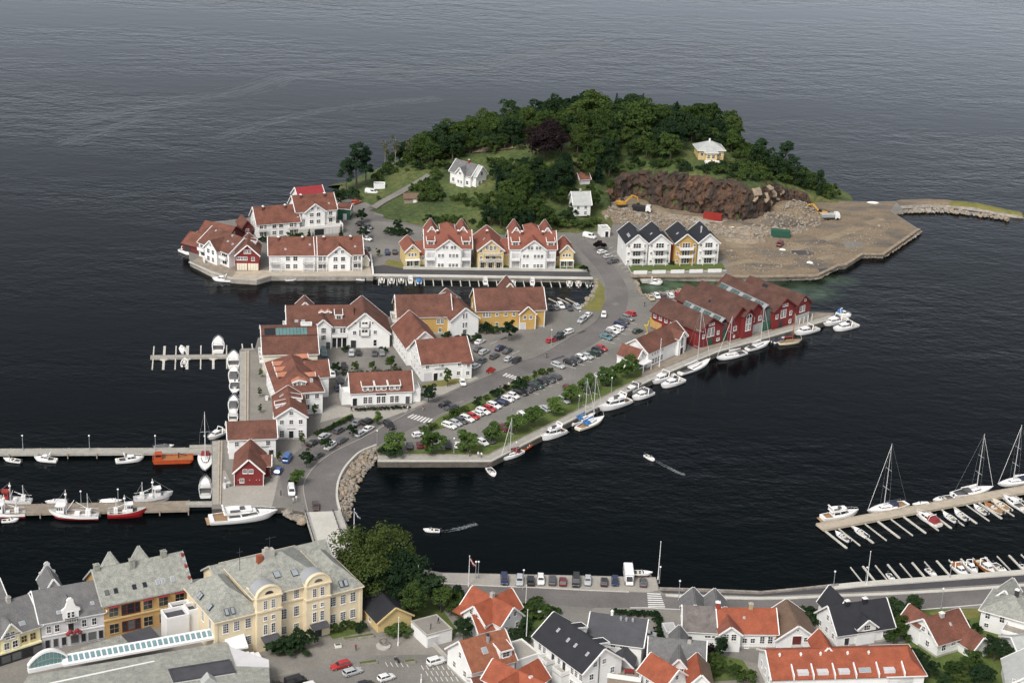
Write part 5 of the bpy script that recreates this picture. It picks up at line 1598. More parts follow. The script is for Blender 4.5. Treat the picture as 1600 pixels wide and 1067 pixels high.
tw.flat(0,0,5.0,4.2,6.2,'trim_white', 'roof_darkgrey', par=.9)
tw.flat(5.02,.6,2.4,3.2,6.8,'trim_white', 'roof_darkgrey', par=.8)
tw.flat(2.6,4.22,4.2,2.6,6.0,'trim_white', 'roof_darkgrey', par=.8)
pv = B('kiosk_pavilion', 'dark flat-roofed pavilion with white parapet at the bottom edge of the square', (272,1098),(368,1082), cat='pavilion')
w = pv.w
pv.flat(0,0, w, 5,5.0,'grey_white', 'roof_darkgrey', par=.25, parm='roof_darkgrey')
part('front_parapet', MB().box(2, w - .5,-2.4,-2.1,0,4.4), 'trim_white', pv.root)
part('gablet', MB().loft([[(5,-2.2,4.2),(9,-2.2,4.2),(7,-2.2,6.2)],[(5,0,4.2),(9,0,4.2),(7,0,6.2)]]), 'pale_slate', pv.root)
pv2 = part('ramp_wall', MB().beam((w, -1,2),(w + 5,2.6,1.4),.3,3.0), 'trim_white', pv.root)
# ------------------------------------------------------------------ the wooded hill and the quarry on the far island
FOOT = [(952,318),(962,309),(980,305),(1000,309),(1030,321),(1060,327),(1085,331),(1110,335),(1140,341),(1165,347),(1186,344),(1196,333),(1215,322),(1240,318),(1262,318)]
TOPROW = [306,290,272,266,268,271,275,279,288,297,297,290,291,296,306]     # photo row of its upper edge
def z_at(p, row):
 """height on the upright through p that is seen at that photo row"""
 z0, z1 = -5.0,60.0
 for _ in range(40):
  z = (z0 + z1) / 2
  if PX((p.x, p.y, z))[1] > row:
   z0 = z
  else:
   z1 = z
 return z
FT = [z_at(G(*f), r) for f, r in zip(FOOT, TOPROW)]
pw0 = []
for f, z in zip(FOOT, FT):
 p = G(*f)
 pw0 += [Vector((p.x, p.y + 3, z)), Vector((p.x, p.y + 9, z + 1.0))]
CTRL = [(600,300,2.2),(560,320,1.3),(540,290,1.8),(640,292,4.0),(690,268,8.0),(720,292,7.0),(640,335,2.2),(700,345,2.6),(780,352,3.0),(860,348,3.0),
  (590,345,1.2),(660,358,1.4),(760,366,1.3),(860,366,1.3),(910,345,3.0),(905,338,3.6),(930,350,1.4),(945,335,2.4),
  (780,300,8),(760,245,13),(830,240,15),(900,240,17),(915,285,8.5),(960,228,17),(1040,228,18),(1110,250,16.5),(1150,262,14),(1200,275,11),(1250,290,6),(1290,302,2.2),
  (945,318,2.5),(948,300,5.5),(938,292,7.5),(650,262,7),(600,280,3.0),(700,240,10),(700,225,7),(620,255,1.5)]
pw = [G(*c) for c in CTRL] + pw0
back = [(690,230,8),(780,220,12.5),(880,211,14.5),(980,208,16.5),(1080,213,16.5),(1180,246,11),(1260,284,6),(1312,299,1),(590,270,2),(520,294,.5)]
pw += [G(x, y, z) for x, y, z in back]
pw += [G(x, y - 4, z * .5) for x, y, z in back]
pw += [G(x, y - 9,-2.5) for x, y, z in back]
pw += [G(x, y - 40,-6) for x, y, z in back]
XY = np.array([(p.x, p.y) for p in pw]); ZZ = np.array([p.z for p in pw])
def tps(r2):
 return np.where(r2 > 0, r2 * np.log(np.maximum(r2,1e-9)),0.0)
N = len(XY)
S0 = 100.0
Q = XY / S0
K = tps(((Q[:, None, :] - Q[None]) ** 2).sum(-1)) + np.eye(N) * 0.02
Pm = np.hstack([np.ones((N, 1)), Q])
sol = np.linalg.solve(np.block([[K, Pm],[Pm.T, np.zeros((3,3))]]), np.concatenate([ZZ, np.zeros(3)]))
FW = [G(x, y) for x, y in FOOT]
def foot_y(x):
 """world y of the foot of the rock face above which the hill stands (interpolated in x)"""
 if x >= FW[-1].x:
  return FW[-1].y + (x - FW[-1].x) * .1
 if x <= FW[0].x:
  return None
 for a, c in zip(FW, FW[1:]):
  if a.x <= x <= c.x:
   t = (x - a.x) / max(1e-6, c.x - a.x)
   return a.y + (c.y - a.y) * t
 return None
def hz_raw(x, y):
 q = np.array([x, y]) / S0
 return float(tps(((Q - q) ** 2).sum(-1)) @ sol[:N] + sol[N] + sol[N + 1] * q[0] + sol[N + 2] * q[1])
def hz(x, y):
 z = hz_raw(x, y)
 fy = foot_y(x)
 if fy is not None and y < fy + 1.2:
  z = min(z, 1.2)
 z += 0.35 * noise.noise(Vector((x * .12, y * .12,0))) + .15 * noise.noise(Vector((x * .4, y * .4,5)))
 return z
def GT(px, py, guess=4.0):
 """where the view ray of a photo pixel meets the hill (or the yard level)"""
 z = guess
 for _ in range(25):
  p = G(px, py, z)
  zn = max(ZG, hz(p.x, p.y))
  z = z + (zn - z) * 0.5
 return Vector((p.x, p.y, z))
x0, x1 = G(505,300).x, G(1330,300).x
y0, y1 = G(800,372).y, G(800,180,0).y + 40
NX, NY = 190,120
gx = np.linspace(x0, x1, NX); gy = np.linspace(y0, y1, NY)
mb = MB()
vz = {}
for j in range(NY):
 for i in range(NX):
  z = hz(gx[i], gy[j])
  mb.v.append((gx[i], gy[j], z))
for j in range(NY - 1):
 for i in range(NX - 1):
  a = j * NX + i
  zs = [mb.v[k][2] for k in (a, a + 1, a + NX, a + NX + 1)]
  if max(zs) < -1.5:
   continue
  if max(zs) < ZG - .2 and gy[j] < G(800,300).y:
   continue
  mb.f.append((a, a + 1, a + NX + 1, a + NX)); mb.m.append(0)
def hill_material():
 m = bpy.data.materials.new('hill_ground')
 m.use_nodes = True
 n, l = m.node_tree.nodes, m.node_tree.links
 bs = n['Principled BSDF']
 bs.inputs['Roughness'].default_value = 0.95
 g = n.new('ShaderNodeNewGeometry')
 def nz(s, d=5):
  t = n.new('ShaderNodeTexNoise'); t.inputs['Scale'].default_value = s; t.inputs['Detail'].default_value = d
  l.new(g.outputs['Position'], t.inputs['Vector']); return t.outputs['Fac']
 def ramp(f, stops):
  r = n.new('ShaderNodeValToRGB')
  while len(r.color_ramp.elements) < len(stops):
   r.color_ramp.elements.new(0.5)
  for e, (p, c) in zip(r.color_ramp.elements, stops):
   e.position = p; e.color = (*c, 1)
  l.new(f, r.inputs[0]); return r.outputs[0]
 a = ramp(nz(.05),[(.35,(.036,.056,.014)),(.5,(.062,.088,.022)),(.62,(.100,.110,.034)),(.75,(.080,.068,.030))])
 t2 = nz(.7,6)
 mr = n.new('ShaderNodeMapRange'); mr.inputs[1].default_value, mr.inputs[2].default_value = .3,.7; mr.inputs[3].default_value, mr.inputs[4].default_value = .6,1.4
 l.new(t2, mr.inputs[0])
 sm = n.new('ShaderNodeVectorMath'); sm.operation = 'SCALE'
 l.new(a, sm.inputs[0]); l.new(mr.outputs[0], sm.inputs['Scale'])
 l.new(sm.outputs[0], bs.inputs['Base Color'])
 bp = n.new('ShaderNodeBump'); bp.inputs['Strength'].default_value = .5; bp.inputs['Distance'].default_value = .5
 l.new(t2, bp.inputs['Height']); l.new(bp.outputs[0], bs.inputs['Normal'])
 MATS['hill_ground'] = m
hill_material()
struct('hill', mb, 'hill_ground', smooth=True)

def gravel_material():
 m = bpy.data.materials.new('gravel_site')
 m.use_nodes = True
 n, l = m.node_tree.nodes, m.node_tree.links
 bs = n['Principled BSDF']; bs.inputs['Roughness'].default_value = 1.0
 g = n.new('ShaderNodeNewGeometry')
 def nz(s, d=6, st=(1,1,1)):
  mp = n.new('ShaderNodeMapping'); mp.inputs['Scale'].default_value = st
  l.new(g.outputs['Position'], mp.inputs['Vector'])
  t = n.new('ShaderNodeTexNoise'); t.inputs['Scale'].default_value = s; t.inputs['Detail'].default_value = d; t.inputs['Roughness'].default_value = .65
  l.new(mp.outputs[0], t.inputs['Vector']); return t.outputs['Fac']
 r = n.new('ShaderNodeValToRGB')
 st = [(.30,(.085,.078,.074)),(.42,(.135,.112,.088)),(.52,(.22,.165,.105)),(.62,(.15,.125,.098)),(.76,(.09,.080,.072))]
 while len(r.color_ramp.elements) < len(st):
  r.color_ramp.elements.new(.5)
 for e, (p, c) in zip(r.color_ramp.elements, st):
  e.position = p; e.color = (*c, 1)
 l.new(nz(.04,7,(1,2.2,1)), r.inputs[0])
 t2 = nz(1.3)
 mr = n.new('ShaderNodeMapRange'); mr.inputs[1].default_value, mr.inputs[2].default_value = .3,.7; mr.inputs[3].default_value, mr.inputs[4].default_value = .7,1.3
 l.new(t2, mr.inputs[0])
 sm = n.new('ShaderNodeVectorMath'); sm.operation = 'SCALE'
 l.new(r.outputs[0], sm.inputs[0]); l.new(mr.outputs[0], sm.inputs['Scale']); l.new(sm.outputs[0], bs.inputs['Base Color'])
 bp = n.new('ShaderNodeBump'); bp.inputs['Strength'].default_value = .6; bp.inputs['Distance'].default_value = .5
 l.new(t2, bp.inputs['Height']); l.new(bp.outputs[0], bs.inputs['Normal'])
 MATS['gravel_site'] = m
gravel_material()
site = [(938,352),(950,312),(985,302),(1060,322),(1165,342),(1190,330),(1262,312),(1306,314.5),(1362,316),(1400,316),(1391,330),(1434,359),(1380,396),(1346,396),(1321,412),(1309,414),(1276,430),(1200,431),(1140,431.5),(1138,408),(1122,385),(1000,350)]
SP = [G(x, y) for x, y in site]
def inside(poly, x, y):
 c = False
 for i in range(len(poly)):
  a, b_ = poly[i], poly[i - 1]
  if (a.y > y) != (b_.y > y) and x < (b_.x - a.x) * (y - a.y) / (b_.y - a.y) + a.x:
   c = not c
 return c
sheet('quarry_floor', site, .006,'gravel_site')
MOUNDS = [(960,336,9,5,2.6),(985,338,8,4,1.6),(1165,375,9,4,.9),(1205,345,14,6,3.2),(1240,332,14,7,5.0),(1262,338,10,6,2.6),(1085,342,14,3,1.2),(1150,352,10,3,1.4),(1275,380,12,4,.8),(1190,395,14,5,.7),(1330,352,10,4,.7),(1230,405,14,5,.8),(1115,395,10,4,.9),(1165,360,12,4,1.0),(1170,364,5,3,1.6)]
for k, (px, py, rx, ry, h) in enumerate(MOUNDS):
 c = G(px, py)
 mb = MB()
 n, m_ = 16,5
 rings = []
 for i in range(m_):
  t = i / m_
  rings.append([(rx * (1 - t) * math.cos(2 * math.pi * j / n) * (1 + .3 * noise.noise(Vector((math.cos(j * .39) * 2 + k * 3, math.sin(j * .39) * 2, t)))), ry * (1 - t) * math.sin(2 * math.pi * j / n) * (1.2 + .3 * noise.noise(Vector((math.cos(j * .39) * 2 + k * 3, math.sin(j * .39) * 2, t + 9)))),-.1 + h * (t ** .8) * (1 + .35 * noise.noise(Vector((j * .9, t * 3, k))))) for j in range(n)])
 mb.loft(rings)
 o = part('rubble_mound', mb, 'gravel_site' if k in (0,3,4,5) else 'rock_tan' if k in (2,13,14,6) else 'gravel_site', None, True, loc=c)
 o['kind'] = 'structure'
mat('sand_track', (.23,.185,.125),.95,.2,.3, fine=.2)
for k, (L_, R_) in enumerate((([(985,318),(1020,332),(1062,346),(1110,366),(1150,392)],[(1000,316),(1036,328),(1080,344),(1132,362),(1176,388)]),([(1150,392),(1220,388),(1300,366),(1372,340)],[(1160,398),(1226,396),(1310,372),(1384,343)]),([(1130,412),(1180,404),(1240,408),(1300,398)],[(1132,417),(1182,411),(1242,414),(1304,403)]))):
 ribbon('site_track', smooth_line(L_, 4), smooth_line(R_, 4),.012 + .004 * k, 'sand_track')
for k, (px, py, rx, ry, m) in enumerate(((1250,395,14,5,'asphalt_dark'),(1205,362,12,4,'asphalt_old'),(1290,422,9,3,'asphalt_dark'),(1330,382,12,4,'asphalt_old'),(1060,360,10,3,'asphalt_old'))):
 sheet('wet_patch', [(px + rx * 1.6 * math.cos(a) * (1 + .35 * math.sin(3 * a + k)), py + ry * math.sin(a) * (1 + .3 * math.cos(2 * a + k))) for a in (2 * math.pi * i / 14 for i in range(14))],.026 + .003 * k, m)
def rock_face_material():
 m = bpy.data.materials.new('blasted_rock')
 m.use_nodes = True
 n, l = m.node_tree.nodes, m.node_tree.links
 bs = n['Principled BSDF']; bs.inputs['Roughness'].default_value = .95
 g = n.new('ShaderNodeNewGeometry')
 mp = n.new('ShaderNodeMapping'); mp.inputs['Scale'].default_value = (1,1,.45)
 l.new(g.outputs['Position'], mp.inputs['Vector'])
 t = n.new('ShaderNodeTexNoise'); t.inputs['Scale'].default_value = .16; t.inputs['Detail'].default_value = 8; t.inputs['Roughness'].default_value = .7
 l.new(mp.outputs[0], t.inputs['Vector'])
 r = n.new('ShaderNodeValToRGB')
 st = [(.33,(.020,.017,.016)),(.44,(.044,.032,.026)),(.55,(.085,.050,.033)),(.66,(.165,.090,.050)),(.80,(.11,.085,.070))]
 while len(r.color_ramp.elements) < len(st):
  r.color_ramp.elements.new(.5)
 for e, (p, c) in zip(r.color_ramp.elements, st):
  e.position = p; e.color = (*c, 1)
 l.new(t.outputs['Fac'], r.inputs[0]); l.new(r.outputs[0], bs.inputs['Base Color'])
 v = n.new('ShaderNodeTexVoronoi'); v.inputs['Scale'].default_value = .45
 l.new(mp.outputs[0], v.inputs['Vector'])
 bp = n.new('ShaderNodeBump'); bp.inputs['Strength'].default_value = .8; bp.inputs['Distance'].default_value = 1.2
 l.new(v.outputs['Distance'], bp.inputs['Height']); l.new(bp.outputs[0], bs.inputs['Normal'])
 MATS['blasted_rock'] = m
rock_face_material()
mb = MB()
cols, rows = 150,18
for i in range(cols):
 s_ = i / (cols - 1) * (len(FW) - 1)
 k = min(int(s_), len(FW) - 2)
 t = s_ - k
 p = FW[k].lerp(FW[k + 1], t)
 d = (FW[min(k + 2, len(FW) - 1)] - FW[max(k - 1,0)]).normalized()
 nr = Vector((d.y, -d.x, 0))
 if nr.y > 0:
  nr = -nr
 top = FT[k] + (FT[k + 1] - FT[k]) * t
 top = min(max(top, hz_raw(p.x, p.y + 3) + .2), top + 1.2)
 for j in range(rows):
  u = j / (rows - 1)
  z = 1.0 + (top - 1.0) * u
  q = Vector((p.x * .16, p.y * .16, z * .13))
  dsp = 1.3 * noise.noise(q) + .9 * noise.noise(q * 2.7) + .8 * noise.cell(Vector((q.x * 7, q.y * 7, q.z * 5))) + .4 * noise.noise(q * 9)
  back_ = u ** 2 * 2.2 + (3.5 if j == rows - 1 else 0)
  v_ = p + nr * (1.2 + dsp - back_)
  mb.v.append((v_.x, v_.y, z + .5 * noise.noise(q * 4 + Vector((9,0,0)))))
for i in range(cols - 1):
 for j in range(rows - 1):
  a = i * rows + j
  mb.f.append((a, a + rows, a + rows + 1, a + 1)); mb.m.append(0)
struct('rock_face', mb, 'blasted_rock')
def slab_at(px, py):
 p = G(px, py, 6)
 for _ in range(4):
  q = Vector((p.x, foot_y(p.x) - .5,0))
  z = z_at(q, py)
  p = G(px, py, z)
 return p
for (px, py, w_, h_, dz, rz, rx) in ((1184,300,4.5,4,0,.45,.6),(1192,310,5,5,0,-.3,.75),(1206,302,4.5,4,0,.3,.55),(1212,312,4,4,0,.7,.6),(1178,309,3,4,0,-.5,.8),(1201,294,4,3,0,.2,.5),(1220,299,4,3.4,0,.9,.5),(1200,317,4,3.5,0,.1,.9)):
 mb = MB()
 rnd = random.Random(px)
 P = [(-w_ / 2 * rnd.uniform(.7,1),-h_ / 2 * rnd.uniform(.7,1)),(w_ / 2 * rnd.uniform(.5,1),-h_ / 2 * rnd.uniform(.6,1)),(w_ / 2 * rnd.uniform(.7,1.1),0),(w_ / 2 * rnd.uniform(.4,.9), h_ / 2),(-w_ / 2 * rnd.uniform(.4,.9), h_ / 2 * rnd.uniform(.7,1))]
 mb.prism(P, -.5,.12)
 o = part('rock_slab', mb, 'rock_tan', None, loc=slab_at(px, py), rot=(rx, 0, rz))
 o['kind'] = 'structure'
def on_hill(name, left, right, m, lift=.22):
 mb = MB()
 for i in range(len(left) - 1):
  for k in range(6):
   a, c = k / 6,(k + 1) / 6
   L = lambda P, t: (P[i][0] + (P[i + 1][0] - P[i][0]) * t, P[i][1] + (P[i + 1][1] - P[i][1]) * t)
   q = [GT(*L(left, a)), GT(*L(right, a)), GT(*L(right, c)), GT(*L(left, c))]
   mb.poly([(p.x, p.y, p.z + lift) for p in q])
 return struct(name, mb, m)
on_hill('hill_path', [(578,324),(596,313),(620,300),(645,286),(668,272)],[(588,328),(602,318),(627,305),(652,290),(672,276)], 'asphalt_old', .3)
on_hill('hilltop_track', [(735,236),(765,230),(800,226)],[(738,241),(768,238),(802,234)], 'gravel_site', .5)
mb = MB()
inn = smooth_line([(1405,330),(1450,327.5),(1500,330),(1540,335),(1576,341),(1604,343)],5)
out = smooth_line([(1398,314.5),(1450,312.5),(1512,317),(1550,324),(1578,331.5),(1604,339)],5)
for i in range(len(inn)):
 a, c = G(*inn[i],0), G(*out[i],0)
 for u, z in ((.08,-1.5),(.28,.9),(.42,1.5),(.7,1.5),(.82,.9),(1.0,-1.5)):
  p = a.lerp(c, u)
  dz = .4 * noise.noise(Vector((p.x * .5, p.y * .5,1)))
  mb.v.append((p.x, p.y, (z + dz) if i < len(inn) - 2 else z * .3 - .3))
for i in range(len(inn) - 1):
 for j in range(5):
  a = i * 6 + j
  mb.f.append((a, a + 6, a + 7, a + 1)); mb.m.append(0 if j in (0,4) else 1 if i > 7 and j in (1,2,3) else 2)
struct('breakwater', mb, ['rock', 'grass_dry', 'gravel_site'])

# ------------------------------------------------------------------ loose stones
def mound_z(x, y):
 z = 0.0
 for (px, py, rx, ry, h) in MOUNDS:
  c = G(px, py)
  q = math.hypot((x - c.x) / rx, (y - c.y) / (ry * 1.2))
  if q < 1:
   z = max(z, h * (1 - q) ** .8 - .15)
 return z
STONES = []
for k in range(6):
 rnd = random.Random(40 + k)
 mb = MB()
 rings = []
 for i in range(1,4):
  t = math.pi * i / 4
  rings.append([(math.sin(t) * math.cos(a) * rnd.uniform(.75,1.15), math.sin(t) * math.sin(a) * rnd.uniform(.7,1.1),-.7 * math.cos(t) * rnd.uniform(.8,1.2)) for a in (2 * math.pi * j / 6 + rnd.uniform(-.3,.3) for j in range(6))])
 mb.loft(rings)
 STONES.append(mb.mesh('stone', ['rock_tan' if k % 2 else 'rock']))
WL = smooth_line([(589,721),(577,731),(566,745),(557,763),(552,782),(548,800),(541,818)],8)
TL = [RIP_TOP[int(i * (len(RIP_TOP) - 1) / (len(WL) - 1))] for i in range(len(WL))]
mb = MB()
for i in range(len(WL)):
 a, c = G(*TL[i], ZG), G(*WL[i],0)
 for p, z in ((a, ZG - .15),(c, -.2),(c + (c - a).normalized() * 2,-2)):
  mb.v.append((p.x, p.y, z))
for i in range(len(WL) - 1):
 for j in range(2):
  a = i * 3 + j
  mb.f.append((a, a + 3, a + 4, a + 1)); mb.m.append(0)
emb = struct('stone_embankment', mb, 'rock')
rnd = random.Random(5)
for k in range(290):
 s_ = rnd.random() * (len(WL) - 1.001)
 i = int(s_); t = s_ - i
 a = G(*TL[i], ZG).lerp(G(*TL[i + 1], ZG), t); c = G(*WL[i],0).lerp(G(*WL[i + 1],0), t)
 u = .04 + rnd.random() ** .9
 p = a.lerp(c, min(u, 1.04))
 sz = rnd.uniform(.45,.95)
 o = ob('boulder', STONES[rnd.randrange(6)], emb, p + Vector((0,0,.18)),(rnd.uniform(-.6,.6), rnd.uniform(-.6,.6), rnd.uniform(0,6)),(sz, sz * rnd.uniform(.7,1.1), sz * rnd.uniform(.6,1)))
def stone_patch(name, poly, n, smin, smax, seed, z=ZG, m='rock'):
 """a mass of stones nobody could count, as one object"""
 rnd = random.Random(seed)
 P = [G(x, y, z) for x, y in poly]
 xs, ys = [p.x for p in P],[p.y for p in P]
 V, Fc = [],[]
 mi = []
 c = 0
 while c < n:
  x, y = rnd.uniform(min(xs), max(xs)), rnd.uniform(min(ys), max(ys))
  if not inside(P, x, y):
   continue
  c += 1
  me = STONES[rnd.randrange(6)]
  s_ = rnd.uniform(smin, smax) * (2 if rnd.random() < .06 else 1)
  M = Matrix.Rotation(rnd.uniform(0,6),3,'Z') @ Matrix.Rotation(rnd.uniform(-.5,.5),3,'X')
  k = len(V)
  zz = max(z, hz(x, y), z + mound_z(x, y)) if name == 'rubble' else z
  V += [tuple(M @ (v.co * s_) + Vector((x, y, zz + s_ * .2))) for v in me.vertices]
  Fc += [tuple(k + q for q in f.vertices) for f in me.polygons]
  mi += [c % 3] * len(me.polygons)
 me = bpy.data.meshes.new(name)
 me.from_pydata(V, [], Fc)
 link_mats(me, ['rock', 'rock_tan', 'stone_quay'])
 me.polygons.foreach_set('material_index', mi)
 o = ob(name, me)
 o['kind'] = 'stuff'
 o['label'] = {'rubble': 'grey blasted rubble strewn over the quarry yard', 'shore_stones': 'stones along the water edge'}.get(name, 'loose stones')
 o['category'] = 'stones'
 return o
stone_patch('rubble', [(945,345),(955,315),(1000,325),(1090,345),(1160,360),(1185,350),(1215,335),(1265,325),(1285,350),(1240,368),(1160,378),(1060,352),(990,352)],1500,.2,.6,3)
stone_patch('rubble', [(1120,395),(1180,385),(1260,380),(1330,365),(1400,345),(1370,380),(1300,410),(1230,425),(1150,425)],420,.12,.35,4)
stone_patch('shore_stones', [(440,792),(478,801),(474,818),(455,812),(440,800)],130,.35,.8,6, z=.3).__setitem__('label', 'grey boulders heaped beside the bridge head')
stone_patch('shore_stones', [(986,436),(996,440),(1004,462),(996,464),(988,450)],120,.3,.7,7, z=.7).__setitem__('label', 'brown stones on the causeway bank by the green inlet')
stone_patch('shore_stones', [(1400,329),(1450,326.5),(1500,329),(1576,340),(1578,345),(1500,334),(1450,332),(1402,333)],320,.3,.7,8, z=.5).__setitem__('label', 'stones along the inner side of the breakwater arm')
stone_patch('shore_stones', [(907,481),(914,474),(922,461),(931,446),(928,436),(933,437),(935,448),(926,463),(917,477),(910,484)],150,.25,.6,9, z=1.2).__setitem__('label', 'pale stones edging the grassy causeway bank')
stone_patch('shore_stones', [(1000,466),(1070,458),(1074,452),(1000,461)],90,.3,.6,10, z=.6).__setitem__('label', 'stones below the parked cars at the inlet')
stone_patch('shore_stones', [(1180,433),(1278,432),(1310,416),(1348,399),(1382,399),(1437,360),(1440,363),(1384,402),(1350,402),(1312,419),(1280,436),(1180,436)],420,.3,.6,12, z=.6).__setitem__('label', 'stones along the foot of the quarry quay')
b = BC('hill_villa', 'white villa with grey roof and tin front gable on the hillside', (0,0),-38)
b.root.location = GT(703,286)
v = b.vol(0,0,10,7.6,4.8,8.4,'x', W_, 'slate_dark', plinth='concrete')
v2 = b.vol(3.8,-1,3.6,6,5.2,7.4,'y', W_, 'slate_dark')
v3 = b.vol(7.4,1.0,4.4,6,5.0,8.2,'x', W_, 'pale_slate')
b.wins(v, 'f', (1.6,),1.8); b.wins(v2,'f', (1.8,),5.2,.9,.9); b.wins(v2,'f', (1.2,2.6),2.0,.8,1.1); b.wins(v, 'f', (8.4,),2.0); b.wins(v3,'r', (2,4.2),2.0,1.4,1.4,2,2); b.win(v3,'r', 3.1,5.4,1.2,1.4); b.chimney(v, 6,.95)
b = BC('grey_roof_cottage', 'white cottage with pale grey roof at the foot of the wooded hill', (0,0),12)
b.root.location = GT(896,338)
v = b.vol(0,0,6.2,8,4.4,8.0,'x', W_, 'pale_slate'); b.wins(v, 'f', (1.6,4.4),3.3,.9,1.1); b.wins(v, 'f', (1.6,4.4),1.2,.9,1.1); b.wins(v, 'l', (2.4,5.4),3.2); b.win(v, 'l', 4,5.6,.8,.9); b.chimney(v, 3,.97,0,.6,.6,1,'concrete', 'concrete')
b = BC('red_roof_hut', 'small hut with red roof half hidden in the trees', (0,0),20)
b.root.location = GT(906,289); b.root.scale = (.8,) * 3
v = b.vol(0,0,5,6,2.6,4.8,'x', 'grey_white', 'tile_red')
b = BC('yellow_villa', 'yellow villa with pale hipped roof on the hilltop above the quarry', (0,0),8)
b.root.location = GT(1091,250); b.root.scale = (.88,) * 3
v = b.hip(0,0,11,9,4.3,7.2,'pale_ochre', 'pale_slate', ov=.7)
v2 = b.hip(2.6,-2.2,5,4,3.8,5.6,'pale_ochre', 'pale_slate', ov=.5)
b.wins(v2,'f', (1.3,3.4),2.0,1.1,1.6); b.wins(v, 'f', (1.4,9.2),2.4,1.1,1.4); b.wins(v, 'r', (2,5,7.5),2.4,1.2,1.4)
part('veranda', MB().box(2.2,8.6,-4.4,-2.2,-.4,.4), 'trim_white', b.root); part('chimney', MB().box(5,5.7,4,4.7,6,8.3), 'trim_white', b.root)
b = BC('ruined_shed', 'tumbledown brown shed on the hillside lawn', (0,0),10)
b.root.location = GT(632,319)
b.root['category'] = 'shed'
v = b.vol(0,0,5,4,2.2,3.4,'x', 'planks_brown', 'tile_faded', trim=None); b.door(v, 'f', 3.8,1.0,1.8,'trim_white')
b = BC('white_hut', 'little white flat hut beside the white van on the island road', (0,0),5)
b.root.location = G(584,299); b.root['category'] = 'hut'
b.flat(0,0,4.2,3,2.5, W_, 'pale_slate')
# ------------------------------------------------------------------ trees
def leaf_mat(name, c1, c2, hue=.5):
 m = bpy.data.materials.new(name)
 m.use_nodes = True
 n, l = m.node_tree.nodes, m.node_tree.links
 n.remove(n['Principled BSDF'])
 g = n.new('ShaderNodeNewGeometry')
 oi = n.new('ShaderNodeObjectInfo')
 t = n.new('ShaderNodeTexNoise'); t.inputs['Scale'].default_value = .55; t.inputs['Detail'].default_value = 3
 l.new(g.outputs['Position'], t.inputs['Vector'])
 ad = n.new('ShaderNodeMath'); ad.operation = 'MULTIPLY_ADD'; ad.inputs[1].default_value = .7;
 l.new(oi.outputs['Random'], ad.inputs[0])
 s = n.new('ShaderNodeMath'); s.operation = 'SUBTRACT'; s.inputs[1].default_value = .35
 l.new(t.outputs['Fac'], s.inputs[0]); l.new(s.outputs[0], ad.inputs[2])
 r = n.new('ShaderNodeValToRGB')
 r.color_ramp.elements[0].position, r.color_ramp.elements[1].position = 0.05,.95
 r.color_ramp.elements[0].color, r.color_ramp.elements[1].color = (*c1,1),(*c2,1)
 l.new(ad.outputs[0], r.inputs[0])
 d, tr, mx = n.new('ShaderNodeBsdfDiffuse'), n.new('ShaderNodeBsdfTranslucent'), n.new('ShaderNodeMixShader')
 mx.inputs[0].default_value = .3
 l.new(r.outputs[0], d.inputs[0]); l.new(r.outputs[0], tr.inputs[0])
 l.new(d.outputs[0], mx.inputs[1]); l.new(tr.outputs[0], mx.inputs[2])
 l.new(mx.outputs[0], n['Material Output'].inputs['Surface'])
 MATS[name] = m
leaf_mat('leaf_mid', (0.033,0.059,0.021),(0.086,0.132,0.038))
leaf_mat('leaf_olive', (.034,.060,.016),(.092,.122,.038))
leaf_mat('leaf_street', (0.059,0.109,0.030),(0.129,0.195,0.056))
leaf_mat('leaf_dark', (0.020,0.040,0.021),(0.046,0.078,0.033))
leaf_mat('leaf_light', (.046,.078,.022),(.092,.128,.040))
leaf_mat('leaf_copper', (0.023,0.017,0.020),(0.040,0.026,0.028))
leaf_mat('leaf_needle', (0.013,0.035,0.023),(0.030,0.059,0.036))
leaf_mat('leaf_pine', (0.021,0.045,0.026),(0.049,0.083,0.043))
leaf_mat('leaf_dry', (0.091,0.099,0.049),(0.157,0.157,0.083))

def leaf_mesh(name, pos, nor, size, rs):
 """square leaf clusters at pos facing nor"""
 n = len(pos)
 a = rs.normal(size=(n, 3))
 nor = nor / np.linalg.norm(nor, axis=1, keepdims=True)
 u = np.cross(nor, a); u /= np.linalg.norm(u, axis=1, keepdims=True)
 v = np.cross(nor, u)
 s = (size * rs.uniform(.6,1.3, n))[:, None] / 2
 bend = nor * s * .35
 V = np.stack([pos - u * s - bend, pos + v * s * .8, pos + u * s - bend, pos - v * s * .8],1).reshape(-1,3)
 me = bpy.data.meshes.new(name)
 me.from_pydata(V.tolist(),[], np.arange(4 * n).reshape(-1,4).tolist())
 return me

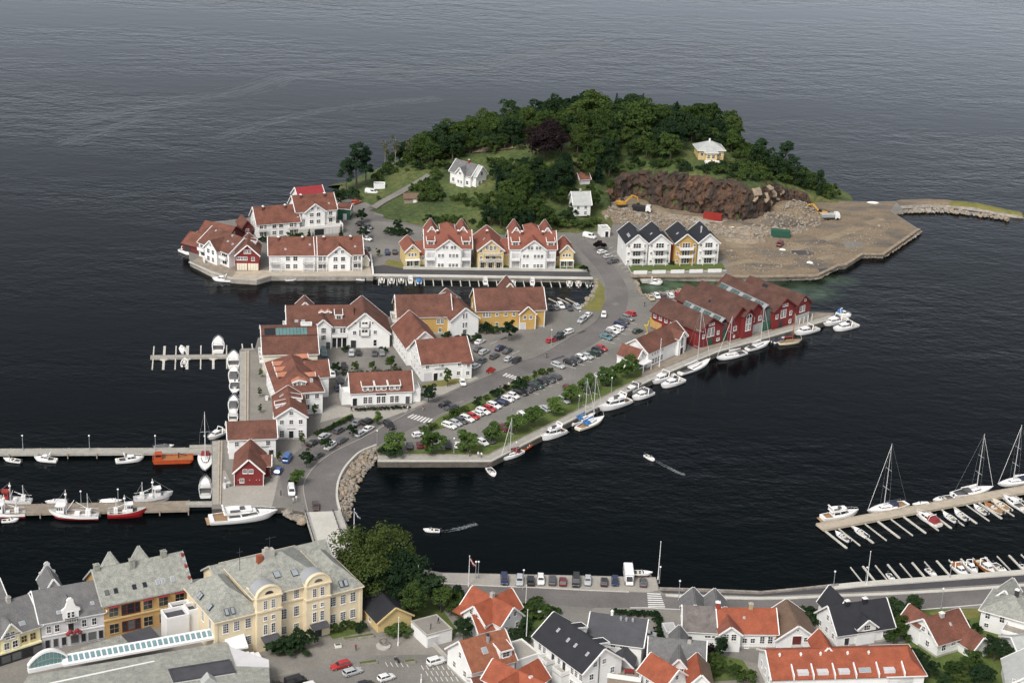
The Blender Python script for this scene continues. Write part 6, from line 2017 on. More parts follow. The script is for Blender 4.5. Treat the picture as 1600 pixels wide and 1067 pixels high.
def crown_blob(name, seed, R_, Hc, z0, nclump, nleaf, size, m, squash=1.0, low=.25):
 """clumped broadleaf crown: radius R_, height Hc, underside at z0"""
 rs = np.random.RandomState(seed)
 pos, nor = [],[]
 lobes = rs.uniform(.60,1.22,9)
 per = nleaf // nclump
 for k in range(nclump):
  th = rs.uniform(0,2 * math.pi)
  ph = math.acos(1 - (1.0 + (1 - low)) * (k + .5) / nclump)
  rr = lobes[int(th / (2 * math.pi) * 9) % 9] * (rs.uniform(.62,.92) if k % 4 else rs.uniform(.2,.6))
  c = np.array([math.sin(ph) * math.cos(th) * R_ * rr, math.sin(ph) * math.sin(th) * R_ * rr, z0 + Hc * (.45 + .5 * math.cos(ph) * rr)])
  rc = R_ * rs.uniform(.15,.36)
  d = rs.normal(size=(per, 3)); d /= np.linalg.norm(d, axis=1, keepdims=True)
  d[:, 2] = np.where(d[:, 2] < -.35,-d[:, 2], d[:, 2])
  rad = rc * rs.uniform(.55,1.08, per)[:, None]
  pos.append(c + d * rad * np.array([1,1,.8])); nor.append(d + rs.normal(size=(per, 3)) * .45 + np.array([0,0,.25]))
 me = leaf_mesh(name, np.vstack(pos), np.vstack(nor), size, rs)
 link_mats(me, [m])
 return me

def trunk_mesh(seed, h, r, limbs, spread, m='bark', lean=0.0):
 rnd = random.Random(seed)
 mb = MB()
 p, k = Vector((0,0,-.4)),5
 pts = [(p, r)]
 for i in range(1, k + 1):
  pts.append((Vector((lean * (i / k) ** 2 + rnd.uniform(-.08,.08) * r * 4, rnd.uniform(-.08,.08) * r * 4, h * i / k)), r * (1 - .75 * i / k)))
 for (a, ra),(b_, rb) in zip(pts, pts[1:]):
  mb.tube(a, b_, ra, rb, 7)
 for i in range(limbs):
  t = rnd.uniform(.35,.9)
  base = pts[min(int(t * k), k)][0]
  an = 2 * math.pi * i / limbs + rnd.uniform(-.4,.4)
  tip = base + Vector((math.cos(an) * spread * rnd.uniform(.5,.9), math.sin(an) * spread * rnd.uniform(.5,.9), h * rnd.uniform(.15,.35)))
  mb.tube(base, base.lerp(tip, .5) + Vector((0,0,.15 * h * .3)), r * .35, r * .22,5).tube(base.lerp(tip, .5) + Vector((0,0,.15 * h * .3)), tip, r * .22, r * .07,5)
 return mb.mesh('trunk', [m])

def conifer_mesh(name, seed, h, rad, m, sparse=1.0, size=.5):
 rs = np.random.RandomState(seed)
 pos, nor = [],[]
 z = h * .10
 while z < h * .985:
  t = z / h
  r = rad * (1 - t) ** .85 * rs.uniform(.75,1.15) + .12
  nb = max(5, int(11 * (1 - t) + 4))
  for i in range(nb):
   an = rs.uniform(0,2 * math.pi)
   q = max(3, int(r * 7 * sparse))
   s = rs.uniform(.12,1, q) ** .7
   L = r * rs.uniform(.7,1.15)
   x = np.stack([math.cos(an) * s * L, math.sin(an) * s * L, z - s * L * .32 + s * s * L * .12],1)
   pos.append(x + rs.normal(size=x.shape) * .14)
   nn_ = np.tile(np.array([math.cos(an) * .5, math.sin(an) * .5,.8]),(q, 1))
   nor.append(nn_ + rs.normal(size=nn_.shape) * .35)
  z += h * .034 * rs.uniform(.8,1.2)
 me = leaf_mesh(name, np.vstack(pos), np.vstack(nor), size, rs)
 link_mats(me, [m])
 return me

def pine_mesh(name, seed, h, rad, m):
 rs = np.random.RandomState(seed)
 pos, nor = [],[]
 for k in range(22):
  t = rs.uniform(.38,1.0)
  an = rs.uniform(0,2 * math.pi)
  r = rad * (1.15 - t) * rs.uniform(.3,1.1) + .2
  c = np.array([math.cos(an) * r, math.sin(an) * r, h * t])
  rc = rad * rs.uniform(.22,.40)
  d = rs.normal(size=(190,3)); d /= np.linalg.norm(d, axis=1, keepdims=True)
  pos.append(c + d * rc * rs.uniform(.4,1.05,190)[:, None] * np.array([1,1,.5])); nor.append(d + np.array([0,0,.6]) + rs.normal(size=(190,3)) * .4)
 me = leaf_mesh(name, np.vstack(pos), np.vstack(nor),.42, rs)
 link_mats(me, [m])
 return me

KIT = {}
for i in range(4):
 for m in ('mid', 'dark', 'light'):
  key = 'broad_' + m
  if i > 2 and m != 'mid':
   continue
  KIT.setdefault(key, []).append((crown_blob('crown', 10 + i * 7 + len(m),4.2,8.6,1.9,44,4000,.55,'leaf_' + m), trunk_mesh(3 + i, 6.2,.30,6,3.0),10.5))
for i in range(2):
 KIT.setdefault('small', []).append((crown_blob('crown', 60 + i, 1.95,4.6,.35,26,2000,.36,'leaf_street', low=.1), trunk_mesh(20 + i, 3.2,.11,5,1.2),5.0))
 KIT.setdefault('small_light', []).append((crown_blob('crown', 64 + i, 1.7,4.4,.45,22,1500,.36,'leaf_light'), trunk_mesh(22 + i, 3.4,.10,5,1.1),5.0))
 KIT.setdefault('small_dark', []).append((crown_blob('crown', 68 + i, 2.0,4.2,.8,24,1800,.34,'leaf_dark'), trunk_mesh(24 + i, 3.2,.11,5,1.2),5.0))
 KIT.setdefault('slender', []).append((crown_blob('crown', 72 + i, 1.2,5.2,.35,22,1300,.34,'leaf_light'), trunk_mesh(26 + i, 4.2,.09,5,.7),5.6))
 KIT.setdefault('spruce', []).append((conifer_mesh('crown', 80 + i, 11,2.6,'leaf_needle'), trunk_mesh(28 + i, 10,.22,0,1),11.0))
 KIT.setdefault('pine', []).append((pine_mesh('crown', 84 + i, 12,3.6,'leaf_pine'), trunk_mesh(30 + i, 11.4,.26,8,2.6, lean=.5),12.0))
 KIT.setdefault('bush', []).append((crown_blob('crown', 90 + i, 1.5,1.9,.05,16,900,.34,'leaf_mid', low=.6), trunk_mesh(34 + i, 1.0,.07,5,.7),2.0))
 KIT.setdefault('bush_light', []).append((crown_blob('crown', 94 + i, 1.5,1.7,.05,14,800,.34,'leaf_light', low=.6), trunk_mesh(36 + i, 1.0,.07,5,.7),1.9))
 KIT.setdefault('bush_dark', []).append((crown_blob('crown', 98 + i, 1.5,2.0,.05,16,900,.34,'leaf_dark', low=.6), trunk_mesh(38 + i, 1.0,.07,5,.7),2.1))
 KIT.setdefault('birch', []).append((crown_blob('crown', 102 + i, 2.3,7.5,3.2,20,520,.42,'leaf_dry'), trunk_mesh(42 + i, 9.6,.16,8,1.6,'bark_pale'),11.0))
KIT['beech'] = [(crown_blob('crown', 110,8.2,11.5,1.6,60,7000,.72,'leaf_copper'), trunk_mesh(46,8.5,.55,7,5.5),13.5)]
KIT['giant'] = [(crown_blob('crown', 112,8.8,13.0,1.6,90,14000,.52,'leaf_olive'), trunk_mesh(47,10.5,.6,8,6),15.5)]
KIT['giant_dark'] = [(crown_blob('crown', 113,7.0,10.5,1.6,64,8500,.56,'leaf_dark'), trunk_mesh(48,9,.5,8,5),12.5)]
KIT['bare'] = [(crown_blob('crown', 120,1.8,5,5.5,9,130,.4,'leaf_dry'), trunk_mesh(52,9.5,.3,11,2.2,'bark'),11.0)]
KIT['shrub_red'] = [(crown_blob('crown', 124,1.6,2.2,.05,18,1100,.3,'leaf_copper', low=.6), trunk_mesh(54,1.0,.07,5,.7),2.3)]

TRND = random.Random(77)
def tree(kind, loc, h, label, cat='tree', group=None, name=None, wide=1.0):
 cr, tr, hn = KIT[kind][TRND.randrange(len(KIT[kind]))]
 nm = name or {'spruce': 'spruce_tree', 'pine': 'pine_tree', 'birch': 'birch_tree', 'beech': 'copper_beech'}.get(kind, 'bush' if ('bush' in kind or 'shrub' in kind) else 'broadleaf_tree')
 if 'bush' in kind or 'shrub' in kind:
  cat = 'bush'
 o = ob(nm, None, None, loc, TRND.uniform(0,6.28))
 s = h / hn
 q = TRND.uniform(.84,1.18) if group and 'wood' in group else 1
 o.scale = (s * wide * q, s * wide * q * TRND.uniform(.9,1.1), s)
 tag(o, label, cat, group)
 ob('crown', cr, o)
 ob('trunk', tr, o)
 return o
def at_crown(cx, cy, h, z=ZG, f=.58):
 p = G(cx, cy, z + f * h)
 return Vector((p.x, p.y, z))
def hill_crown(cx, cy, h, f=.58):
 z = 8.0
 for _ in range(25):
  p = G(cx, cy, z + f * h)
  z += (max(ZG, hz(p.x, p.y)) - z) * .5
 return Vector((p.x, p.y, z - .1))

AV = [(618,686,'small', 7.2),(677,684,'small', 7.2),(732,683,'small', 7.0),(770,671,'small', 6.4),(806,657,'small', 6.4),(834,645,'small', 7.0),(866,628,'small', 6.4),(893,610,'small', 6.4),(919,595,'small', 6.2),(951,581,'small', 6.6),(982,568,'small', 7.6)]
for i, (x, y, k, h) in enumerate(AV):
 h *= 1.12
 tree(k, at_crown(x, y, h), h, f'round leafy tree, {ordn(i)} from the bridge end of the quay lawn avenue', group='avenue on the quay lawn', name='avenue_tree', wide=1.2)
HB = [(664,668,'bush', 2.4),(675,664,'bush_light', 2.2),(713,643,'bush', 3.0),(746,626,'small_dark', 4.0),(778,612,'bush_dark', 3.4),(790,604,'shrub_red', 2.2),(808,598,'bush_dark', 3.8),(836,583,'slender', 4.2),(848,580,'bush_light', 2.2),(728,637,'bush_light', 2.0),(700,652,'bush_light', 2.2),(760,620,'bush_light', 1.8),(820,590,'bush_light', 2.0),(861,577,'bush_light', 1.8)]
for i, (x, y, k, h) in enumerate(sorted(HB)):
 look = {'bush': 'green', 'bush_light': 'pale green', 'small_dark': 'tall dark', 'bush_dark': 'dark green', 'shrub_red': 'reddish', 'slender': 'thin upright'}[k]
 tree(k, at_crown(x, y, h), h, f'{look} shrub, {ordn(i)} from the lower end of the road verge', 'bush', group='shrubs on the road verge')
NEAR = [
 (525,573,'small_dark', 4.6,'round dark tree between parked cars left of the courtyard bushes'),
 (554,570,'small_light', 4.4,'white-flowering small tree in the courtyard row, left one'),
 (582,569,'small_light', 4.4,'small courtyard tree in the middle of the row'),
 (611,563,'small_light', 6.4,'tallest pale green courtyard tree, right end of the row'),
 (670,611,'small_dark', 6.0,'clipped round dark tree on the pavement beside the low shop house'),
 (700,583,'slender', 7.2,'slim light green tree in front of the L-shaped white building'),
 (591,650,'small', 4.6,'bushy small tree at the upper end of the lay-by'),
 (551,670,'small_dark', 4.2,'round dark lay-by tree between silver and black cars'),
 (509,690,'small_dark', 4.6,'round dark lay-by tree in front of the white van'),
 (479,714,'small_dark', 5.2,'dark leafy tree at the bend of the lay-by'),
 (465,741,'small', 5.6,'green tree beside red flowers at the lower end of the lay-by'),
 (491,636,'slender', 4.6,'thin light tree before the dormered house'),
 (472,682,'slender', 5.0,'thin tree at the right corner of the tall gabled house'),
 (436,709,'slender', 3.8,'thin pale tree beside the blue van'),
 (796,512,'small_dark', 7.4,'broad dark tree in front of the long ochre warehouse'),
 (760,512,'bush_dark', 3.4,'dark shrub left of the broad tree at the ochre warehouse'),
 (772,514,'bush', 2.6,'low green shrub under the ochre warehouse windows'),
 (697,522,'bush_dark', 2.6,'dark shrub at the left corner of the narrow white gable'),
 (727,527,'bush_dark', 3.4,'dark climbing shrub at the narrow white gable door'),
 (716,527,'bush_dark', 2.2,'low dark shrub left of the white gable door'),
 (743,526,'bush_dark', 2.6,'dark shrub at the right corner of the narrow white gable'),
 (408,580,'slender', 3.4,'thin tree on the wharf below the glazed hall'),
 (406,610,'slender', 3.6,'thin tree in the middle of the wharf promenade'),
 (406,635,'slender', 3.4,'thin tree at the lower end of the wharf promenade'),
 (605,700,'bush_dark', 3.6,'dark hedge shrub left of the boardwalk corner'),(618,704,'bush_dark', 3.4,'dark hedge shrub under the first avenue tree'),
 (456,752,'shrub_red', 2.0,'red flowering shrub above the white delivery van'),
 (598,545,'bush_dark', 2.2,'dark shrub at the right corner of the courtyard building'),(540,543,'bush_dark', 2.2,'dark shrub in the arcade of the courtyard building'),
]
for (x, y, k, h, lab) in NEAR:
 tree(k, at_crown(x, y, h), h, lab, group='trees and shrubs on the near island')
for i in range(13):                      # hedge behind the courtyard trees and before the shop
 x = 536 + i * 7.5
 tree('bush_dark', at_crown(x, 583 - i * .35,1.3),1.3,'low dark hedge bush behind the low shop house', group='hedge behind the shop house')
for i in range(14):
 x = 557 + i * 6.2
 tree('shrub_red' if i % 3 == 0 else 'bush_dark', at_crown(x, 639 - i * .30,1.1),1.1,'low hedge bush under the shop house windows', group='hedge before the shop house')
for i in range(12):
 t = i / 11
 tree('bush_dark' if i % 3 else 'bush', at_crown(497 + 50 * t, 676 - 25 * t, 1.5),1.5,'hedge bush on the bed above the lay-by cars', group='hedge above the lay-by')

FAR = [
 (557,252,'pine', 19,'tallest dark pine at the left shore of the island', 1.0),(541,270,'pine', 13,'shorter pine left of the tallest shore pine', 1.0),(572,256,'pine', 15,'pine right behind the tallest shore pine', .9),
 (602,234,'birch', 13,'thin pale bare-looking tree, left of the pair on the lawn', .8),(618,230,'birch', 14,'thin pale tree, right of the pair on the lawn', .8),(642,228,'birch', 13,'pale thin tree before the dark round grove', .9),
 (660,228,'broad_mid', 12,'broad mid green tree left of the dark grove', 1.0),(688,213,'broad_dark', 14,'big dark round tree above the hill villa', 1.0),(708,222,'broad_dark', 12,'dark tree right of the big round one above the villa', 1.0),(676,236,'broad_mid', 10,'green tree below the big round one', 1.0),
 (742,200,'broad_mid', 12,'green tree by the hilltop track, left of the bare snag', .9),(768,190,'bare', 13,'bare spiky snag rising over the hilltop track', 1.0),(782,200,'broad_mid', 12,'green tree right of the bare snag', 1.0),(760,208,'broad_light', 10,'pale green tree below the bare snag', .9),
 (852,214,'beech', 15,'huge dark purple copper beech on the hill', 1.0),
 (898,170,'spruce', 12,'grey-green spruce tip left of the skyline pair', .8),(963,165,'spruce', 13,'left one of two dark spruces on the skyline', .8),(1004,165,'spruce', 13,'right one of two dark spruces on the skyline', .8),
 (1062,187,'broad_dark', 14,'big dark skyline tree left of the yellow villa', 1.0),(1082,195,'broad_dark', 12,'dark tree directly behind the yellow villa', 1.0),(1140,213,'spruce', 9,'dark conifer right of the yellow villa', 1.0),
 (1190,235,'broad_dark', 12,'dark tree on the right shoulder of the hill', .9),(1228,245,'pine', 14,'grey pine above the rubble slope', 1.1),(1216,255,'broad_dark', 10,'dark tree beside the grey pine', 1.0),(1245,262,'pine', 11,'lower pine beside the grey one above the rubble', 1.0),(1281,282,'pine', 10,'lone leaning pine at the right end of the hill', .9),(1256,283,'bush_dark', 4,'dark bush left of the lone pine', 1.3),
 (565,334,'small_dark', 6.2,'dark round tree on the island road bend', 1.0),(568,361,'small_dark', 5.6,'dark bush-like tree beside the parked cars on the island', 1.1),(529,305,'broad_dark', 7.5,'dark tree behind the green shed', 1.0),(545,300,'bush_dark', 4,'dark bush right of the green shed tree', 1.5),
 (533,361,'spruce', 5.6,'small dark cypress at the right end of the garage terrace', .9),(483,367,'spruce', 5.4,'dark cypress in front of the garage terrace', 1.2),(489,370,'spruce', 4.4,'lower cypress right of the terrace one', .9),
 (412,372,'bush_dark', 2.4,'dark shrub below the plain back-row terrace, left', 1.2),(455,369,'bush', 3.0,'green shrub before the plain back-row terrace, middle', 1.2),(464,368,'bush_dark', 3.6,'dark upright shrub before the plain back-row terrace, right', 1.0),(445,372,'bush_dark', 2.6,'dark low shrub before the plain back-row terrace', 1.2),
 (622,349,'small_dark', 5.0,'small dark tree on the round lawn bed of the yard', .9),(615,360,'bush_dark', 2.8,'dark bed shrubs left of the yellow cottage', 1.8),(630,362,'bush_dark', 2.6,'dark shrub behind the narrow yellow cottage', 1.6),
 (591,392,'small_light', 3.8,'small pale tree at the yard corner', .8),(913,418,'bush_dark', 2.6,'round dark bush at the right end of the marina row', 1.2),(936,381,'shrub_red', 4.0,'maroon bush at the island road junction', 1.1),
 (897,325,'bush_dark', 4.4,'grey-green shrub before the grey-roofed cottage', .8),(886,334,'bush_dark', 4.8,'dark shrub left of the grey-roofed cottage', 1.0),(880,345,'bush', 3.2,'green shrub below the grey-roofed cottage', 1.8),(912,349,'bush_light', 2.6,'pale shrub below the cottage, right', 1.8),(928,343,'bush', 3.2,'green bush right of the grey-roofed cottage', 1.3),(1049,409,'bush_dark', 1.8,'small bush in the red gap of the row houses', 1.0),
]
for (x, y, k, h, lab, wd) in FAR:
 tree(k, hill_crown(x, y, h), h, lab, group='trees told apart on the far island', wide=wd)
CLEAR = [((694,244,762,297),694),((872,288,924,341),668),((1074,216,1140,250),716),((900,260,932,288),684),((822,186,886,236),722),((715,222,810,243),705),((950,284,1265,350),690),((600,300,650,322),690),((940,340,1130,420),640)]
LAWN = [(586,345),(594,322),(622,308),(650,318),(700,318),(760,330),(790,348),(640,346)]
LAWN2 = [(585,302),(600,276),(640,268),(672,266),(670,280),(600,318)]
def pin(poly, x, y):
 c = False
 for i in range(len(poly)):
  a, b_ = poly[i], poly[i - 1]
  if (a[1] > y) != (b_[1] > y) and x < (b_[0] - a[0]) * (y - a[1]) / (b_[1] - a[1]) + a[0]:
   c = not c
 return c
rnd = random.Random(9)
placed = []
WOODLAB = {'broad_mid': ('mid green leafy tree within the dense wood on the island hill', 'leafy trees of the dense wood'), 'broad_dark': ('dark green leafy tree within the dense wood on the island hill', 'dark trees of the dense wood'), 'broad_light': ('light green leafy tree within the dense wood on the island hill', 'light green trees of the dense wood'), 'spruce': ('dark spruce within the dense wood on the island hill', 'spruces of the dense wood'), 'bush': ('green bush in the undergrowth of the island hill', 'undergrowth bushes on the hill'), 'bush_dark': ('dark bush in the undergrowth of the island hill', 'undergrowth bushes on the hill'), 'bush_light': ('pale green bush in the undergrowth of the island hill', 'undergrowth bushes on the hill')}
cnt = {}
tries = nb = 0
UNDER = []
while tries < 22000 and len(placed) < 860:
 tries += 1
 x, y = rnd.uniform(x0 + 12, x1), rnd.uniform(y0 + 2, y1 - 20)
 z = hz(x, y)
 if z < 1.9:
  continue
 px, py = PX((x, y, z))
 if px < 590 or pin(LAWN, px, py) or pin(LAWN2, px, py):
  continue
 fy = foot_y(x)
 edge = fy is not None and y < fy + (9 if px < 1050 else 20)
 if fy is not None and y < fy + 3.5:
  continue
 scrub = edge or px > 1150 or (py > 262 and px < 760) or rnd.random() < .22
 if px > 1262:
  scrub = True
 k = rnd.choice(('bush', 'bush', 'bush_dark', 'bush_light')) if scrub else rnd.choices(('broad_mid', 'broad_dark', 'broad_light', 'spruce'),(5,4,1.3,1.6 if py > 265 else .5))[0]
 h = rnd.uniform(1.4,4.2) if scrub else (rnd.uniform(6.5,11.5) if rnd.random() < .78 else rnd.uniform(13,17)) * (1.15 if 850 < px < 1060 else .85 if px < 790 else 1)
 if px > 1150 and not 'bush' in k:
  h *= .7
 rad = h * (.75 if scrub else .36)
 sp = rad * (.5 if scrub else .6)
 if any((x - a) ** 2 + (y - b_) ** 2 < (sp + c * .75) ** 2 for a, b_, c in placed):
  continue
 s_ = F / math.hypot(y, CAMH - z)
 bx = (px - rad * s_, py - h * s_ * .96, px + rad * s_, py)
 bad = False
 for (q, dist) in CLEAR:
  if bx[0] < q[2] and bx[2] > q[0] and bx[1] < q[3] and bx[3] > q[1] and y < dist + 4:
   bad = True
 if bad:
  continue
 placed.append((x, y, sp))
 lab, grp = WOODLAB[k]
 where = 'behind the marina row' if py > 305 and px < 930 else 'above the quarry face' if 940 < px < 1150 and py > 240 else 'on the right shoulder of the hill' if px >= 1150 else 'around the copper beech' if 790 < px < 910 and py < 260 else 'between the villa and the red-roofed hut' if 740 < px < 940 else 'left of the hill villa' if px < 740 else 'on the skyline left of the yellow villa'
 lab = lab.replace('within the dense wood on the island hill', 'in the wood ' + where).replace('in the undergrowth of the island hill', 'in the undergrowth ' + where)
 if 'bush' in k:
  nb += 1
  if nb > 110:
   UNDER.append((k, (x, y, z - .1), h))
   continue
 tree(k, Vector((x, y, z - .1)), h, lab, group=grp)

Vs, Ms = [],[]
for (k, c, h) in UNDER:
 me, _, hn = KIT[k][TRND.randrange(2)]
 co = np.empty(len(me.vertices) * 3); me.vertices.foreach_get('co', co)
 a = TRND.uniform(0,6.28)
 Rm = np.array([[math.cos(a),-math.sin(a),0],[math.sin(a), math.cos(a),0],[0,0,1]])
 Vs.append(co.reshape(-1,3) @ Rm.T * (h / hn) + np.array(c)); Ms += [('bush', 'bush_dark', 'bush_light').index(k)] * (len(me.vertices) // 4)
Vs = np.vstack(Vs)
me = bpy.data.meshes.new('undergrowth')
me.from_pydata(Vs.tolist(),[], np.arange(len(Vs)).reshape(-1,4).tolist())
link_mats(me, ['leaf_mid', 'leaf_dark', 'leaf_light'])
me.polygons.foreach_set('material_index', Ms)
o = ob('undergrowth', me)
tag(o, 'tangled green undergrowth between the trees of the island hill', 'undergrowth', kind='stuff')
BIG = [(583,868,'giant', 17,'huge round dark tree at the bridge head', 1.0),(628,893,'giant_dark', 13.5,'large dark tree right of the bridge head giant', 1.0),(663,912,'broad_dark', 11,'dark tree at the right end of the bridge head grove', 1.0),(597,905,'broad_dark', 11,'dark tree behind the low yellow building', 1.1),(645,935,'broad_mid', 9,'green tree at the lawn edge below the grove', 1.0),(690,930,'broad_mid', 7.5,'green tree at the quay car park corner', 1.0),(712,945,'bush', 4.5,'green shrub left of the orange cross-gabled house', 1.4),(725,977,'broad_dark', 6.5,'dark round tree below the orange cross-gabled house', 1.0),(706,928,'bush_dark', 4,'dark shrub by the flagpole on the shore road', 1.3),
       (816,953,'bush', 3.6,'green shrub on the lawn right of the cross-gabled house', 1.4),(838,945,'bush', 2.6,'rounded hedge shrub at the street corner', 2.2),(822,975,'broad_dark', 5.5,'dark tree left of the long black-roofed villa', 1.0),(812,990,'bush_dark', 3.2,'dark shrub behind the flat garden garage', 1.3),(850,952,'bush', 2.4,'hedge shrub at the tip of the corner lawn', 1.8),
       (447,1000,'bush_dark', 4.6,'dark shrub left of the cream building door', 1.2),(468,996,'bush_dark', 4.4,'dark shrub right of the cream building door', 1.0),(455,1012,'bush_dark', 2.4,'low dark hedge below the two cream-building shrubs', 2.4),(524,977,'bush', 2.6,'small shrub under the right wing of the cream building', .9),(545,974,'bush', 2.6,'second small shrub under the right wing of the cream building', .9),(563,976,'bush_dark', 3,'dark shrub at the cream building corner', .8),(625,984,'bush', 2.2,'green hedge before the low yellow building', 2.2),
       (1127,1006,'broad_dark', 6.2,'dark leafy tree before the orange and grey terrace houses', .8),(1107,1013,'shrub_red', 3.4,'reddish shrub left of the dark tree at the terrace houses', 1.2),(1120,1034,'broad_mid', 5.2,'mid green tree in the garden above the bottom edge', 1.0),(1148,1045,'broad_light', 4.6,'light green tree in the garden, right', 1.0),(1105,1045,'bush', 3.4,'green bush in the garden, left', 1.5),(1168,1058,'bush_light', 3.0,'light bush beside the long orange-roofed house', 1.4),(1195,1033,'bush_dark', 2.6,'dark narrow bush left of the long orange roof', .8),
       (1263,958,'bush_dark', 4.0,'dark shrub between the barn and the black-roofed house', 1.4),(1428,942,'broad_dark', 7.0,'dark round tree beside the shore road at right', 1.0),(1400,952,'bush_dark', 4.5,'dark shrub right of the black-roofed house', 1.5),(1412,972,'broad_light', 5.8,'pale green tree left of the red-brown house', 1.1),(1395,985,'bush', 3.6,'green bush behind the lane at right', 1.4),(1510,975,'bush', 3.4,'green bush right of the red-brown house', 1.2),(1430,1023,'broad_dark', 5.4,'dark tree below the red-brown house', 1.1),(1455,1040,'broad_dark', 5.0,'dark tree over the end of the long orange roof', 1.1),(1490,1045,'broad_mid', 6.0,'mid green tree in the right garden, nearest the orange roof', 1.1),(1520,1030,'broad_mid', 6.4,'mid green tree in the middle of the right garden', 1.1),(1535,1052,'broad_dark', 7.0,'dark tree in the middle of the right garden', 1.1),(1556,1010,'broad_dark', 6.4,'dark tree below the grey hipped house', 1.1),(1580,1018,'broad_dark', 5.4,'dark tree at the right edge below the grey hipped house', 1.1),(1500,1063,'broad_light', 5.0,'light tree at the bottom of the right garden', 1.1),(1545,998,'shrub_red', 2.8,'reddish shrub at the corner of the grey hipped house', 1.2),(1475,1062,'broad_dark', 5,'dark tree at the bottom right of the orange roof', 1.0)]
for (x, y, k, h, lab, wd) in BIG:
 tree(k, at_crown(x, y, h), h, lab, group='garden trees and shrubs on the mainland', wide=wd)
for i in range(9):
 tree('bush_dark', at_crown(960 + i * 8,954 + i * .4,1.7),1.7,'clipped hedge bush behind the dark grey roof', group='hedge along the shore road')
for i in range(8):
 tree('bush_dark', at_crown(1026 + i * 1.6,960 + i * 6.2,2.0),2.0,'clipped hedge bush between the dark grey roof and the carport', group='hedge by the carport')
# ------------------------------------------------------------------ cars
PAINT = {'white': (.72,.72,.71), 'silver': (.42,.43,.44), 'grey': (.19,.195,.20), 'dark grey': (.065,.068,.072), 'black': (.016,.016,.018), 'red': (.40,.022,.024), 'maroon': (.13,.016,.022), 'navy': (.018,.026,.075), 'blue': (.035,.12,.36), 'dark green': (.022,.048,.036), 'teal': (.10,.20,.22), 'beige': (.44,.37,.25), 'brown': (.075,.045,.038), 'orange-red': (.48,.08,.03)}
for k, c in PAINT.items():
 m = mat('paint_' + k.replace(' ', '_'), c, .28,0, spec=.6)
 m.node_tree.nodes['Principled BSDF'].inputs['Coat Weight'].default_value = .4
mat('lamp_clear', (.62,.63,.62),.2,0)
mat('lamp_red', (.25,.01,.012),.3,0)

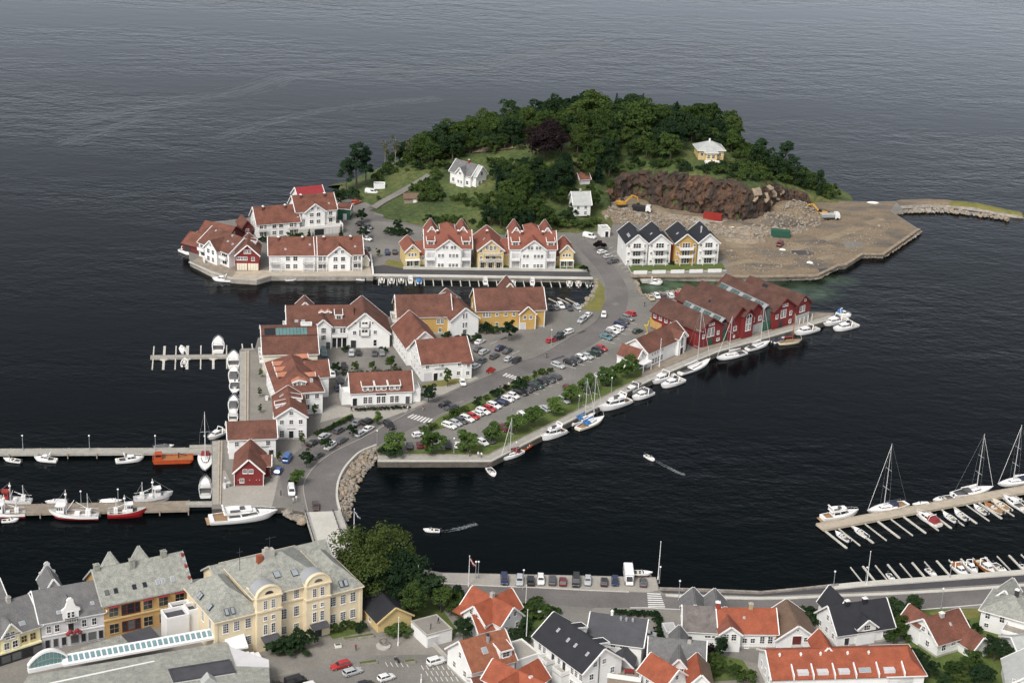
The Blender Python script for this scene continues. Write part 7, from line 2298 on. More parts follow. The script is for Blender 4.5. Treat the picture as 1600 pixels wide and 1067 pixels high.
CAR = {}
def car_kit(kind):
 if kind in CAR:
  return CAR[kind]
 L, Wd, H, belt, rb, wb, r0, r1 = {
  'hatchback': (4.0,1.70,1.47,.92,-1.88,.95,-1.45,.20), 'saloon': (4.5,1.75,1.42,.90,-1.62,1.0,-.90,.25), 'estate': (4.6,1.75,1.48,.92,-2.18,1.0,-1.85,.25),
  'off-roader': (4.5,1.82,1.76,1.05,-2.15,1.0,-1.90,.40), 'van': (4.9,1.88,1.95,1.12,-2.38,1.75,-2.30,1.05), 'people carrier': (4.6,1.80,1.66,1.0,-2.18,1.35,-1.95,.55)}[kind]
 h, w = L / 2, Wd / 2
 hood = belt - .10
 S = [(-h, .80,.42, belt - .16),(-h + .10,.93,.28, belt - .03),(-h + .5,1,.22, belt),(rb + .3,1,.22, belt),(0,1,.22, belt),(wb, 1,.22, belt - .03),(h - .55,.98,.22, hood),(h - .14,.90,.26, hood - .16),(h, .76,.38, hood - .30)]
 rings = []
 for x, ws, zb, zt in S:
  a = w * ws
  rings.append([(x, -a * .92, zb),(x, a * .92, zb),(x, a, zb + .22),(x, a, zt - .12),(x, a * .90, zt),(x, -a * .90, zt),(x, -a, zt - .12),(x, -a, zb + .22)])
 mb = MB().loft(rings)
 bw_, rw = w * .91, w * .70
 lo = [(rb, -bw_, belt - .04),(wb, -bw_, belt - .05),(wb, bw_, belt - .05),(rb, bw_, belt - .04)]
 mid = [(r0 - .06,-rw - .05, H - .10),(r1 + .10,-rw - .05, H - .10),(r1 + .10, rw + .05, H - .10),(r0 - .06, rw + .05, H - .10)]
 hi = [(r0 + .12,-rw + .06, H),(r1 - .1,-rw + .06, H),(r1 - .1, rw - .06, H),(r0 + .12, rw - .06, H)]
 mb.loft([lo, mid, hi])
 body = mb.mesh('body', ['paint_white'])
 def face(a, b_, c, d, m=.13):
  """an inset pane just proud of the quad a b (bottom) c d (top)"""
  a, b_, c, d = map(Vector, (a, b_, c, d))
  n = (b_ - a).cross(d - a).normalized() * .015
  f = lambda u, v: a.lerp(b_, u).lerp(d.lerp(c, u), v)
  return [f(m * .5, m) + n, f(1 - m * .5, m) + n, f(1 - m * .5,1 - m) + n, f(m * .5,1 - m) + n]
 gl = {}
 gl['windscreen'] = [MB().poly(face(lo[1], lo[2], mid[2], mid[1])).mesh('windscreen', ['glass'])]
 gl['rear_window'] = [MB().poly(face(lo[3], lo[0], mid[0], mid[3])).mesh('rear_window', ['glass'])]
 sw = []
 for q in ((lo[0], lo[1], mid[1], mid[0]),(lo[2], lo[3], mid[3], mid[2])):
  p = face(*q)
  mbs = MB()
  for u0, u1 in ((0,.47),(.51,1)) if kind != 'van' else ((.62,1),) if q[0] == lo[0] else ((0,.38),):
   f = lambda u, v: p[0].lerp(p[1], u).lerp(p[3].lerp(p[2], u), v)
   mbs.poly([f(u0,0), f(u1,0), f(u1,1), f(u0,1)])
  sw.append(mbs.mesh('side_windows', ['glass']))
 gl['side_windows'] = sw
 wm_ = MB().tube((0,-.11,0),(0,.11,0),.31, n=12)
 wm_.tube((0,-.125,0),(0,.125,0),.17, n=8, m=1)
 wheel = wm_.mesh('wheel', ['rubber', 'alu'])
 wp = [(x, y, .31) for x in (-h + .82, h - .80) for y in (-w + .10, w - .10)]
 hl = MB().box(-.05,.05,-.17,.17,-.07,.07).mesh('headlight', ['lamp_clear'])
 tl = MB().box(-.05,.05,-.10,.10,-.14,.14).mesh('tail_light', ['lamp_red'])
 CAR[kind] = (body, gl, wheel, wp, hl, [(h - .07, sy * w * .62, hood - .30) for sy in (-1,1)], tl, [(-h + .04, sy * w * .72, belt - .28) for sy in (-1,1)])
 return CAR[kind]
def car(px, py, ang, colour, kind, label, group, z=ZG):
 body, gl, wheel, wp, hl, hp, tl, tp = car_kit(kind)
 p = G(px, py, z + .7)
 r = ob({'van': 'parked_van'}.get(kind, 'parked_car'), None, None, (p.x, p.y, z + .02), ang)
 tag(r, label, 'van' if kind == 'van' else 'car', group)
 o = ob('body', body, r)
 setmat(o, 'paint_' + colour.replace(' ', '_'))
 for nm, ms in gl.items():
  for m in ms:
   ob(nm, m, r)
 for q in wp:
  ob('wheel', wheel, r, q)
 for q in hp:
  ob('headlight', hl, r, q)
 for q in tp:
  ob('tail_light', tl, r, q)
 return r
H_, S_, E_, O_, V_, P_ = 'hatchback', 'saloon', 'estate', 'off-roader', 'van', 'people carrier'
def row(phrase, group, vec, items, jit=.04):
 for i, (x, y, c, k) in enumerate(items):
  a = heading((x, y),(x + vec[0], y + vec[1])) + TRND.uniform(-jit, jit)
  if TRND.random() < .3:
   a += math.pi
  car(x, y, a, c, k, f'{c} {k} car, {ordn(i)} {phrase}' if k != V_ else f'{c} van, {ordn(i)} {phrase}', group)
PERP = (18,6.5)
row('from the lower end of the hedge row', 'cars in the row along the road hedge', PERP, [(702,664,'white', E_),(712,660,'silver', H_),(721,656.5,'dark grey', H_),(730,653,'white', E_),(739,649.5,'red', H_),(746,644.5,'white', H_),(755,641.5,'white', E_),(765,637.5,'red', H_),(772,632.5,'white', E_),(783,627,'navy', E_),(793,622.5,'white', H_),(802,617.5,'white', H_),(814,612,'black', E_),(823,608,'dark grey', H_),(831,604,'black', H_),(839,601,'dark green', E_),(848,596.5,'black', H_),(858,592,'dark grey', S_),(867,587.5,'dark grey', E_)])
row('from the lower end of the middle row', 'cars in the middle row of the car park', PERP, [(872,570,'silver', E_),(891,565.5,'black', E_),(901,561,'dark grey', H_),(908,557.5,'white', H_),(918,556,'silver', H_),(927,551,'dark green', E_),(934,546.5,'black', H_),(940,543,'red', H_)])
row('from the lower end of the upper row', 'cars in the upper row of the car park', PERP, [(947,526,'teal', S_),(953,521,'grey', E_),(958,516.5,'white', E_),(964,512.5,'white', P_),(969.5,507,'navy', E_),(975,501.5,'dark grey', H_),(981,496,'grey', E_),(985,489,'red', H_)])
row('from the left in the cluster on the main lot', 'cluster of four cars on the main lot', (14,-5),[(861.5,531,'red', H_),(874,526.5,'black', E_),(878,521,'dark green', H_),(886.5,518.5,'white', E_)])
row('from the left beside the long ochre warehouse', 'cars beside the long ochre warehouse', (10,10),[(859,480,'black', H_),(868,479.5,'grey', H_),(876.5,477,'white', E_),(889.5,480,'dark grey', E_),(902,479,'silver', H_)])
row('of the pair near the causeway verge', 'pair of cars near the causeway verge', (12,-9),[(909.5,499.5,'silver', P_),(918,492,'white', S_)])
row('from the top in the lot by the L-shaped building', 'cars on the lot by the L-shaped building', (13,-8),[(750,533,'white', S_),(748,545,'dark grey', H_),(756.5,549,'silver', E_),(782,543,'navy', E_),(793,547,'dark grey', S_),(773,555.5,'dark grey', E_),(795,560,'silver', H_),(807,562.5,'black', H_),(752.5,563.5,'dark grey', S_),(743.5,571,'white', H_)])
row('from the left before the courtyard building', 'cars before the courtyard building', (1,12),[(549,551,'silver', H_),(560,550,'black', H_),(585,551,'dark grey', H_),(597,550.5,'grey', H_)])
row('going down beside the courtyard trees', 'cars beside the courtyard trees', (3,12),[(537.5,572,'black', H_),(531,593,'dark grey', S_),(528,605,'navy', S_)])
row('of the upper side of the lay-by, from the left', 'cars on the upper side of the lay-by', (12,-7),[(489,691,'black', S_),(507,680.5,'silver', E_),(530.5,671,'dark grey', E_),(557,660.5,'grey', E_),(575,658.5,'black', O_)])
row('of the lower side of the lay-by, from the left', 'cars on the lower side of the lay-by', (12,-8),[(496,710.5,'dark grey', S_),(516,696,'white', E_),(534,687,'dark grey', E_),(564,676,'silver', E_),(575.5,669,'white', S_)])
row('from the left under the first avenue trees', 'cars under the first avenue trees', (1,12),[(640,695,'dark grey', H_),(655.5,694,'maroon', H_),(667,693.5,'red', H_),(700,694,'black', H_),(714.5,694,'white', H_),(727,696,'dark grey', H_)])
row('from the left in the shady row behind the avenue', 'cars in the shady row behind the avenue', (14,9),[(754.5,690,'white', H_),(766,686.5,'dark grey', H_),(787,668,'maroon', H_),(818,648.5,'white', E_),(825,645,'silver', H_),(851.5,637,'silver', E_),(882,624,'silver', E_),(888,606,'maroon', H_),(912,604,'dark grey', H_),(937,588,'white', H_),(944,596,'dark grey', H_)])
row('from the left on the quay car park', 'cars on the quay car park', (0,14),[(788,904,'navy', P_),(812,905.5,'silver', E_),(829,906,'black', O_),(845,904.5,'white', E_),(863,905,'dark grey', E_),(879.5,907,'maroon', H_),(900,907,'black', V_),(918.5,906,'silver', H_),(944,907.5,'black', H_),(961,906.5,'navy', H_),(1005,908.5,'dark grey', H_)])
row('from the left on the lot at the bottom edge', 'cars on the lot at the bottom edge', (14,-4),[(427,1069,'black', H_),(462,1063,'black', V_),(478,1072,'white', E_),(532,1038,'red', E_),(551,1048,'silver', E_),(571,1068,'black', H_),(603.5,1057,'white', H_),(682,1032,'white', O_)])
row('from the top beside the black-roofed row', 'cars beside the black-roofed row', (12,-3),[(941,393,'white', H_),(951,400,'silver', H_),(958,408,'dark grey', E_)])
row('from the left at the inlet', 'cars parked at the inlet', (7,8),[(1017,465,'beige', S_),(1026.5,462,'white', H_),(1036,462,'dark grey', H_),(1047.5,460.5,'white', E_),(1060,461,'red', H_)])
row('from the top in the island cul-de-sac', 'cars in the island cul-de-sac', (12,3),[(564,350.5,'black', H_),(575,354,'dark grey', H_),(570,360,'silver', H_),(573,372.5,'white', H_),(570,388,'dark grey', H_)])
row('of the pair on the island yard', 'pair of cars on the island yard', (1,10),[(605,394,'navy', H_),(617,393,'black', H_)])
for (x, y, v, c, k, lab) in [
  (943.5,491,(-1,10), 'white', H_, 'white open-topped car driving off the causeway'),(996.5,516.5,(12,-4), 'dark green', H_, 'dark car driving past the yellow sculpture'),
  (493,790,(1,12), 'brown', H_, 'brown car just leaving the bridge'),(608.5,664,(10,8), 'black', O_, 'black off-roader turning out of the lay-by'),
  (695,631,(-12,3), 'black', H_, 'black car waiting on the road above the lower zebra, left of a pair'),(705,635.5,(-12,3), 'dark grey', S_, 'dark saloon on the road above the lower zebra, right of a pair'),
  (655,678.5,(14,-2), 'white', H_, 'white car entering the avenue car park'),(723,597,(4,10), 'white', H_, 'white car on the grass in front of the L-shaped building'),
  (506,551,(2,12), 'teal', V_, 'teal delivery van at the white tower of the courtyard building'),(519,584,(2,12), 'white', V_, 'white van in the lane beside the dormered house'),
  (449,715,(6,-10), 'blue', V_, 'bright blue van beside the red boathouse'),(435,734,(6,-10), 'blue', H_, 'blue car behind the bright blue van'),(455.5,766,(1,12), 'white', V_, 'white delivery van at the wharf exit'),
  (921,369,(14,3), 'white', V_, 'white van before the small white garage'),(557,315.5,(14,-5), 'orange-red', E_, 'orange-red car beside the green shed'),(580.5,300,(14,2), 'white', V_, 'white van on the island road by the little hut'),
  (982,548,(12,-6), 'white', H_, 'white car at the left corner of the quay restaurant'),(972.5,556,(12,-6), 'white', H_, 'white car behind the last avenue tree'),
  (1013,990,(14,1), 'white', S_, 'white car between the dark grey roof and the hedge'),(727,938,(10,5), 'white', H_, 'white car behind the orange cross-gabled house'),(1371,1013,(14,-2), 'red', H_, 'red car in the lane behind the long orange roof'),(993,536,(10,-6), 'black', H_, 'black car behind the quay restaurant roof')]:
 car(x, y, heading((x, y),(x + v[0], y + v[1])), c, k, lab, None)
p = G(982,906, ZG)
cv = ob('camper_van', None, None, (p.x, p.y, ZG + .02), heading((982,900),(984,914)))
tag(cv, 'tall white camper van between the cars on the quay car park', 'camper')
part('living_box', MB().loft([[(-3.4,-1.1,.5),(1.2,-1.1,.5),(1.2,1.1,.5),(-3.4,1.1,.5)],[(-3.4,-1.1,2.7),(1.9,-1.1,2.5),(1.9,1.1,2.5),(-3.4,1.1,2.7)],[(-3.2,-.95,2.95),(1.7,-.95,2.85),(1.7,.95,2.85),(-3.2,.95,2.95)]]), 'gelcoat', cv)
part('cab', MB().loft([[(1.2,-.95,.35),(3.1,-.9,.35),(3.1,.9,.35),(1.2,.95,.35)],[(1.2,-.95,1.2),(3.0,-.85,1.1),(3.0,.85,1.1),(1.2,.95,1.2)],[(1.2,-.85,2.0),(1.9,-.8,2.0),(1.9,.8,2.0),(1.2,.85,2.0)]]), 'gelcoat', cv)
part('windscreen', MB().poly([(2.97,-.75,1.2),(2.97,.75,1.2),(2.0,.7,2.0),(2.0,-.7,2.0)]), 'glass', cv)
for sy in (-1,1):
 part('side_window', MB().box(-2.2,-1.0, sy * 1.1 - .02, sy * 1.1 + .02,1.6,2.2), 'glass', cv)
 for x in (-2.2,2.2):
  part('wheel', MB().tube((x, sy * .95 - .12,.34),(x, sy * .95 + .12,.34),.34, n=12), 'rubber', cv)
def digger(px, py, ang, lab):
 p = G(px, py, ZG + .3)
 r = ob('excavator', None, None, p, ang, 1.05)
 tag(r, lab, 'excavator')
 for sy in (-1,1):
  part('track', MB().loft([[(-1.8, sy * 1.1 - .25,.35),(-1.4, sy * 1.1 - .25,0),(1.4, sy * 1.1 - .25,0),(1.8, sy * 1.1 - .25,.35),(1.4, sy * 1.1 - .25,.75),(-1.4, sy * 1.1 - .25,.75)],[(-1.8, sy * 1.1 + .25,.35),(-1.4, sy * 1.1 + .25,0),(1.4, sy * 1.1 + .25,0),(1.8, sy * 1.1 + .25,.35),(1.4, sy * 1.1 + .25,.75),(-1.4, sy * 1.1 + .25,.75)]]), 'dark_metal', r)
 part('housing', MB().loft([[(-2.1,-1.2,.85),(1.2,-1.2,.85),(1.2,1.2,.85),(-2.1,1.2,.85)],[(-2.1,-1.15,1.9),(.6,-1.15,1.8),(.6,1.15,1.8),(-2.1,1.15,1.9)]]), 'digger_yellow', r)
 part('cab', MB().loft([[(-.4,.2,.9),(1.2,.2,.9),(1.2,1.2,.9),(-.4,1.2,.9)],[(-.3,.3,2.7),(.7,.3,2.7),(.7,1.1,2.7),(-.3,1.1,2.7)]]), 'glass', r)
 mb = MB().beam((1.0,-.3,1.5),(3.6,-.3,3.8),.4,.5).beam((3.6,-.3,3.8),(5.6,-.3,3.0),.4,.45)
 part('boom', mb, 'digger_yellow', r)
 part('dipper', MB().beam((5.5,-.3,3.1),(6.0,-.3,.9),.35,.4), 'digger_yellow', r)
 part('bucket', MB().loft([[(5.6,-.8,.2),(6.5,-.8,.2),(6.4,-.8,1.0),(5.8,-.8,1.0)],[(5.6,.2,.2),(6.5,.2,.2),(6.4,.2,1.0),(5.8,.2,1.0)]]), 'dark_metal', r)
digger(972,322, R(20), 'yellow excavator at the left foot of the quarry face')
digger(1283,338, R(150), 'yellow excavator on the rubble at the right of the quarry')
def container(px, py, ang, m, lab, cat='container'):
 r = ob('skip_container' if m != 'red_paint' else 'shipping_container', None, None, G(px, py, ZG), ang)
 tag(r, lab, cat)
 part('box', MB().box(-3.4,3.4,-1.2,1.2,.12,2.6), m, r)
 for i in range(17):
  for sy in (-1,1):
   part('rib', MB().box(-3.3 + i * .4,-3.1 + i * .4, sy * 1.2 - .06, sy * 1.2 + .06,.25,2.5), m, r)
 part('base_frame', MB().box(-3.4,3.4,-1.25,1.25,0,.12), 'dark_metal', r)
 part('door', MB().box(3.4,3.46,-1.1,1.1,.25,2.5), m, r)
container(1113,344, R(-12), 'red_paint', 'red shipping container below the quarry face')
container(1219,370, R(-5), 'green_wood', 'dark green site container in the middle of the quarry yard')
def truck(px, py, ang, lab, cabm, boxm):
 r = ob('dump_truck', None, None, G(px, py, ZG), ang)
 tag(r, lab, 'truck')
 part('chassis', MB().box(-3.4,3.4,-1.0,1.0,.6,.9), 'dark_metal', r)
 part('cab', MB().loft([[(1.5,-1.15,.6),(3.5,-1.15,.6),(3.5,1.15,.6),(1.5,1.15,.6)],[(1.5,-1.15,2.0),(3.4,-1.15,1.9),(3.4,1.15,1.9),(1.5,1.15,2.0)],[(1.6,-1.05,2.8),(3.1,-1.05,2.8),(3.1,1.05,2.8),(1.6,1.05,2.8)]]), cabm, r)
 part('windscreen', MB().poly([(3.42,-1,1.95),(3.42,1,1.95),(3.16,.95,2.7),(3.16,-.95,2.7)]), 'glass', r)
 part('tipper_body', MB().loft([[(-3.5,-1.0,1.0),(1.2,-1.0,1.0),(1.2,1.0,1.0),(-3.5,1.0,1.0)],[(-3.7,-1.25,2.2),(1.3,-1.25,2.2),(1.3,1.25,2.2),(-3.7,1.25,2.2)]]), boxm, r)
 for x in (-2.4,-1.2,2.5):
  for sy in (-1,1):
   part('wheel', MB().tube((x, sy * 1.0 - .18,.5),(x, sy * 1.0 + .18,.5),.5, n=12), 'rubber', r)
truck(1003,331, R(-15), 'dump truck with white cab left of the quarry face', 'paint_white', 'dark_metal')
truck(1297,343, R(10), 'pale truck standing below the right-hand excavator', 'paint_white', 'pale_slate')
car(1219,381, R(70), 'maroon', V_, 'reddish van in front of the dark green site container', None)
for i, (px, py, l, a) in enumerate(((1060,338,8,-.25),(1075,342,10,-.2),(1135,349,9,-.25),(1150,352,8,-.3),(1095,347,6,.1))):
 r = ob('timber_pile', None, None, G(px, py, ZG + .3), a)
 tag(r, f'pile of pale boards, {ordn(i)} from the left below the quarry face', 'timber', 'board piles in the quarry')
 for k in range(5):
  part('board', MB().box(-l / 2, l / 2,-.16,.16,0,.12), 'planks_tan' if k % 2 else 'pale_slate', r, loc=(k * .15,(k - 2) * .42,.08 * (k % 3)), rot=.05 * (k - 2))
for i, (px, py) in enumerate(((1364,317),(1145,357),(1222,391),(1265,411))):
 r = part('tarpaulin_heap', MB().loft([[(1.6 * math.cos(a) * (1 + .2 * math.sin(3 * a + i)),1.0 * math.sin(a),0) for a in (2 * math.pi * k / 10 for k in range(10))],[(1.0 * math.cos(a),.6 * math.sin(a),.6) for a in (2 * math.pi * k / 10 for k in range(10))],[(.3 * math.cos(a),.2 * math.sin(a),.8) for a in (2 * math.pi * k / 10 for k in range(10))]]), 'gelcoat', None, loc=G(px, py, ZG), scale=(1.5,1.1,.6) if i == 0 else .8)
 tag(r, ['large white tarpaulin heap by the far shore of the quarry', 'small white heap under the rock face rubble', 'small white heap in front of the reddish van', 'small white heap near the quarry quay'][i], 'tarpaulin')
# ------------------------------------------------------------------ boats
def hull_parts(L, Bm, fb, hullm='gelcoat', deckm='gelcoat', bottom='antifoul', cock=(.06,.42), sole=.35, cm='cockpit', transom=.82, bow=2.2, sheer=.45, fine=.42, wl=.10):
 """hull, deck and cockpit meshes of a boat pointing to +x"""
 n = 16
 st = []
 for i in range(n + 1):
  t = i / n
  b = Bm / 2 * ((transom + (1 - transom) * math.sin(min(1, t / fine) * math.pi / 2)) if t < fine else max(.015,1 - ((t - fine) / (1 - fine)) ** bow))
  z = fb * (.85 + sheer * t * t)
  x = -L / 2 + L * t
  st.append((x, b, z, t))
 hm = MB()
 R1, R2 = [],[]
 for x, b, z, t in st:
  rake = .10 * L * max(0,(t - .7) / .3) ** 2
  xw = x - rake
  R1.append([(x, -b, z),(x - rake * .4,-b * .96, z * .5),(xw, -b * .86, wl)])
  R2.append([(xw, -b * .86, wl),(xw - rake * .3,-b * .5,-.35),(xw - rake * .3, b * .5,-.35),(xw, b * .86, wl)])
 for i in range(n):
  for j in range(2):
   a, c = R1[i], R1[i + 1]
   hm.poly([a[j], a[j + 1], c[j + 1], c[j]],0)
   mir = lambda p: (p[0],-p[1], p[2])
   hm.poly([mir(c[j]), mir(c[j + 1]), mir(a[j + 1]), mir(a[j])],0)
  for j in range(3):
   a, c = R2[i], R2[i + 1]
   hm.poly([a[j], a[j + 1], c[j + 1], c[j]],1)
 x, b, z, t = st[0]
 hm.poly([R1[0][0],(R1[0][0][0], b, z),(x, b * .96, z * .5),(x, b * .86, wl),(x, -b * .86, wl), R1[0][1]],0)
 dm, cmh = MB(), MB()
 for i in range(n):
  (xa, ba, za, ta),(xb, bb, zb, tb) = st[i], st[i + 1]
  inc = cock and cock[0] - 1e-6 <= ta and tb <= cock[1] + 1e-6
  wa, wb = max(0, ba - .26), max(0, bb - .26)
  if not inc:
   dm.poly([(xa, -ba, za),(xb, -bb, zb),(xb, bb, zb),(xa, ba, za)])
  else:
   for s in (-1,1):
    dm.poly([(xa, s * ba, za),(xb, s * bb, zb),(xb, s * wb, zb),(xa, s * wa, za)])
    cmh.poly([(xa, s * wa, za),(xb, s * wb, zb),(xb, s * wb, sole),(xa, s * wa, sole)])
   cmh.poly([(xa, -wa, sole),(xb, -wb, sole),(xb, wb, sole),(xa, wa, sole)])
   prevc = cock[0] >= ta - 1.0 / n + 1e-6
   if ta - 1.0 / n < cock[0] - 1e-6:
    cmh.poly([(xa, -wa, sole),(xa, wa, sole),(xa, wa, za),(xa, -wa, za)])
   if tb + 1.0 / n > cock[1] + 1e-6:
    cmh.poly([(xb, -wb, sole),(xb, wb, sole),(xb, wb, zb),(xb, -wb, zb)])
 return hm.mesh('hull', [hullm, bottom], True), dm.mesh('deck', [deckm]), cmh.mesh('cockpit', [cm]) if cmh.f else None

def cabin_loft(x0, x1, w0, w1, z0, h, rake=.5, back=.1, top=.8):
 lo = [(x0,-w0, z0),(x1 * .4 + x0 * .6,-max(w0, w1), z0),(x1,-w1, z0),(x1, w1, z0),(x1 * .4 + x0 * .6, max(w0, w1), z0),(x0, w0, z0)]
 hi = [(x0 + back, -w0 * top, z0 + h),(x1 * .4 + x0 * .6 - rake * .3,-max(w0, w1) * top, z0 + h),(x1 - rake, -w1 * top, z0 + h),(x1 - rake, w1 * top, z0 + h),(x1 * .4 + x0 * .6 - rake * .3, max(w0, w1) * top, z0 + h),(x0 + back, w0 * top, z0 + h)]
 return lo, hi
def band(lo, hi, a, b, proud=.02, closed_back=False):
 """a dark window band between heights a and b of a cabin loft"""
 mb = MB()
 n = len(lo)
 for i in range(n):
  j = (i + 1) % n
  if i == n - 1 and not closed_back:
   continue
  L0, L1, H0, H1 = map(Vector, (lo[i], lo[j], hi[i], hi[j]))
  nr = (L1 - L0).cross(H0 - L0)
  if nr.length < 1e-6:
   continue
  nr = nr.normalized() * proud
  m = .05
  f = lambda u, v: L0.lerp(L1, u).lerp(H0.lerp(H1, u), v) + nr
  mb.poly([f(m, a), f(1 - m, a), f(1 - m, b), f(m, b)])
 return mb

KITB = {}
def bkit(kind, L, opt):
 """list of (name, mesh, [children]) for one boat type and length"""
 key = (kind, round(L * 2) / 2, tuple(sorted(opt.items())))
 if key in KITB:
  return KITB[key]
 P = []
 hullm = opt.get('hull', 'gelcoat')
 if kind == 'open':
  B_ = L * .38
  h, d, c = hull_parts(L, B_, .62, hullm, opt.get('deck', 'gelcoat'), cock=(.0625,.625), sole=.22, cm=opt.get('sole', 'cockpit'))
  P += [('hull', h),('deck', d),('cockpit', c)]
  P.append(('console', MB().box(.0,.5,-.35,.35,.25,1.0).mesh('console', ['gelcoat'])))
  P.append(('windscreen', MB().hexa([(.45,-.5,.9),(.55,-.5,.9),(.55,.5,.9),(.45,.5,.9),(.2,-.45,1.25),(.25,-.45,1.25),(.25,.45,1.25),(.2,.45,1.25)]).mesh('windscreen', ['glass'])))
  P.append(('seat', MB().box(-.9,-.4,-.6,.6,.25,.6).mesh('seat', ['gelcoat_cream'])))
  P.append(('outboard_motor', MB().box(-L / 2 - .4,-L / 2 + .05,-.18,.18,.1,1.05).mesh('outboard_motor', ['dark_metal'])))
  if opt.get('cover'):
   mb = MB()
   mb.loft([[(-L * .46,-B_ * .40,.6),(L * .15,-B_ * .48,.62),(L * .3,-B_ * .3,.66),(L * .3, B_ * .3,.66),(L * .15, B_ * .48,.62),(-L * .46, B_ * .40,.6)],[(-L * .42,-B_ * .1,1.0),(L * .1,-B_ * .14,1.15),(L * .2,-B_ * .1,.95),(L * .2, B_ * .1,.95),(L * .1, B_ * .14,1.15),(-L * .42, B_ * .1,1.0)]])
   P.append(('tarpaulin', mb.mesh('tarpaulin', [opt['cover']])))
 elif kind == 'row':
  h, d, c = hull_parts(L, L * .36,.5, hullm, hullm, cock=(.0625,.875), sole=.15, cm=opt.get('sole', 'planks_brown'), bow=2.0)
  P += [('hull', h),('deck', d),('cockpit', c)]
  for x in (-.9,.3):
   P.append(('thwart', MB().box(x, x + .3,-L * .15, L * .15,.38,.44).mesh('thwart', ['planks_tan'])))
 elif kind == 'cruiser':
  B_ = L * .34
  fb = .9 if L < 8.5 else 1.15
  h, d, c = hull_parts(L, B_, fb, hullm, opt.get('deck', 'gelcoat'), cock=(.0625,.375), sole=.45, cm=opt.get('sole', 'cockpit'))
  P += [('hull', h),('deck', d),('cockpit', c)]
  lo, hi = cabin_loft(-L * .10, L * .27, B_ * .40, B_ * .26, fb * .88,.95,1.0,.1,.78)
  P.append(('cabin', MB().loft([lo, hi]).mesh('cabin', ['gelcoat'])))
  P.append(('cabin_windows', band(lo, hi, .35,.85,.025).mesh('cabin_windows', ['glass'])))
  lo2, hi2 = cabin_loft(L * .10, L * .40, B_ * .30, B_ * .12, fb * 1.0,.38,.5,.1,.8)
  P.append(('fore_cabin', MB().loft([lo2, hi2]).mesh('fore_cabin', ['gelcoat'])))
  a = MB()
  for s in (-1,1):
   a.beam((-L * .14, s * B_ * .42, fb * .9),(-L * .20, s * B_ * .34, fb + 1.45),.22,.12)
  a.beam((-L * .20,-B_ * .36, fb + 1.45),(-L * .20, B_ * .36, fb + 1.45),.25,.12)
  P.append(('radar_arch', a.mesh('radar_arch', ['gelcoat'])))
  P.append(('stern_bench', MB().box(-L * .43,-L * .37,-B_ * .3, B_ * .3,.45,.9).mesh('stern_bench', ['gelcoat_cream'])))
  r = MB()
  pts = [(L * (.12 + .36 * i / 5), B_ * .5 * (1 - (max(0,.62 + .36 * i / 5 - .42) / .58) ** 2.2) * .92) for i in range(6)]
  for s in (-1,1):
   for (xa, ya),(xb, yb) in zip(pts, pts[1:]):
    r.tube((xa, s * ya, fb * 1.15 + .55),(xb, s * yb, fb * 1.2 + .55),.03, n=4)
    r.tube((xa, s * ya, fb),(xa, s * ya, fb * 1.15 + .55),.025, n=4)
  P.append(('bow_rail', r.mesh('bow_rail', ['alu'])))
  if opt.get('cover'):
   P.append(('cockpit_cover', MB().loft([[(-L * .42,-B_ * .38, fb),(-L * .08,-B_ * .4, fb),(-L * .08, B_ * .4, fb),(-L * .42, B_ * .38, fb)],[(-L * .38,-B_ * .26, fb + 1.0),(-L * .1,-B_ * .3, fb + 1.15),(-L * .1, B_ * .3, fb + 1.15),(-L * .38, B_ * .26, fb + 1.0)]]).mesh('cockpit_cover', [opt['cover']])))
 elif kind == 'fly':
  B_ = L * .31
  fb = 1.35
  h, d, c = hull_parts(L, B_, fb, hullm, 'gelcoat', cock=(.0625,.25), sole=.7, cm='teak', sheer=.5)
  P += [('hull', h),('deck', d),('cockpit', c)]
  lo, hi = cabin_loft(-L * .24, L * .26, B_ * .42, B_ * .24, fb * .88,1.25,1.5,.1,.80)
  P.append(('saloon', MB().loft([lo, hi]).mesh('saloon', ['gelcoat'])))
  P.append(('saloon_windows', band(lo, hi, .38,.84,.03).mesh('saloon_windows', ['glass'])))
  z = fb * .88 + 1.25
  lo2, hi2 = cabin_loft(-L * .28, L * .10, B_ * .36, B_ * .24, z, .55,-.25,-.1,1.02)
  fly = MB().loft([lo2, hi2], cap=False)
  fly.box(-L * .30, L * .08,-B_ * .36, B_ * .36, z - .02, z + .06)
  P.append(('flybridge', fly.mesh('flybridge', ['gelcoat'])))
  P.append(('flybridge_seats', MB().box(-L * .2,-L * .06,-B_ * .26,-B_ * .08, z + .06, z + .5).box(-L * .05, L * .02, B_ * .04, B_ * .24, z + .06, z + .6).mesh('flybridge_seats', ['cockpit'])))
  a = MB()
  for s in (-1,1):
   a.beam((-L * .24, s * B_ * .38, z),(-L * .30, s * B_ * .32, z + 1.2),.3,.14)
  a.beam((-L * .30,-B_ * .34, z + 1.2),(-L * .30, B_ * .34, z + 1.2),.35,.14)
  P.append(('radar_arch', a.mesh('radar_arch', ['gelcoat'])))
  lo3, hi3 = cabin_loft(L * .16, L * .40, B_ * .28, B_ * .10, fb * 1.02,.35,.6,.1,.8)
  P.append(('fore_cabin', MB().loft([lo3, hi3]).mesh('fore_cabin', ['gelcoat'])))
  r = MB()
  pts = [(L * (.05 + .42 * i / 6), B_ * .5 * (1 - (max(0,.55 + .42 * i / 6 - .42) / .58) ** 2.2) * .94) for i in range(7)]
  for s in (-1,1):
   for (xa, ya),(xb, yb) in zip(pts, pts[1:]):
    r.tube((xa, s * ya, fb * 1.2 + .6),(xb, s * yb, fb * 1.22 + .6),.03, n=4).tube((xa, s * ya, fb),(xa, s * ya, fb * 1.2 + .6),.025, n=4)
  P.append(('bow_rail', r.mesh('bow_rail', ['alu'])))
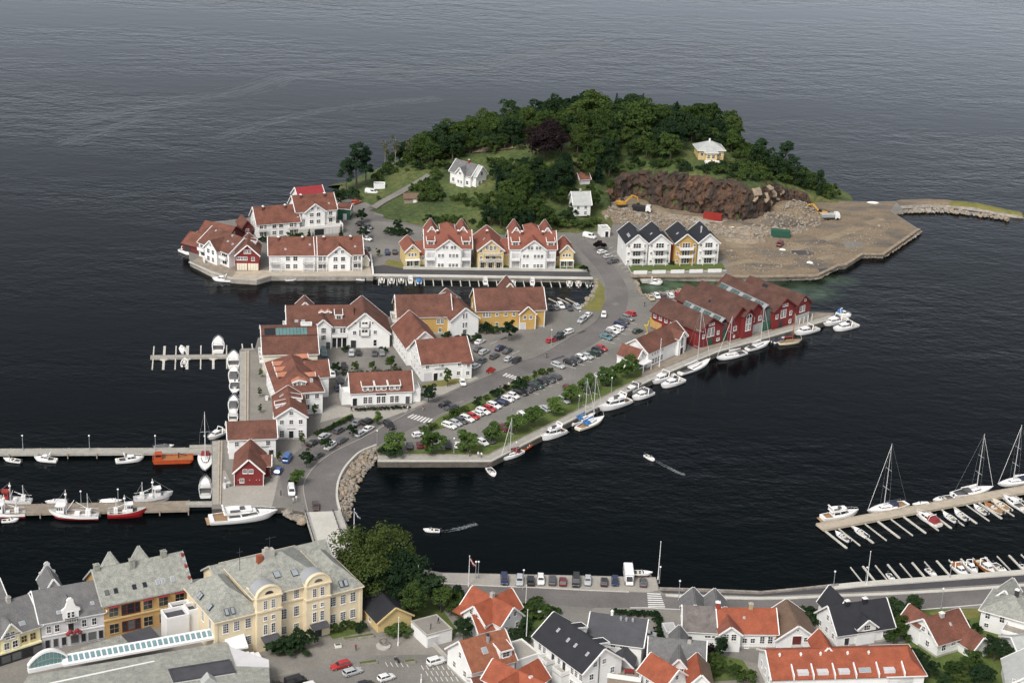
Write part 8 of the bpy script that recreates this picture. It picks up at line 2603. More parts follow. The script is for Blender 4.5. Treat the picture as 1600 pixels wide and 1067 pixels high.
  P.append(('bathing_platform', MB().box(-L / 2 - .8,-L / 2 + .02,-B_ * .36, B_ * .36,.25,.4).mesh('bathing_platform', ['teak'])))
 elif kind == 'sail':
  B_ = L * .30
  fb = .95
  h, d, c = hull_parts(L, B_, fb, hullm, opt.get('deck', 'gelcoat'), cock=(.0625,.3125), sole=.35, cm=opt.get('sole', 'teak'), transom=.62, bow=1.9, sheer=.3, fine=.46)
  P += [('hull', h),('deck', d),('cockpit', c)]
  lo, hi = cabin_loft(-L * .18, L * .20, B_ * .30, B_ * .16, fb * .9,.45,.7,.05,.82)
  P.append(('coachroof', MB().loft([lo, hi]).mesh('coachroof', [opt.get('deck', 'gelcoat')])))
  P.append(('coachroof_windows', band(lo, hi, .3,.75,.02).mesh('coachroof_windows', ['glass'])))
  mh = opt.get('mast', 1.25) * L
  mm = opt.get('mastm', 'alu')
  P.append(('mast', MB().tube((L * .08,0, fb * .9),(L * .08,0, mh),.12,.08,6).beam((L * .08,-B_ * .30, mh * .62),(L * .08, B_ * .30, mh * .62),.07,.07).beam((L * .08,-B_ * .36, mh * .34),(L * .08, B_ * .36, mh * .34),.07,.07).mesh('mast', [mm])))
  P.append(('boom', MB().tube((L * .07,0, fb + 1.15),(-L * .32,0, fb + 1.2),.08, n=6).mesh('boom', [mm])))
  P.append(('sail_cover', MB().loft([[(L * .06,-.12, fb + 1.2),(L * .06,.12, fb + 1.2),(L * .06,.08, fb + 1.7),(L * .06,-.08, fb + 1.7)],[(-L * .14,-.16, fb + 1.22),(-L * .14,.16, fb + 1.22),(-L * .14,.07, fb + 1.5),(-L * .14,-.07, fb + 1.5)],[(-L * .31,-.1, fb + 1.24),(-L * .31,.1, fb + 1.24),(-L * .31,.05, fb + 1.4),(-L * .31,-.05, fb + 1.4)]]).mesh('sail_cover', [opt.get('cover', 'gelcoat')])))
  rg = MB().tube((L * .08,0, mh * .97),(L * .48,0, fb * 1.2),.055, n=4)
  P.append(('furled_forestay', rg.mesh('furled_forestay', ['trim_white'])))
  rg = MB().tube((L * .08,0, mh),(-L * .48,0, fb),.02, n=4)
  for s in (-1,1):
   rg.tube((L * .08,0, mh * .97),(L * .08, s * B_ * .30, mh * .62),.018, n=4).tube((L * .08, s * B_ * .30, mh * .62),(L * .06, s * B_ * .46, fb),.018, n=4)
  P.append(('rigging', rg.mesh('rigging', ['grey_metal'])))
  if opt.get('hood'):
   P.append(('spray_hood', MB().loft([[(-L * .22,-B_ * .3, fb),(-L * .08,-B_ * .26, fb + .3),(-L * .08, B_ * .26, fb + .3),(-L * .22, B_ * .3, fb)],[(-L * .22,-B_ * .24, fb + 1.0),(-L * .12,-B_ * .2, fb + .95),(-L * .12, B_ * .2, fb + .95),(-L * .22, B_ * .24, fb + 1.0)]]).mesh('spray_hood', [opt['hood']])))
 elif kind == 'fishing':
  B_ = L * .32
  fb = 1.5
  h, d, c = hull_parts(L, B_, fb, hullm, 'pale_slate', bottom=opt.get('bottom', 'boat_red'), cock=(.0625,.75), sole=.95, cm=opt.get('sole', 'grey_white'), transom=.7, bow=2.4, sheer=.65, wl=.62)
  P += [('hull', h),('deck', d),('cockpit', c)]
  wx = opt.get('wh', .12) * L
  P.append(('wheelhouse', MB().loft([[(wx, -B_ * .26,.95),(wx + L * .16,-B_ * .24,.95),(wx + L * .16, B_ * .24,.95),(wx, B_ * .26,.95)],[(wx, -B_ * .26,3.5),(wx + L * .15,-B_ * .24,3.5),(wx + L * .15, B_ * .24,3.5),(wx, B_ * .26,3.5)]]).box(wx - .3, wx + L * .17,-B_ * .30, B_ * .30,3.5,3.66).mesh('wheelhouse', [opt.get('house', 'gelcoat')])))
  wl_ = MB()
  for s in (-1,1):
   for k in range(3):
    wl_.box(wx + .25 + k * L * .045, wx + .25 + k * L * .045 + L * .032, s * B_ * .262 - .03, s * B_ * .262 + .03,2.5,3.2)
  wl_.box(wx + L * .155, wx + L * .162,-B_ * .2, B_ * .2,2.5,3.2)
  P.append(('wheelhouse_windows', wl_.mesh('wheelhouse_windows', ['glass'])))
  P.append(('hatch', MB().box(-L * .12,-L * .02,-B_ * .16, B_ * .16,.95,1.7).mesh('hatch', ['gelcoat'])))
  P.append(('winch_house', MB().box(-L * .34,-L * .24,-B_ * .2, B_ * .2,.95,2.5).mesh('winch_house', ['gelcoat'])))
  P.append(('mast', MB().tube((wx - .4,0,1),(wx - .4,0, L * .62),.16,.08,6).beam((wx - .4,-1, L * .46),(wx - .4,1, L * .46),.1,.1).ball((wx - .4,0, L * .52),.35).mesh('mast', ['pole_white'])))
  P.append(('mast', MB().tube((-L * .28,0,1),(-L * .28,0, L * .55),.14,.07,6).tube((-L * .28,0,2.6),(-L * .05,0, L * .36),.09,.06,5).mesh('mast', ['pole_white'])))
  P.append(('derrick', MB().tube((wx - .4,0,1.8),(-L * .02,0, L * .40),.10,.07,5).mesh('derrick', ['pole_white'])))
  rg = MB()
  for s in (-1,1):
   rg.tube((wx - .4,0, L * .58),(wx - .6, s * B_ * .48, fb),.03, n=4).tube((-L * .28,0, L * .52),(-L * .30, s * B_ * .42, fb),.03, n=4)
  rg.tube((wx - .4,0, L * .60),(L * .47,0, fb * 1.5),.03, n=4).tube((-L * .28,0, L * .52),(-L * .48,0, fb),.03, n=4)
  P.append(('rigging', rg.mesh('rigging', ['grey_metal'])))
  P.append(('bulwark_rail', MB().tube((-L * .48,-B_ * .36, fb + .5),(-L * .1,-B_ * .5, fb + .5),.04, n=4).tube((-L * .48, B_ * .36, fb + .5),(-L * .1, B_ * .5, fb + .5),.04, n=4).mesh('bulwark_rail', ['pole_white'])))
 KITB[key] = P
 return P
def boat(kind, stern, bow, label, group=None, name=None, zb=.35, sx=1.0, **opt):
 a, b_ = G(*stern, zb), G(*bow, zb)
 L = max(3.0,(b_ - a).length * sx)
 Lk = round(L * 2) / 2
 c = (a + b_) / 2
 nm = name or {'open': 'motorboat', 'row': 'rowing_boat', 'cruiser': 'motor_cruiser', 'fly': 'motor_yacht', 'sail': 'sailing_boat', 'fishing': 'fishing_vessel'}[kind]
 r = ob(nm, None, None, (c.x, c.y, 0.0), math.atan2(b_.y - a.y, b_.x - a.x))
 tag(r, label, 'sailing boat' if kind == 'sail' else 'fishing boat' if kind == 'fishing' else 'boat', group)
 for n_, me in bkit(kind, L, opt):
  ob(n_, me, r)
 return r
GQ = 'boats along the south-east quay'
boat('sail', (817,705),(782,719), 'sailing boat with dark red sail cover beside the red dinghy', GQ, cover='canvas_red', hood='canvas_red', mast=1.35)
boat('open', (817,702),(833,693), 'small bright red boat behind the first quay sailing boat', GQ, hull='boat_orange', deck='boat_orange', sole='boat_orange')
boat('fly', (882,674),(842,688), 'white motor yacht, first one moored from the boardwalk corner', GQ)
boat('sail', (892,663),(930,648), 'white sailing boat nearest the quay in the pair with blue covers', GQ, cover='canvas_blue', hood='canvas_blue', mast=1.25)
boat('sail', (902,671),(944,653), 'cream-hulled sailing boat outside of the pair with blue covers', GQ, cover='canvas_blue', hood='canvas_blue', hull='gelcoat_cream', mast=1.3)
boat('fly', (983,626),(934,642), 'largest white motor yacht on the boardwalk, with dark flybridge windows', GQ)
boat('cruiser', (1001,604),(973,618), 'white sports cruiser nearest the quay, left of the outer one', GQ, cover='cockpit')
boat('cruiser', (1019,614),(987,625), 'white sports cruiser moored outside, right of the inner one', GQ, cover='cockpit')
boat('cruiser', (1050,585),(1017,600), 'white cruiser nearest the quay below the restaurant', GQ)
boat('cruiser', (1067,594),(1032,606), 'white cruiser moored outside below the restaurant', GQ)
boat('sail', (1060,584),(1110,563), 'large white sailing boat before the restaurant with stowed sails', GQ, sole='cockpit', mast=1.2)
boat('sail', (1165,551),(1119,562), 'white sailing boat in front of the first red warehouse', GQ, mast=1.15, sole='cockpit')
boat('sail', (1167,547),(1203,535), 'white sailing boat in front of the widest red warehouse', GQ, mast=1.3, sole='cockpit')
boat('sail', (1217,537),(1253,533), 'cream sailing boat with dark wooden mast and tan deck', GQ, hull='gelcoat_cream', deck='teak', mastm='varnish', cover='canvas_red', mast=1.25)
boat('open', (1208,535),(1226,528), 'small boat with blue cover inside the wooden-masted one', GQ, cover='canvas_navy')
boat('cruiser', (1277,514),(1240,523), 'white cruiser before the last red warehouse', GQ)
boat('cruiser', (1321,498),(1285,509), 'white cruiser nearest the pointed quay end, inside', GQ)
boat('cruiser', (1338,508),(1301,517), 'white cruiser at the pointed quay end, outside', GQ)
boat('cruiser', (1307,489),(1330,495), 'white boat with bright blue cover at the tip of the quay', GQ, cover='canvas_blue')
boat('open', (763,731),(774,745), 'white motorboat drifting off the boardwalk corner')
boat('open', (1008,711),(1023,720), 'white motorboat under way with wake in the bay')
boat('open', (686,829),(662,828), 'white motorboat under way off the big trees')
boat('row', (613,722),(591,721), 'orange rowing boat moored below the boardwalk', hull='boat_orange', sole='planks_tan')
boat('open', (661,721),(685,721), 'grey motorboat moored below the boardwalk', hull='grey_metal', deck='grey_metal')
boat('fly', (327,813),(434,803), 'very large white motor yacht with dark windscreen at the wharf foot', name='motor_yacht', zb=.5)
GL = 'boats along the left wharf'
boat('cruiser', (365,575),(365,553), 'white cruiser, topmost on the left wharf', GL)
boat('cruiser', (365,597),(365.5,577), 'white cruiser with dark cockpit, second from the top on the left wharf', GL, cover='cockpit')
boat('open', (367,597),(367,616), 'white boat, third from the top on the left wharf', GL)
boat('open', (370,624),(366,613), 'small white boat with dark engine on the left wharf', GL, cover='canvas_navy')
boat('cruiser', (364.5,643),(365,623), 'white cruiser with grey cover on the left wharf', GL, cover='cockpit')
boat('cruiser', (364,660),(364.5,641), 'white cruiser half hidden by the wharf shed roof', GL)
boat('cruiser', (353,673),(324,687), 'white cruiser lying across the head of the lower wharf', GL)
boat('sail', (321,703),(321,738), 'sailing boat with dark red cover, bow towards the viewer on the lower wharf', GL, cover='canvas_red', hood='canvas_red', mast=1.1)
boat('cruiser', (321,777),(321,749), 'grey-decked boat below the sailing boat on the lower wharf', GL, deck='pale_slate')
boat('cruiser', (341,551),(341,530), 'white cruiser at the finger pontoon', None)
boat('open', (288,552),(283,541), 'white covered dinghy on the upper side of the finger pontoon', None, cover='gelcoat')
boat('open', (287,572),(289,561), 'white dinghy on the lower side of the finger pontoon', None)
boat('open', (33,721),(5,717), 'small white open boat at the far left of the upper pier')
boat('cruiser', (89,720),(53,717), 'white cabin boat at the upper pier between two lamps')
boat('cruiser', (181,721),(225,717), 'white cabin boat with mast at the upper pier')
boat('open', (240,699),(272,697), 'white sports boat behind the orange barge', cover='cockpit')
boat('fishing', (155,808),(76,806), 'white fishing vessel with red waterline and two masts', bottom='boat_red', wh=.18)
boat('fishing', (168,806),(230,803), 'red wooden fishing boat with white wheelhouse', hull='boat_red', bottom='boat_red', wh=-.02, sole='planks_brown')
boat('fishing', (209,783),(271,777), 'all-white fishing vessel behind the lower pier', bottom='gelcoat', wh=.02)
boat('fishing', (40,805),(-24,806), 'red-trimmed fishing boat cut by the left edge at the lower pier', bottom='boat_red', wh=.05)
boat('fishing', (50,786),(-10,784), 'fishing boat with red wheelhouse behind the lower pier at left', house='red_paint', wh=.1)
boat('open', (156,784),(191,783), 'white dinghy behind the lower pier between the vessels', cover='gelcoat')
boat('open', (2,814),(30,812), 'white rubber dinghy in front of the red-trimmed boat', None)
boat('open', (105,783),(70,785), 'cluttered work skiff behind the lower pier', None, cover='grey_white')
p = G(270,719,.3)
bg = ob('work_barge', None, None, (p.x, p.y, 0), heading((239,716),(301,714),0))
tag(bg, 'bright orange flat work barge at the upper pier', 'boat')
part('hull', MB().loft([[(-5.2,-1.7,.9),(-5.2,1.7,.9),(-4.8,1.6,-.2),(-4.8,-1.6,-.2)],[(4.6,-1.7,.9),(4.6,1.7,.9),(4.2,1.6,-.2),(4.2,-1.6,-.2)],[(5.3,-1.5,1.0),(5.3,1.5,1.0),(5.0,1.4,.3),(5.0,-1.4,.3)]]), 'boat_orange', bg)
part('bulwark', MB().box(-5.2,5.2,-1.75,-1.6,.9,1.2).box(-5.2,5.2,1.6,1.75,.9,1.2).box(-5.2,-5.05,-1.6,1.6,.9,1.5), 'boat_orange', bg)
part('deck_boards', MB().box(-5,5,-1.58,1.58,.9,.98), 'varnish', bg)
part('wheelhouse', MB().box(-4.6,-2.8,-1.0,1.0,.98,2.6), 'boat_orange', bg)
part('wheelhouse_windows', MB().box(-2.82,-2.76,-.8,.8,1.8,2.4).box(-4.4,-3,-1.03,-.97,1.8,2.4), 'glass', bg)
part('crane', MB().tube((1.5,0,.98),(1.5,0,2.4),.16).tube((1.5,0,2.3),(3.6,0,1.6),.12), 'dark_metal', bg)
boat('cruiser', (363,439),(331,436.5), 'white cruiser with flybridge at the island point quay', None)
boat('cruiser', (281,391),(299,398.5), 'white boat moored at the red boat halls', None)
boat('row', (446,437.5),(463,437), 'small white rowing boat below the plain quayside terrace', None)
boat('open', (570,437),(550,435.5), 'white sports boat below the gabled quayside terrace', None)
GM = 'boats in the island marina'
for i, (x, k, o_) in enumerate(((597,'open', {}),(612,'open', {}),(627,'open', {'hull': 'grey_metal', 'sole': 'dark_metal'}),(641.5,'cruiser', {}),(655,'open', {'cover': 'canvas_blue'}),(758.5,'cruiser', {}),(801,'open', {}),(832,'cruiser', {}),(890,'open', {}),(904,'open', {'sole': 'canvas_red'}),(919.5,'open', {'cover': 'cockpit'}))):
 yy = 432.5 + (x - 583) * .0155
 lab = 'boat with bright blue cover in the island marina' if o_.get('cover') == 'canvas_blue' else f'{"dark grey" if "hull" in o_ else "white"} {"cabin boat" if k == "cruiser" else "motorboat"}, {ordn(i)} from the left in the island marina'
 boat(k, (x, yy + 9),(x - .5, yy + .5), lab, GM, **o_)
boat('cruiser', (1010,441),(1036,444), 'white motorboat at the stone ramp in the green inlet', None)
GP = 'boats at the outer pier of the right marina'
boat('fly', (1284,811),(1341,803), 'white flybridge cruiser at the end of the outer pier', GP)
boat('sail', (1417,787),(1354,801), 'white sailing boat with navy hood on the outer pier', GP, hood='canvas_navy', cover='canvas_navy', mast=1.45)
boat('open', (1452,787),(1425,789), 'covered white dinghy on the upper side of the outer pier, left', GP, cover='gelcoat')
boat('open', (1489,776),(1457,783), 'white open boat on the upper side of the outer pier, right', GP)
boat('sail', (1488,774),(1552,763), 'white sailing boat with single tall mast on the outer pier', GP, hood='cockpit', mast=1.3, sole='cockpit')
boat('sail', (1616,748),(1558,759), 'sailing boat at the right edge of the outer pier', GP, hood='canvas_navy', mast=1.4)
for (s, b_, k, o_, lab) in (((1327,845),(1305,831), 'open', {}, 'white motorboat at the first berth below the outer pier'),((1355,839),(1333,824), 'open', {}, 'white motorboat at the second occupied berth below the outer pier'),((1468,822),(1431,801), 'cruiser', {'cover': 'canvas_red', 'deck': 'gelcoat_cream'}, 'cabin boat with dark red cover below the outer pier'),((1494,815),(1473,801), 'open', {}, 'left one of two white motorboats below the outer pier'),((1511,812),(1491,798), 'open', {}, 'right one of two white motorboats below the outer pier'),((1542,803),(1521,789), 'open', {}, 'small white motorboat left of the wooden-decked one'),((1567,802),(1537,785), 'open', {'deck': 'varnish', 'sole': 'teak'}, 'white boat with brown wooden deck below the outer pier'),((1578,798),(1550,780), 'open', {'deck': 'gelcoat_cream', 'sole': 'teak'}, 'cream-decked boat below the outer pier'),((1601,797),(1567,776), 'cruiser', {}, 'long white boat at the right edge below the outer pier')):
 boat(k, s, b_, lab, GP, **o_)
GS = 'boats at the shore pier of the right marina'
for (s, b_, k, o_, lab) in (((1388,897),(1397,909), 'open', {}, 'white motorboat alone at the left of the shore pier'),((1447,888),(1464,902), 'open', {}, 'white motorboat in the middle of the shore pier'),((1489,883),(1512,903), 'cruiser', {'deck': 'gelcoat', 'cover': 'varnish'}, 'white boat with wooden stern left of the shore pier group'),((1508,879),(1527,899), 'cruiser', {}, 'white cruiser second in the shore pier group'),((1527,876),(1556,900), 'cruiser', {'hull': 'varnish', 'deck': 'varnish'}, 'varnished wooden motor cruiser at the shore pier'),((1552,880),(1574,897), 'open', {}, 'white open boat right of the wooden cruiser'),((1594,882),(1612,895), 'open', {}, 'white boat at the right edge of the shore pier')):
 boat(k, s, b_, lab, GS, **o_)
def wake(px, w, lab):
 P = [G(x, y, .02) for x, y in smooth_line(px, 6)]
 mb = MB()
 rnd_ = random.Random(len(px))
 n = len(P)
 for i in range(n - 1):
  d = (P[i + 1] - P[i])
  L_ = d.length
  dn = d.normalized(); nr = Vector((-dn.y, dn.x, 0))
  m = int(120 * (1 - .8 * i / n))
  for k in range(m):
   c = P[i] + d * rnd_.random() + nr * rnd_.gauss(0, w * (.35 + i / n))
   s_ = rnd_.uniform(.03,.12) * (1 - .6 * i / n)
   mb.poly([c + dn * s_ * 2, c + nr * s_, c - dn * s_ * 2, c - nr * s_])
 o = part('wake_foam', mb, 'foam')
 o['kind'] = 'stuff'; o['label'] = lab; o['category'] = 'wake'
wake([(687,829),(700,829),(715,826),(730,822),(745,818)],.35,'thin foam wake behind the boat off the big trees')
wake([(1024,720),(1040,728),(1055,736),(1070,742)],.3,'short foam wake behind the boat in the bay')
sl = bpy.data.materials.new('slick_water')
sl.use_nodes = True
n_, l_ = sl.node_tree.nodes, sl.node_tree.links
gs_, tr_, ms_ = n_.new('ShaderNodeBsdfGlossy'), n_.new('ShaderNodeBsdfTransparent'), n_.new('ShaderNodeMixShader')
gs_.inputs['Roughness'].default_value = .25
ms_.inputs[0].default_value = .11
l_.new(tr_.outputs[0], ms_.inputs[1]); l_.new(gs_.outputs[0], ms_.inputs[2]); l_.new(ms_.outputs[0], n_['Material Output'].inputs['Surface'])
MATS['slick_water'] = sl
def slick(px, w, n, seed):
 rnd_ = random.Random(seed)
 P = [G(x, y, .03) for x, y in smooth_line(px, 8)]
 mb = MB()
 for k in range(n):
  i = rnd_.randrange(len(P) - 1)
  d = (P[i + 1] - P[i]); dn = d.normalized(); nr = Vector((-dn.y, dn.x, 0))
  c = P[i] + d * rnd_.random() + nr * rnd_.gauss(0, w)
  L_, h_ = rnd_.uniform(2,9), rnd_.uniform(.15,.6)
  mb.poly([c + dn * L_, c + dn * L_ * .3 + nr * h_, c - dn * L_ * .5 + nr * h_ * .8, c - dn * L_, c - dn * L_ * .3 - nr * h_, c + dn * L_ * .5 - nr * h_ * .8])
 o = part('water_streak', mb, 'slick_water')
 tag(o, 'pale current streak on the far water, %s' % ('long diagonal one' if seed == 1 else 'short left one' if seed == 2 else 'thin one by the island wood'), 'streak', kind='stuff')
slick([(110,192),(250,165),(380,143),(450,120),(560,113),(700,110),(820,88),(950,62),(1050,32),(1168,-2)],3.4,1300,1)
slick([(100,225),(160,205),(230,180)],2.5,160,2)
slick([(350,212),(430,190),(560,165),(680,155)],2.5,260,3)
# ------------------------------------------------------------------ piers and pontoons
def pier(name, label, a, b_, wid, z, m, fingers=(), flen=0, fw=.7, posts=True, fm='concrete_pale', ends=None):
 """a deck from pixel a to b with finger pontoons; fingers: (t, side, length)"""
 p, q = G(*a, z), G(*b_, z)
 r = ob(name, None, None, (p.x, p.y, 0), math.atan2(q.y - p.y, q.x - p.x))
 tag(r, label, 'pier')
 L = (q - p).length
 part('deck', MB().box(0, L, -wid / 2, wid / 2, z - .45, z), m, r)
 n = max(2, int(L / 7))
 for i in range(n + 1):
  for s in (-1,1):
   if posts:
    ob('pile', box_mesh('pile', .3,.3, z + 2.2,'planks_brown'), r, (min(L - .2, max(.2, L * i / n)), s * (wid / 2 + .12),-2.0))
 part('edge_beam', MB().box(0, L, -wid / 2 - .02,-wid / 2 + .2, z, z + .18), m, r)
 part('edge_beam', MB().box(0, L, wid / 2 - .2, wid / 2 + .02, z, z + .18), m, r)
 for (t, s, l, w_) in fingers:
  y0, y1 = sorted((s * wid / 2, s * (wid / 2 + l)))
  part('finger_pontoon', MB().box(t * L - w_ / 2, t * L + w_ / 2, y0, y1,.1,.42), fm, r)
  if w_ > .5:
   for sx in (-1,1):
    part('gusset', MB().prism([(t * L, s * wid / 2),(t * L + sx * (w_ / 2 + .9), s * wid / 2),(t * L + sx * w_ / 2, s * (wid / 2 + .9))],.12,.40), fm, r)
  ob('float', box_mesh('float', w_ + .3,.5,.5,'dark_metal'), r, (t * L, s * (wid / 2 + l - .3),-.35))
 return r
pier('timber_pier', 'upper timber pier of the fishing harbour with lamp posts', (-30,706),(332,704),3.3,1.2,'planks')
pier('timber_pier', 'lower brown timber pier of the fishing harbour', (-30,797),(296,790),5.0,1.2,'planks_brown')
pier('gangway', 'narrow pale gangway from the lower pier to the wharf', (290,787),(332,786.5),2.0,1.35,'planks', posts=False)
pier('gangway', 'narrow grey gangway from the upper pier to the wharf', (296,698),(333,697),1.6,1.35,'planks', posts=False)
pier('finger_pontoon_pier', 'small floating pier with finger pontoons left of the wharf', (235,558),(375,556),2.2,.6,'planks', [(x, s, 8 if s > 0 else 7.5, w_) for x, w_ in ((.03,.35),(.15,.7),(.28,.35),(.41,.8),(.56,.35),(.70,.7),(.85,.35)) for s in (-1,1)], posts=False)
pier('finger_pontoon_pier', 'short pontoon with two fingers at the top of the wharf', (376,546.5),(398,546),1.0,.7,'planks', [(.15,1,5,.35),(.85,1,5,.35)], posts=False)
pier('marina_pier', 'long tan floating pier of the right marina', (1281,823),(1640,757),3.6,.7,'planks_tan', [(.008 + i * .0545,-1,9.5,.5 if i % 2 == 0 else .22) for i in range(19)], posts=False)
pier('shore_pier', 'row of finger pontoons along the shore walkway', (1350,911.5),(1640,889),.8,1.0,'concrete_pale', [(i / 15 + .01,1,.0 + 9,.45 if i % 2 else .2) for i in range(15)], posts=False)
pier('mooring_row', 'row of short white mooring fingers in the island marina', (588,432.5),(926,437),.6,1.0,'concrete_pale', [(i / 24 + .01,-1,5.5,.28) for i in range(24)], posts=False)
pier('slipway', 'stone slipway with pale deck in the green inlet', (1002,438.5),(1034,438),3.0,.9,'concrete', posts=False)
# ------------------------------------------------------------------ lamp posts and flag poles
def lamp(px, py, h, label, z=ZG, globe=True):
 r = ob('lamp_post', None, None, G(px, py, z)); tag(r, label, 'lamp', 'lamp posts')
 part('post', MB().tube((0,0,0),(0,0, h),.09,.06).tube((0,0,0),(0,0,.5),.16), 'grey_metal', r)
 part('lamp_head', MB().ball((0,0, h + .15),.25, nu=10, nv=6) if globe else MB().box(-.12,1.1,-.14,.14, h - .05, h + .1), 'pole_white', r)
for i, x in enumerate((36,140,243)):
 lamp(x, 703,4.0, f'globe lamp post, {ordn(i)} from the left on the upper fishing pier', 1.2)
lamp(127,791,4.0,'globe lamp post behind the two-masted fishing vessel', 1.2); lamp(185,790,4.4,'lamp post between the two fishing vessels on the lower pier', 1.2); lamp(320,700,3.4,'globe lamp at the head of the gangway', 1.2)
for i, (x, y) in enumerate(((589,696),(806,714),(709,708),(904,640),(955,612),(800,641),(1302,918),(1352,911.5),(1484,903),(1030,911),(743,903),(747,903),(817,921),(905,510),(861,540),(925,470),(1060,938),(1470,950))):
 lamp(x, y, 4.2 if i < 12 else 5.0,['lamp post at the bend above the stone embankment', 'lamp post at the boardwalk beside the red-covered sailing boat', 'lamp post on the boardwalk lawn below two avenue trees', 'white lamp on the quay above the pair of sailing boats', 'lamp post on the quay lawn near the largest yacht', 'lamp post between the avenue trees in the shady row', 'globe lamp at the left end of the marina walkway', 'lamp post at the first finger of the shore pier', 'lamp post in the middle of the shore walkway', 'globe lamp at the right corner of the quay car park', 'left globe of two lamps on the quay car park edge', 'right globe of two lamps on the quay car park edge', 'lamp post before the silver car on the quay car park', 'lamp post near the causeway verge car pair', 'lamp post beside the red car on the main lot', 'lamp post on the causeway bank', 'lamp post on the shore road behind the grey terrace house', 'lamp post beside the shore road near the red-brown house'][i])
def flagpole(px, py, h, label, flag=None, z=ZG):
 r = ob('flagpole', None, None, G(px, py, z)); tag(r, label, 'flagpole')
 part('pole', MB().tube((0,0,0),(0,0, h),.13,.06,8).tube((0,0,0),(0,0,.8),.2).ball((0,0, h),.14), 'pole_white', r)
 if flag:
  mb = MB()
  n = 6
  for i in range(n):
   f = lambda k: (1.5 * k / n, .3 * math.sin(k * 1.3),-1.9 * (k / n) ** .9)
   a, c = f(i), f(i + 1)
   for j, (u, v) in enumerate(((0,.38),(.38,.62),(.62,1))):
    mb.poly([(a[0], a[1], h - .15 + a[2] - 1.1 * u),(c[0], c[1], h - .15 + c[2] - 1.1 * u),(c[0], c[1], h - .15 + c[2] - 1.1 * v),(a[0], a[1], h - .15 + a[2] - 1.1 * v)], j % 2)
  part('flag', mb, flag, r)
flagpole(553,838,7.5,'white flagpole with limp white and blue flag by the bridge', ['boat_navy', 'trim_white'])
flagpole(732,916,8,'flagpole with limp dark red and white flag at the shore road', ['canvas_red', 'trim_white'])
flagpole(652,950,11,'tall bare white flagpole on the lawn'); flagpole(821,950,6,'bare white pole on the corner lawn'); flagpole(622,1008,7,'bare white pole on the town square'); flagpole(1028,905,10,'tall thin mast at the quay car park corner'); flagpole(1354,914,9,'thin tall pole on the shore walkway'); flagpole(1030,573,9,'white flagpole in front of the quay restaurant'); flagpole(822,1002,8,'green-grey pole beside the long black-roofed villa'); flagpole(658,1066,2,'short white post on the bottom car park')
# ------------------------------------------------------------------ people: one skinned body in two poses
def body_mesh(pose):
 w = pose
 J = {'hip': (0,0,.95), 'chest': (0,.01,1.30), 'neck': (0,.0,1.50), 'head0': (0,.01,1.58), 'head1': (0,.02,1.72), 'sl': (-.19,0,1.42), 'el': (-.25,-.10 * w, 1.14), 'hl': (-.24,.16 * w, .92), 'fl': (-.235,.2 * w, .83), 'sr': (.19,0,1.42), 'er': (.25,.12 * w, 1.14), 'hr': (.24,.02 + .28 * w, .94), 'fr': (.235,.05 + .3 * w, .85), 'tl': (-.10,0,.90), 'kl': (-.11,.16 * w, .50), 'al': (-.11,.22 * w, .09), 'ol': (-.12,.22 * w + .16,.04), 'tr': (.10,0,.90), 'kr': (.11,-.02 * w, .50), 'ar': (.11,-.26 * w, .11), 'or_': (.12,-.26 * w + .16,.05)}
 Rd = {'hip': .16,'chest': .17,'neck': .065,'head0': .085,'head1': .10,'sl': .075,'el': .05,'hl': .038,'fl': .03,'sr': .075,'er': .05,'hr': .038,'fr': .03,'tl': .10,'kl': .068,'al': .048,'ol': .04,'tr': .10,'kr': .068,'ar': .048,'or_': .04}
 E = [('hip', 'chest'),('chest', 'neck'),('neck', 'head0'),('head0', 'head1'),('chest', 'sl'),('sl', 'el'),('el', 'hl'),('hl', 'fl'),('chest', 'sr'),('sr', 'er'),('er', 'hr'),('hr', 'fr'),('hip', 'tl'),('tl', 'kl'),('kl', 'al'),('al', 'ol'),('hip', 'tr'),('tr', 'kr'),('kr', 'ar'),('ar', 'or_')]
 ks = list(J)
 me = bpy.data.meshes.new('body')
 me.from_pydata([J[k] for k in ks],[(ks.index(a), ks.index(c)) for a, c in E],[])
 o = ob('tmp', me)
 sk = o.modifiers.new('s', 'SKIN'); o.modifiers.new('d', 'SUBSURF').levels = 1
 for i, k in enumerate(ks):
  me.skin_vertices[0].data[i].radius = (Rd[k], Rd[k] * (.72 if k in ('hip', 'chest') else 1))
  me.skin_vertices[0].data[i].use_root = k == 'hip'
 dg = bpy.context.evaluated_depsgraph_get()
 out = bpy.data.meshes.new_from_object(o.evaluated_get(dg))
 out.name = 'body'
 bpy.data.objects.remove(o)
 out.materials.clear()
 link_mats(out, ['canvas_navy', 'canvas_red', 'skin', 'rubber'])
 for p in out.polygons:
  c = p.center
  p.material_index = 3 if c.z < .10 else 2 if (abs(c.x) > .19 and c.z < 1.0) or 1.50 < c.z < 1.70 and c.y > .03 else 0 if c.z < .97 else 1 if c.z < 1.52 else 3
  p.use_smooth = True
 return out
BODY = [body_mesh(.15), body_mesh(1.0)]
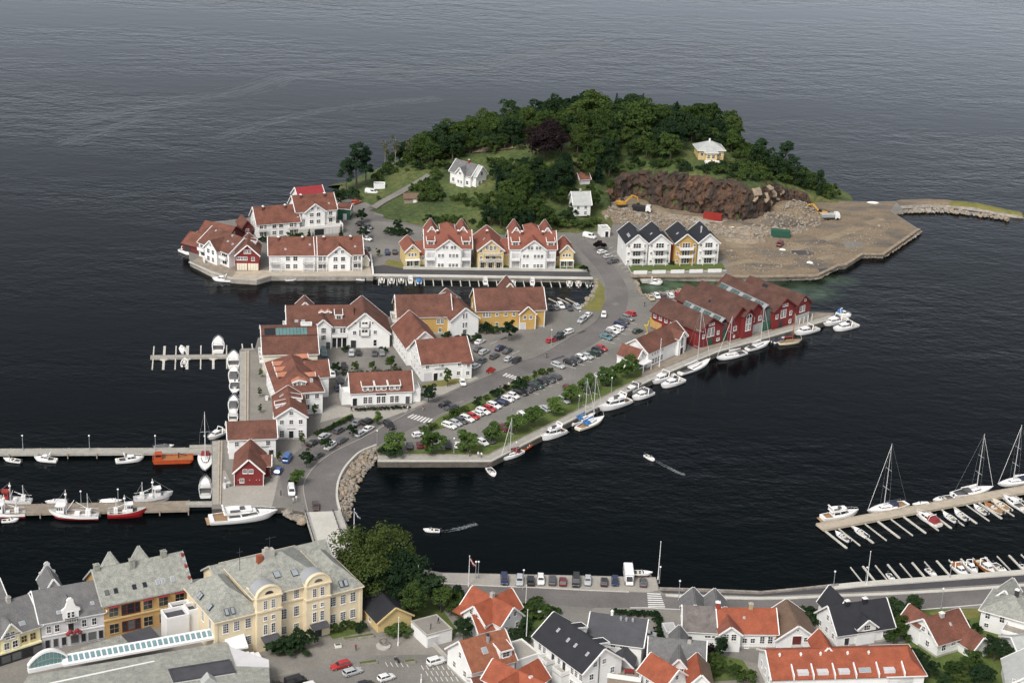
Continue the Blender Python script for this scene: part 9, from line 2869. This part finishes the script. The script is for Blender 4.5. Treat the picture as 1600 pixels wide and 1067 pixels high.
for i, (x, y, pose, top, leg, z, lab) in enumerate((
  (532 + 24,1016,1,'red_paint', 'canvas_navy', ZG, 'person in red walking across the town square'),(673,983,0,'rubber', 'dark_metal', 4.6,'left one of two dark-clothed people on the flat garage roof'),(685,974,1,'rubber', 'dark_metal', 4.6,'right one of two dark-clothed people on the flat garage roof'),
  (734,713,1,'dark_metal', 'canvas_navy', ZG, 'dark-clothed person walking on the boardwalk'),(747,714,0,'trim_white', 'grey_metal', ZG, 'person in white on the boardwalk corner, left'),(752,715,1,'trim_white', 'canvas_navy', ZG, 'person in white on the boardwalk corner, right'),
  (854,559,1,'dark_metal', 'dark_metal', ZG, 'dark-clothed person crossing the main lot'),(773,583,0,'dark_metal', 'concrete_pale', ZG, 'person in a dark top beside the red sculpture'),(637,642,0,'trim_white', 'planks_tan', ZG, 'person in white at the right corner of the shop hedge'),(661,641,1,'canvas_red', 'planks_tan', ZG, 'person in reddish top waiting above the lower zebra'),(549,643,1,'dark_metal', 'canvas_navy', ZG, 'dark-clothed person at the left corner of the shop house'),(571,641,0,'trim_white', 'canvas_navy', ZG, 'person in white before the shop hedge'),
  (423,752,1,'dark_metal', 'planks_tan', ZG, 'person beside the red boathouse'),(439,774,0,'rubber', 'rubber', ZG, 'dark-clothed person left of the white delivery van'),(458,786,0,'trim_white', 'grey_metal', ZG, 'person in white on the stones by the bridge, left'),(463,783,1,'trim_white', 'planks_tan', ZG, 'person in white on the stones by the bridge, right'),(352,753,0,'trim_white', 'grey_metal', ZG, 'person in white left of the red boathouse'),(1007,479,1,'rubber', 'dark_metal', ZG, 'dark-clothed person near the inlet cars'),(781,609,0,'dark_metal', 'canvas_navy', ZG, 'dark person on the verge above the hedge row'),(795,605,1,'trim_white', 'grey_metal', ZG, 'person in white on the verge above the hedge row'))):
 r = ob('person', BODY[pose], None, G(x, y, z), TRND.uniform(0,6.28))
 setmat(r, leg, 0); setmat(r, top, 1)
 tag(r, lab, 'person')
# ------------------------------------------------------------------ sculptures and small street furniture
r = ob('red_sculpture', None, None, G(766,584, ZG),.4,.72); tag(r, 'red abstract lobed sculpture on the lot beside the upper zebra', 'sculpture')
for k, (cx_, cz, rr, tilt) in enumerate(((-.9,1.5,1.0,.5),(.5,1.7,1.25,-.5),(0,2.4,.9,.2))):
 mb = MB()
 n = 14
 mb.loft([[(cx_ + rr * math.cos(t) * 1.2, s * .16 + tilt * math.cos(t) * .5, cz + rr * math.sin(t) * .75) for t in (2 * math.pi * i / n for i in range(n))] for s in (-1,1)])
 part('lobe', mb, 'red_paint', r)
part('leg', MB().tube((-.8,0,0),(-.9,0,1.2),.16).tube((.6,0,0),(.5,0,1.2),.16), 'red_paint', r)
r = ob('yellow_sculpture', None, None, G(1012,523, ZG),.3); tag(r, 'yellow bent-tube sculpture standing behind the quay restaurant', 'sculpture')
pts = [(0,0,0),(-.6,0,2.6),(-1.3,.2,3.4),(-.2,0,3.0),(.1,0,4.6),(.9,.3,4.0),(.5,0,5.6),(1.1,0,5.0)]
for a, c in zip(pts, pts[1:]):
 part('tube', MB().tube(a, c, .15), 'yellow_paint', r)
part('base', MB().tube((0,0,-.05),(0,0,.25),.9, n=12), 'concrete', r)
r = ob('square_fountain', None, None, G(599,1010, ZG)); tag(r, 'dark round fountain sculpture on the town square', 'sculpture')
part('basin', MB().tube((0,0,-.05),(0,0,.35),1.6, n=16), 'concrete', r); part('ring', MB().loft([[(.9 * math.cos(t) * q, .25 * s, 1.4 + .9 * math.sin(t) * q) for q in (1,.6) for s in (-1,1)] for t in (2 * math.pi * i / 14 for i in range(15))], cap=False), 'rock', r)
for i, (x, y, l) in enumerate(((455,1008,1.4),(528,1010,1.4),(575,1037,4.0),(640,1035,2.4),(560,997,7.0))):
 r = ob('stone_kerb_block', None, None, G(x, y, ZG),.35); tag(r, ['white stone block before the left door of the cream building', 'white stone block before the right door of the cream building', 'brown planter box at the head of the bottom car park', 'low brown planter near the parked motorcycle', 'long low stone border on the town square'][i], 'planter')
 part('box', MB().box(-l / 2, l / 2,-.5,.5,0,.6), 'stone_quay' if i > 1 else 'trim_white', r); part('soil', MB().box(-l / 2 + .12, l / 2 - .12,-.38,.38,.6,.64), 'grass', r)
for i, (x, y, hh, ln) in enumerate(((690,1022,.9,0),)):
 o = line_on('retaining_wall', [(641,986),(668,1000),(720,1052),(745,1080)],.4,0,'concrete', None, 1.0)
def motorbike(px, py, lab):
 r = ob('motorcycle', None, None, G(px, py, ZG),2.2); tag(r, lab, 'motorcycle')
 for x in (-.7,.7):
  part('wheel', MB().tube((x, -.07,.32),(x, .07,.32),.32, n=12), 'rubber', r)
 part('frame', MB().loft([[(-.5,-.12,.45),(.5,-.12,.45),(.5,.12,.45),(-.5,.12,.45)],[(-.8,-.1,.85),(.35,-.12,.95),(.35,.12,.95),(-.8,.1,.85)]]), 'dark_metal', r)
 part('handlebar', MB().tube((.5,-.4,1.05),(.5,.4,1.05),.03).tube((.5,0,1.05),(.7,0,.35),.05), 'alu', r)
motorbike(620,1033,'parked motorcycle on the bottom car park bays')
for i, (x, y) in enumerate(((351,762),(357,760),(843,962),(852,963),(417,625))):
 r = ob('rubbish_bin', None, None, G(x, y, ZG)); tag(r, ['left white bin before the red boathouse', 'right grey bin before the red boathouse', 'left one of two pale bins at the street corner', 'right one of two pale bins at the street corner', 'white table stand on the wharf promenade'][i], 'bin')
 part('bin_body', MB().loft([[(-.3,-.35,0),(.3,-.35,0),(.3,.35,0),(-.3,.35,0)],[(-.4,-.45,1.1),(.4,-.45,1.1),(.4,.45,1.1),(-.4,.45,1.1)]]), 'trim_white' if i != 1 else 'grey_metal', r); part('lid', MB().box(-.44,.44,-.5,.5,1.1,1.2), 'grey_white', r)
r = ob('boat_on_trailer', None, None, G(1001,897, ZG + .6), R(2)); tag(r, 'white motorboat on a trailer behind the camper van', 'boat')
for n_, me in bkit('open', 6.0, {}):
 ob(n_, me, r)
part('trailer', MB().box(-3.4,2.6,-.08,.08,-.35,-.2).box(-1,-.8,-1.1,1.1,-.4,-.25), 'grey_metal', r)
for i, (x, y, a) in enumerate(((866,471,-.9),(880,470,-.9),(893,471,-.9))):
 r = ob('mooring_plank', None, None, G(x, y, 1.6), a); tag(r, f'pale wooden gangplank over the inlet water, {ordn(i)} behind the warehouse cars', 'plank')
 part('board', MB().box(-3,3,-.25,.25,0,.15), 'planks_tan', r); part('support', MB().tube((2.6,0,-2),(2.6,0,.0),.12), 'planks_brown', r)
_d = {k: v for k, v in LABELS.items() if len(v) > 1}
print('OBJECTS', len(bpy.data.objects), 'LABELS', len(LABELS), 'REPEATED', {k: len(v) for k, v in _d.items()})
